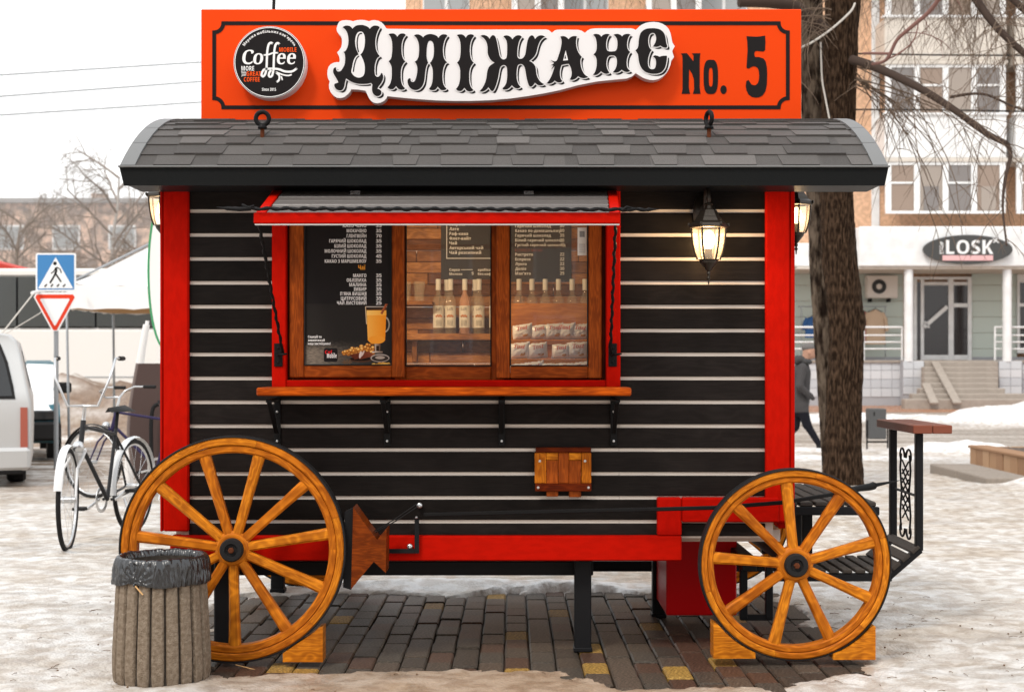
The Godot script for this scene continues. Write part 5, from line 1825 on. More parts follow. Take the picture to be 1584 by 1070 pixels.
	if d < 20.0:
		c = Color(c.r * 0.9, c.g * 0.895, c.b * 0.885)
	if cov < 0.999:
		c = c.lerp(Color(0.42, 0.36, 0.31), (1.0 - cov) * 0.8)
	return [h, c]

func build_ground() -> void:
	npit.seed = 41
	npit.noise_type = FastNoiseLite.TYPE_CELLULAR
	npit.cellular_return_type = FastNoiseLite.RETURN_DISTANCE
	npit.frequency = 2.6
	nz.seed = 77
	nz.frequency = 0.55
	nz.fractal_octaves = 4
	nfine.seed = 99
	nfine.frequency = 0.6
	nfine.fractal_octaves = 3
	var xs := []
	var x := -2.0
	while x < 2.0:
		xs.append(x)
		x += 0.019
	var left := []
	var right := []
	var st := 0.019
	var xr := 2.0
	while xr < 140.0:
		right.append(xr)
		left.append(-xr)
		st *= 1.045 if xr < 9.0 else 1.12
		xr += st
	left.reverse()
	left.pop_back()
	xs = left + xs + right
	var zs := []
	var z := 6.5
	st = 0.5
	while z > 1.15:
		zs.append(z)
		z -= maxf(0.02, (z - 1.0) * 0.11)
	while z > -2.1:
		zs.append(z)
		z -= 0.019
	st = 0.02
	while z > -170.0:
		zs.append(z)
		st *= 1.02 if z > -34.0 else 1.15
		st = minf(st, 0.22) if z > -34.0 else st
		z -= st
	var rows := []
	var cols := []
	for zz in zs:
		var r := []
		var c := []
		for xx in xs:
			var g := ground_at(xx, zz)
			r.append(Vector3(xx, g[0], zz))
			c.append(g[1])
		rows.append(r)
		cols.append(c)
	var m := MB.new()
	m.colored = true
	m.sheet(rows, false, cols)
	var o := ob("snowy_ground", m, M.snow)
	o.set_meta("kind", "structure")
	o.set_meta("label", "trodden snow and dirty ice covering the pavement and the street")
	# paving stones where the snow is gone
	var pave := part("pavement", self)
	pave.set_meta("kind", "structure")
	pave.set_meta("label", "wet brown block paving laid open under the wagon")
	var meshes := []
	for i in 4:
		var pm := MB.new()
		pm.box(Vector3.ZERO, Vector3(0.0985, 0.05, 0.1945), 0.007, Basis(Vector3.RIGHT, rng.randf_range(-0.006, 0.006)) * Basis(Vector3.BACK, rng.randf_range(-0.012, 0.012)))
		meshes.append(pm.mesh())
	var rest := []
	var n := 0
	for i in range(-14, 14):
		for j in range(-9, 5):
			var px := i * 0.1025 + 0.02
			var pz := j * 0.2035 + 0.10 * float(absi(i) % 2) - 0.05
			if bare(px, pz) < -0.12 or pz > 0.82:
				continue
			var hsh := absi((i * 7349 + j * 9151 + i * j * 131) % 97)
			var mt: Material = M.paver_yellow if hsh % 21 == 3 else M.paver[hsh % 5]
			var at := Vector3(px, land(px, pz) - 0.028 + 0.0045 * sin(hsh * 1.7), pz)
			if n < 296:
				om("paving_stone", meshes[hsh % 4], mt, pave).position = at
				n += 1
			else:
				rest.append(at)
	if rest.size():
		var pm := MB.new()
		for a in rest:
			pm.box(a, Vector3(0.0985, 0.05, 0.1985), 0.004)
		stuff(ob("paving_stones", pm, M.paver[1], pave))
	# bits on the snow
	var bits := MB.new()
	var r2 := RandomNumberGenerator.new()
	r2.seed = 14
	for i in 240:
		var bxp := r2.randf_range(-2.2, 2.4)
		var bz := r2.randf_range(-1.5, 0.85)
		if absf(bxp) < 1.2 and r2.randf() < 0.6:
			bxp = signf(bxp) * r2.randf_range(1.3, 2.5)
		if bare(bxp, bz) > -0.03:
			continue
		var g := ground_at(bxp, bz)
		var an := r2.randf() * TAU
		var l := r2.randf_range(0.003, 0.028)
		var dv := Vector3(cos(an), 0, sin(an)) * l
		var a := Vector3(bxp, g[0] + 0.003, bz)
		if i % 4:
			bits.tube([a - dv, a + Vector3(0, 0.003, 0), a + dv], 0.0014, 0.001, 4)
		else:
			bits.sphere(a, Vector3(0.0045, 0.003, 0.006), 7, 5)
	var bo := ob("ground_litter", bits, mat(lin(0.16, 0.10, 0.06), 0.8))
	stuff(bo)
	bo.set_meta("label", "small twigs and crumbs of dirt scattered on the snow")
	bo.set_meta("category", "litter")
	# straw by the left wheel
	var sw := thing("straw", "pale straw lying on the paving in front of the left cart wheel", "straw", Vector3.ZERO)
	m = MB.new()
	m.tube([P(364, 1028, 5.52), P(397, 1036.5, 5.48)], 0.0022, -1, 6)
	ob("stalk", m, M.pale_wood, sw)

# ---- left side of the street
func rounded(hw: float, hh: float, r: float, n := 5) -> PackedVector2Array:
	var out := PackedVector2Array()
	for k in 4:
		for j in n:
			var an := PI / 2 * k + PI / 2 * j / (n - 1)
			out.append(Vector2((hw - r) * [1, -1, -1, 1][k] + r * cos(an), (hh - r) * [1, 1, -1, -1][k] + r * sin(an)))
	return out

func tri_round(hw: float, hh: float, r: float) -> PackedVector2Array:
	# point down, rounded
	var base := PackedVector2Array([Vector2(-hw, hh), Vector2(hw, hh), Vector2(0, -hh)])
	var ins := Geometry2D.offset_polygon(base, -r, Geometry2D.JOIN_MITER)
	return Geometry2D.offset_polygon(ins[0], r, Geometry2D.JOIN_ROUND)[0]

func build_street_sign() -> void:
	var d := 18.0
	var gx := (85.0 - 792) * d / F
	var s := thing("street_sign", "grey post with blue pedestrian crossing sign above a red edged yield sign", "street sign", Vector3(gx, land(gx, CZ - d), CZ - d))
	var y := func(py: float) -> float: return EYE - (py - 555) * d / F - s.position.y
	var m := MB.new()
	m.tube([Vector3(0, -0.1, -0.03), Vector3(0, y.call(394), -0.03)], 0.03, -1, 12)
	ob("post", m, M.grey_metal, s)
	var u := d / F
	var c := part("crossing_sign", s, Vector3(1.0 * u, y.call(421), 0.0))
	m = MB.new()
	m.extrude(rounded(31 * u, 29.5 * u, 3 * u), 0.012, true)
	ob("plate", m, M.sign_white, c)
	m = MB.new()
	m.xf.origin.z = 0.0125
	m.extrude(rounded(28.5 * u, 27 * u, 1.5 * u), 0.002)
	ob("blue_field", m, M.sign_blue, c)
	m = MB.new()
	m.xf.origin.z = 0.015
	m.extrude(PackedVector2Array([Vector2(-27 * u, -25 * u), Vector2(27 * u, -25 * u), Vector2(0, 23 * u)]), 0.002)
	ob("white_triangle", m, M.sign_white, c)
	m = MB.new()
	var z := 0.0178
	var head := PackedVector2Array()
	for i in 14:
		head.append(Vector2(-1.0 + 2.9 * cos(TAU * i / 14), 13.5 + 2.9 * sin(TAU * i / 14)) * u)
	m.xf.origin.z = z
	m.extrude(head, 0.0)
	m.xf.origin.z = 0.0
	for st in [[[0.5, 7.5, 1, 2, -0.5, -2.5], 3.6], [[1.5, 8, 7, 4.5, 9, -1.5], 1.9], [[0.5, 7, -3, 1, -7, -2], 1.7], [[-0.5, -2.5, -4, -9, -9, -17], 2.8], [[0, -2.5, 4, -8, 8.5, -15], 2.6]]:
		var pts := []
		for i in range(0, st[0].size(), 2):
			pts.append(Vector2(st[0][i], st[0][i + 1]) * u)
		ribbon(m, pts, st[1] * u, z)
		z += 0.0006
	for k in 4:
		var x0 := -17.0 + k * 9.5
		ribbon(m, [Vector2(x0, -22.5) * u, Vector2(x0 + 3.5, -18.5) * u], 2.2 * u, z)
	ob("walking_figure", m, M.print_black, c)
	c = part("yield_sign", s, Vector3(0, y.call(486), 0.004))
	m = MB.new()
	m.extrude(tri_round(37 * u, 34 * u, 5 * u), 0.012, true)
	ob("plate", m, M.sign_white, c)
	m = MB.new()
	m.xf.origin.z = 0.0125
	m.xf.origin.y = 0.6 * u
	m.extrude(tri_round(33 * u, 30 * u, 3 * u), 0.002)
	ob("red_border", m, M.sign_red, c)
	m = MB.new()
	m.xf.origin.z = 0.0152
	m.xf.origin.y = 2.6 * u
	m.extrude(tri_round(23.5 * u, 21.5 * u, 1 * u), 0.002)
	ob("white_field", m, M.sign_white, c)
	for i in 2:
		m = MB.new()
		m.box(Vector3(0, y.call([405, 478][i]), -0.02), Vector3(0.09, 0.03, 0.06), 0.004)
		ob("clamp", m, M.grey_metal, s)

func bike_wheel(parent: Node, at: Vector3, r: float, turn: float, called: String) -> void:
	var w := part(called, parent, at)
	w.rotation.y = turn
	var m := MB.new()
	var ring := []
	for i in 40:
		ring.append(Vector3(cos(TAU * i / 40), sin(TAU * i / 40), 0) * (r - 0.016))
	m.tube(ring, 0.016, -1, 8, true)
	ob("tyre", m, M.rubber, w)
	m = MB.new()
	ring = []
	for i in 40:
		ring.append(Vector3(cos(TAU * i / 40), sin(TAU * i / 40), 0) * (r - 0.038))
	m.tube(ring, 0.009, -1, 6, true)
	ob("rim", m, M.steel, w)
	m = MB.new()
	for i in 18:
		var an := TAU * i / 18
		m.tube([Vector3(cos(an + 1.3), sin(an + 1.3), 0) * 0.02 + Vector3(0, 0, 0.025 * (1 if i % 2 else -1)), Vector3(cos(an), sin(an), 0) * (r - 0.04)], 0.0014, -1, 3)
	m.tube([Vector3(0, 0, -0.05), Vector3(0, 0, 0.05)], 0.02, -1, 8)
	ob("spokes", m, M.steel, w)

func bicycle(called: String, label: String, at: Vector3, turn: float, steer: float, paint: Material, guard: Material, bars_up: float) -> void:
	# faces +x; origin on the ground under the rear hub
	var b := thing(called, label, "bicycle", at, "")
	b.rotation.y = turn
	var r := 0.345
	bike_wheel(b, Vector3(0, r, 0), r, 0, "rear_wheel")
	bike_wheel(b, Vector3(1.04, r, 0), r, steer, "front_wheel")
	var bb := Vector3(0.44, 0.29, 0)
	var seat := Vector3(0.30, 0.78, 0)
	var head0 := Vector3(0.86, 0.66, 0)
	var head1 := Vector3(0.81, 0.86, 0)
	var m := MB.new()
	m.tube([bb, seat], 0.013, -1, 10)
	m.tube([bb, head0.lerp(head1, 0.2)], 0.015, -1, 10)
	m.tube([seat - Vector3(-0.01, 0.04, 0), head1.lerp(head0, 0.2)], 0.0125, -1, 10)
	m.tube([head0, head1], 0.018, -1, 10)
	for s in [-1, 1]:
		m.tube([bb + Vector3(0, 0, 0.03 * s), Vector3(0, r, 0.06 * s)], 0.010, -1, 8)
		m.tube([seat - Vector3(0, 0.05, 0), Vector3(0, r, 0.06 * s)], 0.009, -1, 8)
	ob("frame", m, paint, b)
	var dir := Vector3(1, 0, 0).rotated(Vector3.UP, steer)
	var sd := Vector3(0, 0, 1).rotated(Vector3.UP, steer)
	m = MB.new()
	var hub := Vector3(1.04, r, 0)
	for s in [-1, 1]:
		m.tube([head0 + sd * 0.035 * s, hub - dir * 0.10 + Vector3(0, 0.2, 0) + sd * 0.045 * s, hub + sd * 0.05 * s], 0.011, 0.007, 8)
	m.tube([head0 - sd * 0.04, head0 + sd * 0.04], 0.016, -1, 8)
	ob("fork", m, guard if guard != M.rubber else paint, b)
	for q in [[Vector3(0, r, 0), Vector3(1, 0, 0), Vector3(0, 0, 1), -0.1, PI * 0.95], [hub, dir, sd, 0.25, PI * 0.86]]:
		m = MB.new()
		var rows := []
		for i in 19:
			var an := lerpf(q[3], q[4], i / 18.0)
			var o: Vector3 = q[1] * cos(an) + Vector3.UP * sin(an)
			rows.append([q[0] + o * (r + 0.012) - q[2] * 0.026, q[0] + o * (r + 0.022), q[0] + o * (r + 0.012) + q[2] * 0.026])
		m.sheet(rows)
		ob("mudguard", m, guard, b)
	m = MB.new()
	var top := head1 + Vector3(-0.02, 0.10, 0)
	m.tube([head1, top, top + dir * 0.06], 0.014, -1, 8)
	for s in [-1, 1]:
		m.tube([top + dir * 0.06, top + dir * 0.08 + sd * 0.10 * s, top + dir * 0.08 + sd * 0.18 * s + Vector3(0, bars_up * 0.6, 0), top - dir * 0.02 + sd * 0.2 * s + Vector3(0, bars_up, 0), top - dir * 0.14 + sd * 0.21 * s + Vector3(0, bars_up, 0)], 0.009, -1, 8)
	ob("handlebar", m, M.steel, b)
	for s in [-1, 1]:
		m = MB.new()
		var g: Vector3 = top - dir * 0.14 + sd * 0.21 * s + Vector3(0, bars_up, 0)
		m.tube([g + dir * 0.02, g - dir * 0.11 + sd * 0.01 * s], 0.016, -1, 8)
		ob("grip", m, M.rubber, b)
	m = MB.new()
	m.tube([seat, seat + Vector3(-0.03, 0.13, 0)], 0.013, -1, 8)
	var rows := []
	for i in 9:
		var t := i / 8.0
		var wd := lerpf(0.085, 0.022, smoothstep(0.1, 0.8, t))
		rows.append([seat + Vector3(-0.15 + 0.28 * t, 0.12, -wd), seat + Vector3(-0.15 + 0.28 * t, 0.165 - 0.012 * t, 0), seat + Vector3(-0.15 + 0.28 * t, 0.12, wd)])
	m.sheet(rows)
	ob("saddle", m, M.rubber, b)
	m = MB.new()
	m.xf = Transform3D(TURN, bb + Vector3(0, 0, 0.04))
	m.lathe([Vector2(0.07, 0), Vector2(0.095, 0), Vector2(0.095, 0.004), Vector2(0.07, 0.004)], 30)
	m.xf = Transform3D.IDENTITY
	var ca := Vector3(cos(-0.3), sin(-0.3), 0) * 0.17
	m.beam(bb + Vector3(0, 0, 0.06), bb + ca + Vector3(0, 0, 0.07), 0.012, 0.02, 0.003)
	m.beam(bb - Vector3(0, 0, 0.06), bb - ca - Vector3(0, 0, 0.07), 0.012, 0.02, 0.003)
	ob("crank", m, M.steel, b)
	for s in [1.0, -1.0]:
		bx("pedal", bb + ca * s + Vector3(0, 0, 0.12 * s), Vector3(0.09, 0.022, 0.09), M.rubber, b, 0.004)
	m = MB.new()
	m.tube([bb + Vector3(-0.1, 0.0, -0.08), bb + Vector3(-0.05, -0.30, -0.2)], 0.009, -1, 6)
	ob("kickstand", m, M.steel, b)
	m = MB.new()
	m.sphere(head0 + dir * 0.07 + Vector3(0, 0.03, 0), Vector3(0.04, 0.04, 0.04), 12, 8)
	ob("headlight", m, M.steel, b)

func build_van() -> void:
	var d := 15.0
	var gx := -5.04
	var v := thing("silver_van", "silver minivan parked with its tailgate to the camera at the left edge", "van", Vector3(gx - 0.9, land(gx, CZ - d), CZ - d))
	v.rotation.y = deg_to_rad(18.5)
	v.position.z += 0.28
	var len := 4.4
	var prof := [[0.90, 0.20], [0.925, 0.34], [0.93, 0.62], [0.925, 0.90], [0.895, 1.02], [0.82, 1.38], [0.775, 1.54], [0.70, 1.61], [0.50, 1.645], [0.0, 1.66]]
	# sections from rear to front
	var m := MB.new()
	var secs := [[0.0, 0.0], [-0.06, 0.25], [-1.0, 0.27], [-3.0, 0.27], [-3.4, 0.30], [-4.35, 1.2], [-len, 1.6]]
	var rows := []
	var full := []
	for q in prof:
		full.append(Vector2(q[0], q[1]))
	for i in range(prof.size() - 2, -1, -1):
		full.append(Vector2(-prof[i][0], prof[i][1]))
	var back := func(y: float) -> float: return -0.30 * smoothstep(0.85, 1.62, y) + 0.02 * sin(clampf(y, 0, 1) * PI)
	for s in [0.0, 0.02, 0.08, 0.3, 1.0, 2.6, 3.3, 3.8, 4.3, 4.4]:
		var row := []
		for p in full:
			var k := 1.0
			if s < 0.08:
				k = 0.955 + 0.045 * sqrt(s / 0.08)
			var y: float = p.y
			if s > 2.6:
				y = minf(y, lerpf(1.66, 0.86, smoothstep(2.6, 3.9, s)))
			var zz: float = -s + (back.call(p.y) * (1.0 - smoothstep(0.3, 1.2, s)) if s < 1.2 else 0.0)
			row.append(Vector3(p.x * k, y * (0.99 if s < 0.01 else 1.0), zz))
		rows.append(row)
	m.sheet(rows, true)
	# tailgate closes the back
	var tail := []
	for j in prof.size():
		var l := []
		var y: float = prof[j][1] * 0.99
		for i in 9:
			l.append(Vector3(lerpf(-1, 1, i / 8.0) * prof[j][0] * 0.955, y, back.call(prof[j][1])))
		tail.append(l)
	m.sheet(tail)
	ob("body", m, M.silver, v)
	var quad := func(called: String, pts: Array, mt: Material, off: float):
		var mb := MB.new()
		var ps := []
		for p in pts:
			ps.append(Vector3(p[0], p[1], back.call(p[1]) + off))
		mb.facing(ps, Vector3.BACK)
		var low := []
		for p in ps:
			low.append(p - Vector3(0, 0, 0.03))
		for i in ps.size():
			var j := (i + 1) % ps.size()
			mb.facing([ps[i], ps[j], low[j], low[i]], (ps[i] + ps[j]) / 2 - Vector3(0, 1.0, 0))
		ob(called, mb, mt, v)
	quad.call("rear_window", [[-0.70, 0.96], [0.72, 0.96], [0.70, 1.06], [0.645, 1.30], [0.58, 1.48], [0.54, 1.53], [-0.54, 1.53], [-0.60, 1.42]], M.car_glass, 0.012)
	quad.call("window_seal", [[-0.73, 0.93], [0.75, 0.93], [0.73, 1.06], [0.67, 1.32], [0.60, 1.50], [0.56, 1.56], [-0.56, 1.56], [-0.62, 1.44]], M.rubber, 0.006)
	quad.call("plate_recess", [[-0.28, 0.48], [0.52, 0.48], [0.50, 0.66], [-0.26, 0.66]], M.silver_dark, 0.009)
	quad.call("plate_handle", [[-0.26, 0.635], [0.54, 0.635], [0.53, 0.675], [-0.25, 0.675]], M.rubber, 0.03)
	quad.call("tail_light", [[0.80, 0.42], [0.875, 0.42], [0.87, 0.84], [0.80, 0.84]], M.tail, 0.014)
	quad.call("tail_light", [[-0.875, 0.42], [-0.80, 0.42], [-0.80, 0.84], [-0.87, 0.84]], M.tail, 0.014)
	m = MB.new()
	m.xf = Transform3D(TURN, Vector3(0.30, 0.755, 0.02))
	m.lathe([Vector2(0.04, 0), Vector2(0.045, 0.006), Vector2(0.03, 0.008), Vector2(0, 0.008)], 20)
	ob("emblem", m, M.rubber, v)
	bx("rear_bumper", Vector3(0, 0.30, 0.02), Vector3(1.80, 0.24, 0.14), M.silver, v, 0.04)
	bx("bumper_strip", Vector3(0, 0.17, 0.0), Vector3(1.66, 0.06, 0.12), M.rubber, v, 0.02)
	m = MB.new()
	m.tube([Vector3(0.35, 0.15, 0.0), Vector3(0.35, 0.08, 0.1), Vector3(0.30, 0.05, 0.14)], 0.016, -1, 8)
	ob("tow_hook", m, M.rubber, v)
	for x in [-0.75, 0.75]:
		for z in [-0.85, -3.5]:
			m = MB.new()
			m.xf = Transform3D(Basis(Vector3.BACK, -PI / 2), Vector3(x, 0.29, z))
			m.lathe([Vector2(0, -0.1), Vector2(0.27, -0.1), Vector2(0.30, -0.07), Vector2(0.30, 0.07), Vector2(0.27, 0.1), Vector2(0.18, 0.1), Vector2(0, 0.08)], 24)
			ob("wheel", m, M.rubber, v)
	for q in [[-0.55, -1.6], [-1.75, -2.75]]:
		m = MB.new()
		m.facing([Vector3(0.897, 1.03, q[0]), Vector3(0.897, 1.03, q[1]), Vector3(0.80, 1.45, q[1] + 0.03), Vector3(0.80, 1.45, q[0] - 0.06)], Vector3.RIGHT)
		var o := ob("side_window", m, M.car_glass, v)
		o.position.x = 0.012

func build_left() -> void:
	build_street_sign()
	build_van()
	var fx := (104.0 - 792) * 9.4 / F
	var turn := deg_to_rad(261)
	var dirv := Vector3(cos(turn), 0, -sin(turn))
	var at := Vector3(fx, 0, CZ - 9.4) - dirv * 1.04
	at.y = land(at.x, at.z) + 0.0
	bicycle("town_bicycle", "bicycle with white fork and mudguards, front wheel towards the camera, beside the sign post", at, turn, 0.28, M.bike_black, M.bike_white, 0.32)
	at = Vector3((314.0 - 792) * 13.6 / F, 0, CZ - 13.6)
	at.y = land(at.x, at.z)
	bicycle("dark_bicycle", "dark bicycle with purple frame tube, standing behind the bicycle with the white fork", at, deg_to_rad(184), -0.5, M.bike_dark, M.rubber, 0.1)
	# coach behind the yard
	var d := 30.0
	var c := thing("white_coach", "long white coach with dark window band standing behind the street sign", "coach", Vector3(-9.6, land(-9.6, CZ - d), CZ - d))
	var s := F / d
	var top := EYE + (555 - 415) / s - c.position.y
	var w0 := EYE + (555 - 428) / s - c.position.y
	var w1 := EYE + (555 - 506) / s - c.position.y
	bx("lower_body", Vector3(0, (w1 + 0.35) / 2, -1.2), Vector3(11.8, w1 - 0.35, 2.4), M.coach_white, c, 0.08)
	bx("roof", Vector3(0, (top + w0) / 2, -1.2), Vector3(11.8, top - w0, 2.36), M.coach_white, c, 0.09)
	bx("window_core", Vector3(0, (w0 + w1) / 2, -1.2), Vector3(11.7, w0 - w1 + 0.02, 2.3), M.rubber, c, 0.02)
	for k in 7:
		bx("window", Vector3(-5.0 + k * 1.66, (w0 + w1) / 2, 0.0), Vector3(1.62, w0 - w1 - 0.02, 0.03), M.coach_glass, c, 0.01)
	for x in [-3.8, 3.4]:
		var m := MB.new()
		m.xf = Transform3D(TURN, Vector3(x, 0.5, -0.25))
		m.lathe([Vector2(0.5, -0.15), Vector2(0.5, 0.2), Vector2(0.3, 0.26), Vector2(0, 0.2)], 28)
		ob("wheel", m, M.rubber, c)
	bx("trim_line", Vector3(0, 1.05, 0.004), Vector3(11.6, 0.02, 0.012), M.grey_metal, c, 0)
	# market tent
	d = 22.0
	s = F / d
	var tx := (262.0 - 792) / s
	var tz := CZ - d
	var t := thing("market_tent", "white market tent canopy with beige underside beside the wagon's left wall", "tent", Vector3(tx, land(tx, tz), tz))
	var ty := func(py: float) -> float: return EYE + (555 - py) / s - t.position.y
	var hw := 1.22
	var m := MB.new()
	var apex := Vector3(0, ty.call(362), 0)
	var ring := []
	for k in 5:
		var a := PI / 4 + PI / 2 * k
		ring.append(Vector3(hw * signf(cos(a)), ty.call(446), hw * signf(sin(a))))
	for k in 4:
		var rows := []
		for j in 9:
			var row := []
			for i in 13:
				var e: Vector3 = (ring[k] as Vector3).lerp(ring[k + 1], i / 12.0)
				var p: Vector3 = e.lerp(apex, j / 8.0)
				p.y -= 0.10 * sin(PI * j / 8.0) * 0.6 + 0.03 * sin(PI * i / 12.0) * (1 - j / 8.0) + 0.012 * sin(i * 2.1 + j)
				row.append(p)
			rows.append(row)
		m.sheet(rows, true)
		rows = []
		for j in 5:
			var row := []
			for i in 13:
				var e: Vector3 = (ring[k] as Vector3).lerp(ring[k + 1], i / 12.0)
				row.append(e + Vector3(0.012 * sin(i * 1.7), -0.36 + 0.09 * j + (0.012 * sin(i * 2.4) if j == 0 else -0.03 * sin(PI * i / 12.0) * j / 4.0), 0.0) + Vector3(e.x, 0, e.z).normalized() * 0.03 * (4 - j) / 4.0)
			rows.append(row)
		m.sheet(rows, true)
	ob("canopy", m, M.tent, t)
	for k in 4:
		var a: Vector3 = ring[k]
		m = MB.new()
		m.tube([Vector3(a.x * 0.97, 0, a.z * 0.97), a, apex], 0.02, -1, 6)
		ob("pole", m, M.grey_metal, t)
	m = MB.new()
	for k in 4:
		m.poly([ring[k] + Vector3(0, -0.35, 0), ring[k + 1] + Vector3(0, -0.35, 0), ring[k + 1] * Vector3(0.8, 1, 0.8) + Vector3(0, -0.28, 0), ring[k] * Vector3(0.8, 1, 0.8) + Vector3(0, -0.28, 0)])
	ob("beige_lining", m, M.beige, t)
	# white pole with its guy rope tied in front of the sign
	var gp := thing("tent_pole", "white tent pole reaching from the canopy corner across the crossing sign", "pole")
	m = MB.new()
	m.tube([P(49, 453, 17.6), P(119, 437, 20.6)], 0.022, -1, 8)
	ob("pole", m, M.white, gp)
	var gr := thing("guy_rope", "two thin guy ropes slanting down from the white tent pole over the van", "rope")
	m = MB.new()
	m.tube([P(50, 455, 17.6), P(8, 508, 16.8), P(-60, 596, 16.2)], 0.009, -1, 5)
	m.tube([P(106, 442, 19.6), P(60, 485, 18.4), P(10, 515, 17.0), P(-60, 548, 16.4)], 0.006, -1, 5)
	ob("rope", m, M.rope, gr)
	# oval banner with a green edge
	d = 12.5
	s = F / d
	var bxx := (268.0 - 792) / s
	var ban := thing("oval_banner", "tall white banner with curved green edge half hidden by the wagon's left wall", "banner", Vector3(bxx, land(bxx, CZ - d), CZ - d))
	var oval := PackedVector2Array()
	var oval2 := PackedVector2Array()
	for i in 48:
		var a := TAU * i / 48
		var p := Vector2(signf(cos(a)) * pow(absf(cos(a)), 0.8) * 40.0 / s, sin(a) * 128.0 / s)
		oval.append(p)
		oval2.append(p * Vector2(0.9, 0.965))
	var cy := EYE + (555 - 420) / s - ban.position.y
	m = MB.new()
	m.extrude(oval, 0.02, true)
	var bo := ob("green_edge", m, M.green, ban)
	bo.position.y = cy
	m = MB.new()
	m.extrude(oval2, 0.004)
	bo = ob("white_cloth", m, M.tent, ban)
	bo.position = Vector3(0, cy, 0.021)
	m = MB.new()
	m.tube([Vector3(0, 0, -0.02), Vector3(0, cy + 0.6, -0.02)], 0.015, -1, 8)
	ob("pole", m, M.grey_metal, ban)
	# brown board and the folded white parasol leaning behind it
	d = 14.2
	s = F / d
	var g := CZ - d
	var bb := thing("brown_board", "dark brown board with rounded light edge leaning behind the wagon's left corner", "board", Vector3(0, 0, 0))
	var pts := [214, 562, 300, 562, 300, 752, 226, 752, 216, 744, 208, 728, 203, 700, 200, 670, 201, 645, 204, 618, 208, 590]
	slab("panel", outline(pts, d), g - 0.05, 0.05, M.brown_panel, bb, true)
	var edge := []
	for i in [18, 16, 14, 12, 10, 8, 6]:
		var p := P(pts[i], pts[i + 1], d)
		edge.append(p + Vector3(-0.01, 0, -0.02))
	edge.push_front(P(214, 562, d) + Vector3(-0.01, 0, -0.02))
	m = MB.new()
	m.tube(smooth_path3(edge), 0.024, -1, 8)
	ob("edge_trim", m, M.brown_trim, bb)
	m = MB.new()
	m.tube(smooth_path3([P(243, 735, d - 0.1), P(235, 715, d - 0.1), P(233, 660, d - 0.1), P(236, 632, d - 0.1), P(244, 625, d - 0.1)]), 0.02, -1, 8)
	ob("handle", m, M.rubber, bb)
	var fp := thing("folded_parasol", "folded white parasol leaning behind the brown board", "parasol")
	m = MB.new()
	m.tube([P(196, 760, 15.2), P(207, 640, 15.2), P(216, 560, 15.2), P(226, 502, 15.2)], 0.055, 0.035, 10)
	ob("cloth", m, M.tent, fp)
	m = MB.new()
	m.tube([P(195, 768, 15.2), P(227.5, 496, 15.2)], 0.02, -1, 8)
	ob("pole", m, M.white, fp)
	# red roof far left, small snow-covered car behind the van
	d = 36.0
	s = F / d
	var k := thing("red_kiosk", "low red roofed kiosk far behind the coach at the left edge", "kiosk", Vector3(-14.3, land(-14, CZ - d), CZ - d))
	bx("wall", Vector3(0, 1.6, 0), Vector3(3.6, 3.2, 2.4), M.coach_white, k, 0.01)
	m = MB.new()
	m.extrude(PackedVector2Array([Vector2(-2.0, 3.2), Vector2(2.6, 3.25), Vector2(2.4, 3.55), Vector2(0.0, 4.15), Vector2(-2.0, 4.3)]), 2.7, true)
	ob("roof", m, mat(lin(0.5, 0.06, 0.045), 0.6), k).position.z = -1.35
	build_small_car()
	build_far_left()

func smooth_path3(pts: Array, steps := 5) -> Array:
	var out := []
	for i in pts.size() - 1:
		var p0: Vector3 = pts[maxi(i - 1, 0)]
		var p3: Vector3 = pts[mini(i + 2, pts.size() - 1)]
		for s in steps:
			out.append((pts[i] as Vector3).cubic_interpolate(pts[i + 1], p0, p3, float(s) / steps))
	out.append(pts[pts.size() - 1])
	return out

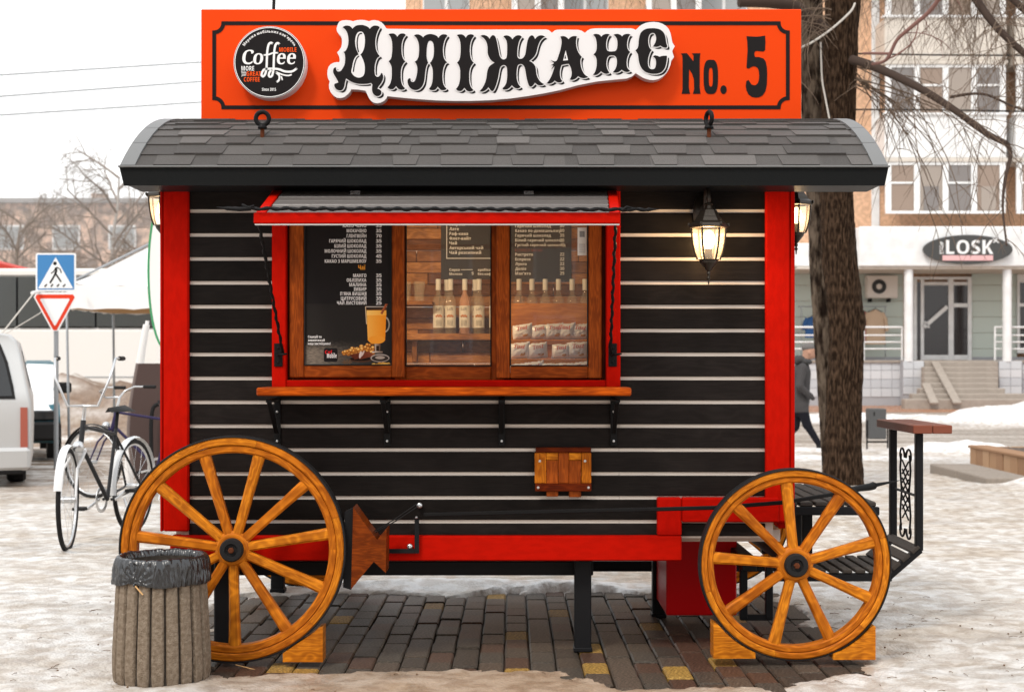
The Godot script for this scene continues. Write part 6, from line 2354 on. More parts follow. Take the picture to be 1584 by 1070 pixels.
func build_small_car() -> void:
	var d := 19.5
	var x := (-2.0 - 792) * d / F
	var c := thing("teal_car", "small teal car with snow on its bonnet parked behind the silver van", "car", Vector3(x, land(x, CZ - d), CZ - d))
	c.rotation.y = 0.36
	var side := PackedVector2Array([Vector2(0.0, 0.32), Vector2(0.02, 0.62), Vector2(0.18, 0.78), Vector2(1.0, 0.90), Vector2(1.55, 1.36), Vector2(2.9, 1.40), Vector2(3.6, 0.95), Vector2(3.75, 0.6), Vector2(3.72, 0.3), Vector2(3.3, 0.24), Vector2(0.3, 0.24)])
	var m := MB.new()
	m.xf = Transform3D(Basis(Vector3.UP, PI / 2), Vector3(-0.8, 0, 0))
	m.extrude(side, 1.6, true)
	ob("body", m, mat(lin(0.04, 0.12, 0.15), 0.3), c)
	var rows := []
	for j in 8:
		var row := []
		for i in 11:
			var t := j / 7.0
			var px := lerpf(0.05, 1.5, t)
			var base := 0.64 + 0.27 * smoothstep(0.0, 0.6, px) + 0.42 * smoothstep(1.0, 1.55, px)
			var e := 1.0 - pow(absf(i / 5.0 - 1.0), 4.0)
			row.append(Vector3(lerpf(-0.78, 0.78, i / 10.0), base + 0.02 + e * (0.22 * sin(PI * clampf(t * 0.9 + 0.08, 0, 1)) + 0.02 * nz.get_noise_2d(i * 3.0, j * 3.0)), -px))
		rows.append(row)
	m = MB.new()
	m.sheet(rows)
	ob("snow_cover", m, M.snow_white, c)
	bx("front_bumper", Vector3(0, 0.42, 0.03), Vector3(1.62, 0.26, 0.14), M.rubber, c, 0.04)
	for s in [-1, 1]:
		bx("headlight", Vector3(0.58 * s, 0.64, 0.0), Vector3(0.34, 0.14, 0.08), M.car_glass, c, 0.02)
		bx("mirror", Vector3(0.92 * s, 1.0, -1.2), Vector3(0.2, 0.16, 0.1), M.rubber, c, 0.04)
		for z in [-0.65, -3.0]:
			m = MB.new()
			m.xf = Transform3D(Basis(Vector3.BACK, -PI / 2), Vector3(0.74 * s, 0.29, z))
			m.lathe([Vector2(0, -0.09), Vector2(0.29, -0.09), Vector2(0.29, 0.09), Vector2(0.2, 0.1), Vector2(0, 0.1)], 20)
			ob("wheel", m, M.rubber, c)

func grow(m: MB, r: RandomNumberGenerator, at: Vector3, dir: Vector3, len: float, rad: float, level: int, droop: float, leaf: Array) -> void:
	var pts := [at]
	var p := at
	var d := dir
	var n := 5 if level > 0 else 4
	for i in n:
		d = (d + Vector3(r.randf_range(-1, 1), r.randf_range(-0.6, 0.8), r.randf_range(-1, 1)) * 0.16 + Vector3(0, -droop * (0.08 if level > 1 else 0.45), 0)).normalized()
		p += d * len / n
		pts.append(p)
	m.tube(pts, rad, rad * 0.55, 6 if level > 2 else 4 if level > 1 else 3)
	if level == 0:
		return
	var kids: int = [0, 5, 5, 6, 7][level]
	for k in kids:
		var t := 0.3 + 0.7 * (k + r.randf()) / kids
		var f := t * (pts.size() - 1)
		var i := mini(int(f), pts.size() - 2)
		var q: Vector3 = (pts[i] as Vector3).lerp(pts[i + 1], f - i)
		var an := r.randf() * TAU
		var side := d.cross(Vector3.UP if absf(d.y) < 0.9 else Vector3.RIGHT).normalized().rotated(d, an)
		var nd := (d * 0.75 + side * r.randf_range(0.5, 0.95)).normalized()
		grow(m, r, q, nd, len * r.randf_range(0.5, 0.72) * (1.05 - 0.35 * t), rad * 0.45, level - 1, droop, leaf)

func bare_tree(called: String, label: String, at: Vector3, h: float, rad: float, seed_: int, droop: float, bark: Material, twig: Material, lv := 4) -> void:
	var t := thing(called, label, "tree", at, "bare trees in front of the brick block")
	var r := RandomNumberGenerator.new()
	r.seed = seed_
	var m := MB.new()
	var pts := []
	for i in 9:
		pts.append(Vector3(0.12 * h * 0.1 * sin(i * 1.3 + seed_), h * 0.8 * i / 8.0 - 0.2, 0.1 * sin(i + seed_)))
	m.tube(pts, rad, rad * 0.25, 8)
	ob("trunk", m, bark, t)
	m = MB.new()
	for k in 15:
		var f := 0.26 + 0.74 * k / 14.0
		var i := mini(int(f * 8), 7)
		var q: Vector3 = (pts[i] as Vector3).lerp(pts[i + 1], f * 8 - i)
		var an := k * 2.4 + r.randf()
		grow(m, r, q, Vector3(cos(an), 0.85, sin(an)).normalized(), h * 0.34 * (1.15 - 0.6 * f), rad * 0.34, lv - 1, droop, [])
	stuff(ob("branches", m, twig, t))

func build_far_left() -> void:
	# brick block in the haze
	var d := 95.0
	var s := F / d
	var z := CZ - d
	var y0 := land(0, z)
	var b := thing("brick_block", "long low orange brick apartment block far away behind the bare trees", "building", Vector3(0, y0, z))
	var x0 := -62.0
	var x1 := -12.0
	var top := EYE + (555 - 314) / s - y0
	bx("wall", Vector3((x0 + x1) / 2, top / 2, -6), Vector3(x1 - x0, top, 12), M.far_brick, b, 0)
	bx("roof", Vector3((x0 + x1) / 2, top + 0.15, -6), Vector3(x1 - x0 + 0.8, 0.3, 12.8), M.far_roof, b, 0)
	for x in [-55.0, -40.0, -29.0]:
		bx("chimney", Vector3(x, top + 0.7, -5), Vector3(1.0, 1.0, 0.8), M.far_brick, b, 0)
	var pane := BoxMesh.new()
	pane.size = Vector3(1.6, 1.4, 0.1)
	var frame := BoxMesh.new()
	frame.size = Vector3(1.86, 1.66, 0.08)
	for k in 13:
		for j in 4:
			var at := Vector3(x0 + 2.2 + k * 3.75, top - 2.3 - j * 3.0, 0.03)
			var w := om("window", frame, M.sign_white, b)
			w.position = at
			var g := om("pane", pane, M.far_glass, w)
			g.position = Vector3(0, 0, 0.03)
	bare_tree("birch_tree", "tall bare birch with drooping twigs rising above the brick block near the wagon roof", Vector3((178.0 - 792) * 60 / F, land(0, -54) - 0.1, CZ - 60), 11.6, 0.16, 4, 0.55, M.birch, M.far_twig)
	bare_tree("bare_tree", "bare upright tree at the left edge in front of the brick block", Vector3((28.0 - 792) * 56 / F, land(0, -50), CZ - 56), 8.6, 0.14, 9, 0.05, M.far_twig, M.far_twig)
	bare_tree("bare_tree", "small bare tree between the upright tree and the birch", Vector3((96.0 - 792) * 52 / F, land(0, -46), CZ - 52), 6.3, 0.11, 15, 0.15, M.far_twig, M.far_twig)
	bare_tree("bare_tree", "bushy bare tree right of the birch, beside the wagon's left lantern", Vector3((228.0 - 792) * 50 / F, land(0, -44), CZ - 50), 6.4, 0.12, 23, 0.25, M.far_twig, M.far_twig)
	bare_tree("bare_tree", "low bare tree directly above the crossing sign", Vector3((140.0 - 792) * 48 / F, land(0, -42), CZ - 48), 5.2, 0.10, 29, 0.2, M.far_twig, M.far_twig)
	# wires across the sky
	var lab := ["topmost of the three wires crossing the white sky at the left", "middle wire of the three crossing the white sky at the left", "lowest of the three wires crossing the white sky at the left"]
	var ys := [[116.0, 96.0], [149.0, 126.0], [178.0, 158.0]]
	for i in 3:
		var w := thing("overhead_wire", lab[i], "wire", Vector3.ZERO, "overhead wires")
		var m := MB.new()
		var pts := []
		for k in 25:
			var px := lerpf(-300.0, 1290.0, k / 24.0)
			var py: float = lerpf(ys[i][0], ys[i][1], px / 310.0) if px < 310 else ys[i][1] - (px - 310) * 0.055 + 26.0 * pow((px - 310) / 980.0, 2)
			pts.append(P(px, py, 34.0 + 7.0 * clampf(px / 1290.0, 0, 1)))
		m.tube(pts, 0.013, -1, 5)
		ob("cable", m, M.rubber, w)
	var ap := thing("antenna_pole", "thin dark pole sticking up behind the left end of the sign", "pole", Vector3((421.0 - 792) * 8.2 / F, 0, CZ - 8.2))
	var mm := MB.new()
	mm.tube([Vector3(0, -0.05, 0), Vector3(0.0, 3.0, 0), Vector3(0.03, 3.9, 0)], 0.011, 0.009, 8)
	ob("pole", mm, M.rubber, ap)

# ---- right side of the street
func px_box(called: String, x0: float, y0: float, x1: float, y1: float, d: float, thick: float, m: Material, parent: Node, bev := 0.0) -> MeshInstance3D:
	return fb(called, x0, y0, x1, y1, d, thick, m, parent, bev)

func build_block() -> void:
	var d := 43.0
	var b := thing("apartment_block", "tall orange brick apartment block with white glazed balconies above the shop", "building")
	px_box("wall", 627, -330, 2000, 640, d, 10.0, M.brick, b)
	px_box("roof", 622, -345, 2005, -329.5, d - 0.3, 10.6, M.far_roof, b)
	px_box("corner_strip", 1349, -330, 1361, 372, d - 0.06, 0.05, M.facade_white, b)
	# single windows in the brick
	for cx in [690.0, 905.0, 1120.0]:
		for k in range(-2, 4):
			var yy := 18.0 + k * 150.0
			var w := px_box("window", cx - 36, yy - 45, cx + 36, yy + 40, d - 0.04, 0.04, M.facade_white, b)
			bx("pane", Vector3(-0.36, 0, 0.03), Vector3(0.62, 1.5, 0.02), M.far_glass, w, 0)
			bx("pane", Vector3(0.36, 0, 0.03), Vector3(0.62, 1.5, 0.02), M.far_glass, w, 0)
	# balconies in columns, with their mullions, panes and aprons
	var df := 41.8
	for col in [[792.0, 872.0, 0], [1000.0, 1085.0, 0], [1371.0, 1556.0, 1], [1574.0, 1760.0, 2]]:
		for k in range(-3, 1):
			var y0: float = 248.0 + k * 151.0
			if col[2] == 0 and k > -1:
				continue
			var bal := part("balcony", b)
			var x0: float = col[0]
			var x1: float = col[1]
			px_box("apron", x0 - 2, y0 - 70, x1 + 2, y0 - 4, df, 1.1, M.facade_cream if k % 2 else M.facade_white, bal, 0.02)
			px_box("sill", x0 - 5, y0 - 74, x1 + 5, y0 - 70.5, df - 0.06, 0.2, M.facade_white, bal, 0.01)
			px_box("slab", x0 - 4, y0 - 4, x1 + 4, y0 + 2, df - 0.04, 1.2, M.facade_cream, bal, 0.01)
			var n := 4 if col[2] else 2
			px_box("frame", x0, y0 + 78, x1, y0 + 82, df, 0.08, M.facade_white, bal)
			px_box("frame", x0, y0 + 2.2, x1, y0 + 7, df, 0.08, M.facade_white, bal)
			for i in n + 1:
				var x: float = lerpf(x0 + 4, x1 - 4, float(i) / n)
				px_box("mullion", x - 4.5, y0 + 7.2, x + 4.5, y0 + 77.8, df - 0.004, 0.08, M.facade_white, bal)
			for i in n:
				var xa: float = lerpf(x0 + 4, x1 - 4, float(i) / n) + 4.7
				var xb: float = lerpf(x0 + 4, x1 - 4, float(i + 1) / n) - 4.7
				px_box("pane", xa, y0 + 7.2, xb, y0 + 77.8, df + 0.03, 0.02, M.balcony_glass[(i + k + 6) % 3], bal)
				if (i + k) % 2 == 0:
					px_box("transom", xa, y0 + 33, xb, y0 + 36, df, 0.06, M.facade_white, bal)
				elif i % 2:
					px_box("inner_sash", xa + 6, y0 + 40, xb - 6, y0 + 77, df + 0.004, 0.024, M.balcony_glass[(i + 1) % 3], bal)
	build_shop(b)

func build_opposite() -> void:
	# the block on the near side of the street, behind the camera: seen in the van's window and the panes
	var b := thing("opposite_block", "orange brick block across the square, seen reflected in the van's rear window", "building", Vector3(-4, 0, 48))
	bx("wall", Vector3(0, 7.4, 5), Vector3(64, 15.2, 10), M.brick, b, 0)
	bx("roof", Vector3(0, 15.2, 5), Vector3(65, 0.4, 11), M.far_roof, b, 0)
	for k in 5:
		for i in 16:
			var at := Vector3(-29.5 + i * 3.9, 2.0 + k * 2.9, -0.03)
			var w: MeshInstance3D
			if i % 3 == 1:
				w = bx("balcony", at + Vector3(0, -0.5, -0.5), Vector3(3.0, 2.5, 1.0), M.facade_white, b, 0)
				bx("pane", Vector3(0, 0.55, -0.51), Vector3(2.7, 1.1, 0.03), M.far_glass, w, 0)
			else:
				w = bx("window", at, Vector3(1.6, 1.7, 0.08), M.facade_white, b, 0)
				bx("pane", Vector3(0, 0, -0.04), Vector3(1.35, 1.45, 0.03), M.far_glass, w, 0)

func build_shop(b: Node3D) -> void:
	var s := thing("street_shop", "pale green shop front with white columns, railings and steps under the white canopy", "shop")
	var dw := 42.7
	var dp := 40.7
	# canopy
	px_box("canopy", 1330, 350, 1760, 412, 40.2, 2.4, M.facade_white, s, 0.03)
	px_box("canopy", 900, 376, 1329.5, 412, 40.6, 2.0, M.facade_white, s, 0.03)
	px_box("canopy_lining", 1234, 412.4, 1700, 416, 40.3, 2.3, M.facade_cream, s, 0)
	# wall boards
	for q in [[1100.0, 1398.0], [1504.0, 1574.0], [1640.0, 1760.0]]:
		for k in 6:
			var y0: float = 416.5 + k * 24.6
			px_box("wall_board", q[0], y0, q[1], y0 + 24.2, dw - 0.02 - 0.004 * (k % 2), 0.03, M.mint, s, 0.008)
	px_box("plinth", 1100, 552, 1760, 560, dw - 0.05, 0.04, M.plinth, s, 0.004)
	# porch floor
	px_box("porch_floor", 1100, 557, 1760, 561, dp - 0.05, 2.1, M.step, s, 0.01)
	# tiled base walls and pillars
	for q in [[1100, 1397, 559, 614, dp, 18], [1397.5, 1430, 558, 610, dp - 0.35, 2], [1546, 1582, 558, 610, dp - 0.35, 2], [1582.5, 1740, 559, 614, dp, 9]]:
		var base := px_box("base_wall", q[0], q[2], q[1], q[3] + 16, q[4] + 0.02, 0.3, M.plinth, s)
		for i in q[5]:
			for j in 4:
				var w: float = float(q[1] - q[0]) / q[5]
				var off: float = w * 0.5 if j % 2 else 0.0
				var xa: float = q[0] + i * w + off * 0.0
				var ya: float = q[2] + j * (q[3] - q[2]) / 4.0
				if q[0] == 1100 and xa < 1215:
					continue
				px_box("tile", xa + 0.35, ya + 0.35, xa + w - 0.35, ya + (q[3] - q[2]) / 4.0 - 0.35, q[4] + 0.001 * ((i + j) % 3), 0.02, M.tile[(i * 3 + j * 5) % 3], s, 0.004)
	# columns
	for px in [1406.0, 1558.5, 1690.0]:
		var top := P(px, 412, dp - 0.25)
		var bot := P(px, 559, dp - 0.25)
		var m := MB.new()
		m.tube([bot, top], 0.125, -1, 20)
		ob("column", m, M.facade_white, s)
	# steps, wider below
	for k in 8:
		var y0 := 559.0 + k * 8.3
		var xa := 1430.5
		var xb := 1545.5
		if k >= 5:
			xa = 1424.0 - (k - 5) * 12.0
			xb = 1556.0 + (k - 5) * 40.0
		px_box("step", xa, y0, xb, y0 + 60, dp - 0.32 * (k + 1), 0.34, M.step, s, 0.02)
	for q in [[1433, 594, 1446, 624], [1447, 560, 1482, 624]]:
		var m := MB.new()
		m.beam(P(q[0], q[1], dp - 0.35 if q[1] < 570 else dp - 1.7), P(q[2], q[3], dp - 2.9), 0.22, 0.06, 0.01)
		ob("ramp_rail", m, M.step, s)
	# door
	var dd := 42.55
	var door := part("door", s)
	px_box("frame", 1414, 428, 1504, 432, dd, 0.1, M.facade_white, door)
	for x in [[1414, 1419], [1425, 1430], [1468, 1476], [1498, 1504]]:
		px_box("frame", x[0], 432.2, x[1], 557, dd, 0.1, M.facade_white, door)
	for q in [[1430.3, 1467.7], [1476.3, 1497.7]]:
		px_box("frame", q[0], 436, q[1], 441, dd, 0.08, M.facade_white, door)
		px_box("frame", q[0], 549, q[1], 556.5, dd, 0.08, M.facade_white, door)
	px_box("frame", 1476.3, 469, 1497.7, 475, dd - 0.002, 0.08, M.facade_white, door)
	px_box("pane", 1430.3, 441.2, 1467.7, 548.8, dd + 0.04, 0.02, M.shop_glass, door)
	px_box("pane", 1476.3, 441.2, 1497.7, 548.8, dd + 0.04, 0.02, M.shop_glass, door)
	px_box("pane", 1419.3, 436, 1424.7, 556, dd + 0.04, 0.02, M.shop_glass, door)
	var m := MB.new()
	m.beam(P(1430, 506, dd - 0.03), P(1466, 474, dd - 0.03), 0.04, 0.12, 0.01)
	m.beam(P(1431, 497, dd - 0.03), P(1438, 507, dd - 0.03), 0.04, 0.06, 0.01)
	ob("push_bar", m, M.facade_white, door)
	# shop window at the right edge
	var win := part("window", s)
	px_box("frame", 1575, 424, 1640, 546, dd + 0.02, 0.08, M.facade_white, win)
	px_box("pane", 1579, 437, 1604, 469, dd, 0.018, M.shop_glass, win)
	px_box("pane", 1579, 474, 1604, 540, dd, 0.018, M.shop_glass, win)
	px_box("pane", 1609, 437, 1634, 540, dd, 0.018, M.shop_glass, win)
	# railings
	for q in [[1100.0, 1396.0, 5], [1540.0, 1740.0, 4]]:
		var r := part("railing", s)
		for y in [506.0, 518.5, 529.0, 539.5]:
			m = MB.new()
			m.tube([P(q[0], y, dp), P(q[1], y, dp)], 0.03 if y < 510 else 0.022, -1, 8)
			ob("rail", m, M.facade_white, r)
		for i in q[2] + 1:
			var x: float = lerpf(q[0], q[1], float(i) / q[2])
			m = MB.new()
			m.tube([P(x, 505, dp), P(x, 558, dp)], 0.028, -1, 8)
			ob("post", m, M.facade_white, r)
	# oval sign
	var c := P(1497, 386, 40.1)
	var sg := thing("oval_shop_sign", "dark grey oval sign with white capital lettering and a pink stripe on the canopy", "sign", c)
	var oval := PackedVector2Array()
	for i in 56:
		oval.append(Vector2(69.0 * cos(TAU * i / 56), 22.5 * sin(TAU * i / 56)) * 40.1 / F)
	m = MB.new()
	m.extrude(oval, 0.09, true)
	ob("plate", m, mat(lin(0.07, 0.07, 0.068), 0.5), sg).position.z = -0.02
	m = MB.new()
	m.colored = false
	var u := 40.1 / F
	var tmp := MB.new()
	letters(tmp, "LOSK", Vector3.ZERO, 21 * u, "bold", -1)
	var hi := 0.01
	for p in tmp.v:
		hi = maxf(hi, p.x)
	letters(m, "LOSK", Vector3(-34 * u, -7.0 * u, 0.074), 21 * u, "bold", -1, 73 * u / hi)
	m.xf = Transform3D(Basis(Vector3.BACK, PI / 2), Vector3(-38 * u, -7 * u, 0.074))
	letters(m, "SHOP", Vector3.ZERO, 6 * u, "bold", -1, 0.9)
	m.xf = Transform3D.IDENTITY
	ribbon(m, [Vector2(38, 17) * u, Vector2(48, 10) * u], 1.6 * u, 0.076)
	ribbon(m, [Vector2(46, 18) * u, Vector2(39, 10) * u], 1.6 * u, 0.078)
	ob("white_lettering", m, M.sign_white, sg)
	bx("pink_stripe", Vector3(-0.5 * u, -13.2 * u, 0.07), Vector3(78 * u, 8 * u, 0.02), mat(lin(0.72, 0.42, 0.42), 0.5), sg, 0.003)
	# air conditioner
	var a := thing("air_conditioner", "white air conditioner unit with dark round fan on the shop wall", "air conditioner")
	px_box("casing", 1342, 425.5, 1390, 461, 42.3, 0.32, M.ac_white, a, 0.03)
	m = MB.new()
	m.xf = Transform3D(TURN, P(1360.5, 443, 42.3))
	m.lathe([Vector2(0.215, 0.002), Vector2(0.21, 0.02), Vector2(0.085, 0.02)], 32)
	ob("fan_grille", m, mat(lin(0.05, 0.05, 0.05), 0.6), a)
	m = MB.new()
	m.xf = Transform3D(TURN, P(1360.5, 443, 42.28))
	m.lathe([Vector2(0.085, 0.0), Vector2(0.075, 0.014), Vector2(0, 0.018)], 20)
	ob("fan_hub", m, M.ac_white, a)
	for x in [1347, 1376]:
		px_box("bracket", x, 461.3, x + 2.5, 467, 42.3, 0.34, M.rubber, a)
	# coats on hangers in front of the wall
	coat("beige_coat", "long beige coat on a hanger below the air conditioner", P(1354, 479, 42.0), 1.02, 0.27, mat(lin(0.50, 0.36, 0.25), 0.9))
	coat("red_coat", "dull red coat hanging between the beige coat and the tree trunk", P(1333, 480, 42.05), 0.95, 0.2, mat(lin(0.30, 0.07, 0.06), 0.9))
	coat("blue_coat", "blue jacket hanging above the walking person, left of the tree trunks", P(1257, 490, 42.0), 0.62, 0.2, mat(lin(0.04, 0.10, 0.24), 0.9))
	var rk := thing("clothes_rack", "white metal clothes rack holding the coats behind the railing", "clothes rack")
	m = MB.new()
	m.tube([P(1235, 474, 42.02), P(1372, 474, 42.02)], 0.018, -1, 8)
	for x in [1240, 1300, 1370]:
		m.tube([P(x, 474, 42.02), P(x, 556, 42.02)], 0.018, -1, 8)
		m.tube([P(x, 552, 41.7), P(x, 545, 42.02), P(x, 552, 42.35)], 0.015, -1, 6)
	ob("tubes", m, M.grey_metal, rk)

func coat(called: String, label: String, at: Vector3, h: float, hw: float, mt: Material) -> void:
	var c := thing(called, label, "coat", at, "coats hanging outside the shop")
	var m := MB.new()
	var rows := []
	for j in 12:
		var t := j / 11.0
		var w := lerpf(0.05, hw, smoothstep(0.0, 0.14, t)) * (1.0 + 0.12 * t)
		var row := []
		for i in 25:
			var an := TAU * i / 24
			var wob := 1.0 + 0.06 * sin(an * 5.0 + t * 2.0) * t
			row.append(Vector3(cos(an) * w * wob, -t * h, -sin(an) * 0.11 * wob))
		rows.append(row)
	m.sheet(rows, true)
	ob("body", m, mt, c)
	for s in [-1, 1]:
		m = MB.new()
		m.tube([Vector3(s * hw * 0.72, -h * 0.09, 0), Vector3(s * hw * 1.12, -h * 0.28, 0.02), Vector3(s * hw * 1.3, -h * 0.62, 0.03)], 0.07, 0.055, 10)
		ob("sleeve", m, mt, c)
	m = MB.new()
	m.tube([Vector3(-hw * 0.8, -0.06, 0), Vector3(0, 0.03, 0), Vector3(hw * 0.8, -0.06, 0)], 0.012, -1, 6)
	m.tube([Vector3(0, 0.03, 0), Vector3(0.02, 0.09, 0)], 0.008, -1, 5)
	ob("hanger", m, M.rubber, c)

func bark_trunk(parent: Node, pts: Array, rads: Array, mt: Material, seed_: int, called := "trunk") -> void:
	var nn := FastNoiseLite.new()
	nn.seed = seed_
	nn.frequency = 1.0
	nn.fractal_octaves = 3
	var path := smooth_path3(pts, 26)
	var rows := []
	for j in path.size():
		var f := float(j) / (path.size() - 1) * (rads.size() - 1)
		var i0 := mini(int(f), rads.size() - 2)
		var r := lerpf(rads[i0], rads[i0 + 1], f - i0)
		var p: Vector3 = path[j]
		var row := []
		for i in 97:
			var an := TAU * i / 96
			var c := cos(an)
			var s := sin(an)
			var ridge := 1.0 - absf(nn.get_noise_3d(c * 5.2, s * 5.2, p.y * 1.1)) * 2.0
			var fine := nn.get_noise_3d(c * 11.0, s * 11.0, p.y * 4.0)
			var bump := 0.10 * nn.get_noise_3d(c * 0.9, s * 0.9, p.y * 0.8)
			var rr := r * (1.0 + 0.085 * (ridge - 0.6) + 0.04 * fine + bump)
			row.append(p + Vector3(c * rr, 0, -s * rr))
		rows.append(row)
	var m := MB.new()
	m.sheet(rows)
	ob(called, m, mt, parent)

func strand(m: MB, r: RandomNumberGenerator, at: Vector3, dir: Vector3, len: float, rad: float, fall: float, kids: int) -> void:
	var pts := [at]
	var d := dir.normalized()
	var p := at
	var n := 8
	for i in n:
		d = (d + Vector3(r.randf_range(-1, 1), r.randf_range(-0.8, 0.6), r.randf_range(-1, 1)) * 0.20 + Vector3(0, -fall, 0)).normalized()
		p += d * len / n
		pts.append(p)
	m.tube(pts, rad, rad * 0.5, 3)
	for k in kids:
		var i := 1 + int(r.randf() * (n - 1))
		var nd := Vector3(r.randf_range(-1, 1), r.randf_range(-0.7, 0.5), r.randf_range(-0.8, 0.8)) + d * 0.6
		strand(m, r, pts[i], nd, len * r.randf_range(0.25, 0.55), rad * 0.62, fall * 0.8, 0 if kids < 5 else 2)

func limb(T: Node, tw: MB, r: RandomNumberGenerator, pts: Array, r0: float, r1: float, every: float, slen: float, kids := 5, mt: Material = null) -> void:
	var path := smooth_path3(pts, 5)
	var m := MB.new()
	m.tube(path, r0, r1, 8)
	ob("limb", m, mt if mt else M.branch, T)
	var total := 0.0
	var next := every
	for i in path.size() - 1:
		var a: Vector3 = path[i]
		var b: Vector3 = path[i + 1]
		total += a.distance_to(b)
		while next < total:
			next += every * 1.15 * r.randf_range(0.6, 1.4)
			var q := a.lerp(b, r.randf())
			var an := r.randf() * TAU
			var side := (b - a).normalized() * 0.5 + Vector3(cos(an), 0.35, sin(an)) * 0.8
			strand(tw, r, q, side, slen * r.randf_range(0.5, 1.25), 0.0058, 0.13, kids)

func build_trees() -> void:
	var g := land(3.5, CZ - 15.3)
	var t := thing("street_tree", "dark rough barked tree with hanging bare twigs just right of the wagon", "tree")
	var d := 15.3
	bark_trunk(t, [P(1305, 775, d), P(1304, 700, d), P(1307, 600, d), P(1309, 500, d), P(1300, 400, d), P(1295, 300, d), P(1297, 180, d), P(1304, 0, d), P(1312, -150, d), P(1330, -330, d)], [0.235, 0.195, 0.185, 0.185, 0.182, 0.178, 0.178, 0.185, 0.19, 0.13], M.bark, 5)
	var m := MB.new()
	m.sphere(P(1327, 497, 15.24), Vector3(0.09, 0.17, 0.10), 16, 12)
	ob("burl", m, M.bark, t)
	var r := RandomNumberGenerator.new()
	r.seed = 3
	m = MB.new()
	var tw := MB.new()
	limb(t, tw, r, [P(1318, 92, 15.1), P(1345, 100, 14.9), P(1385, 117, 14.7), P(1430, 140, 14.5), P(1480, 172, 14.3), P(1525, 205, 14.1), P(1558, 222, 14.0)], 0.05, 0.028, 0.16, 1.0, 5)
	limb(t, tw, r, [P(1558, 222, 14.0), P(1564, 240, 14.0), P(1556, 275, 13.9), P(1552, 320, 13.8), P(1558, 380, 13.7)], 0.026, 0.008, 0.22, 0.8, 4)
	limb(t, tw, r, [P(1470, 150, 14.35), P(1520, 145, 14.2), P(1570, 165, 14.0), P(1640, 190, 13.8)], 0.016, 0.008, 0.2, 0.9, 4)
	limb(t, tw, r, [P(1308, -60, 15.2), P(1400, -90, 15.0), P(1500, -60, 14.6), P(1590, 20, 14.2), P(1680, 110, 13.8)], 0.07, 0.02, 0.07, 2.0, 6)
	limb(t, tw, r, [P(1470, -70, 14.7), P(1505, -10, 14.6), P(1545, 45, 14.4), P(1600, 95, 14.2)], 0.05, 0.03, 0.14, 1.4, 6)
	limb(t, tw, r, [P(1315, -160, 15.2), P(1420, -230, 15.4), P(1540, -180, 15.6), P(1650, -60, 15.8)], 0.07, 0.02, 0.10, 2.6, 6)
	limb(t, tw, r, [P(1320, -20, 15.3), P(1370, -50, 16.0), P(1440, -45, 16.8), P(1530, -25, 17.5)], 0.05, 0.015, 0.08, 2.2, 6)
	limb(t, tw, r, [P(1300, -60, 15.3), P(1230, -150, 15.5), P(1120, -140, 15.8), P(1000, -90, 16.0), P(900, -50, 16.2)], 0.07, 0.015, 0.09, 1.5, 6)
	limb(t, tw, r, [P(1310, -120, 15.3), P(1180, -260, 16), P(1000, -240, 16.6), P(820, -130, 17), P(690, -70, 17.2)], 0.07, 0.012, 0.09, 1.7, 6)
	limb(t, tw, r, [P(1275, 48, 15.2), P(1255, 30, 15.1), P(1228, 10, 15.0), P(1190, 3, 14.9), P(1143, 2, 14.85)], 0.075, 0.062, 0.3, 0.8, 4)
	for i in 13:
		strand(tw, r, P(r.randf_range(1322, 1332), r.randf_range(100, 135), 15.05), Vector3(0.9, r.randf_range(-0.9, 0.1), r.randf_range(-0.4, 0.8)), r.randf_range(0.9, 2.3), 0.0085, 0.10, 4)
	for i in 9:
		strand(tw, r, P(r.randf_range(1278, 1290), r.randf_range(-10, 60), 15.0), Vector3(-0.8, r.randf_range(-0.6, 0.3), 0.5), r.randf_range(0.4, 1.2), 0.008, 0.10, 4)
	stuff(ob("twigs", tw, M.twig, t))
	m = MB.new()
	tw = MB.new()
	limb(t, tw, r, [P(1350, 99, 13.6), P(1372, 92, 13.4), P(1388, 62, 13.3), P(1410, 42, 13.2), P(1438, 18, 13.1), P(1456, -8, 13.0), P(1480, -60, 12.9)], 0.014, 0.022, 0.5, 0.5, 3, M.branch_red)
	limb(t, tw, r, [P(1335, 82, 13.6), P(1350, 82, 13.5), P(1378, 83, 13.4)], 0.008, 0.014, 0.5, 0.4, 3, M.branch_red)
	limb(t, tw, r, [P(1372, 92, 13.4), P(1395, 80, 13.3), P(1415, 60, 13.3), P(1422, 30, 13.3)], 0.009, 0.006, 0.5, 0.5, 3, M.branch_red)
	stuff(ob("reddish_twigs", tw, M.branch_red, t))
	# the paler trunk leaning behind it
	var t2 := thing("leaning_tree", "paler grey leaning tree trunk directly behind and left of the dark trunk", "tree")
	d = 15.75
	bark_trunk(t2, [P(1296, 770, d), P(1291, 700, d), P(1282, 560, d), P(1275, 450, d), P(1270, 330, d), P(1263, 200, d), P(1256, 80, d), P(1246, -100, d), P(1240, -260, d)], [0.16, 0.135, 0.135, 0.14, 0.14, 0.145, 0.145, 0.14, 0.11], M.bark_grey, 12)
	m = MB.new()
	tw = MB.new()
	limb(t2, tw, r, [P(1246, -100, d), P(1170, -200, 15.2), P(1080, -190, 14.8), P(960, -110, 14.5)], 0.06, 0.015, 0.12, 1.4, 5)
	limb(t2, tw, r, [P(1243, -180, d), P(1300, -260, 15.2), P(1380, -300, 14.8)], 0.06, 0.015, 0.2, 1.4, 5)
	stuff(ob("twigs", tw, M.twig, t2))
	# pale cord tied round the trunk
	var cd := thing("pale_cord", "pale cord running from the tree trunk down behind the sign's right end", "cord")
	m = MB.new()
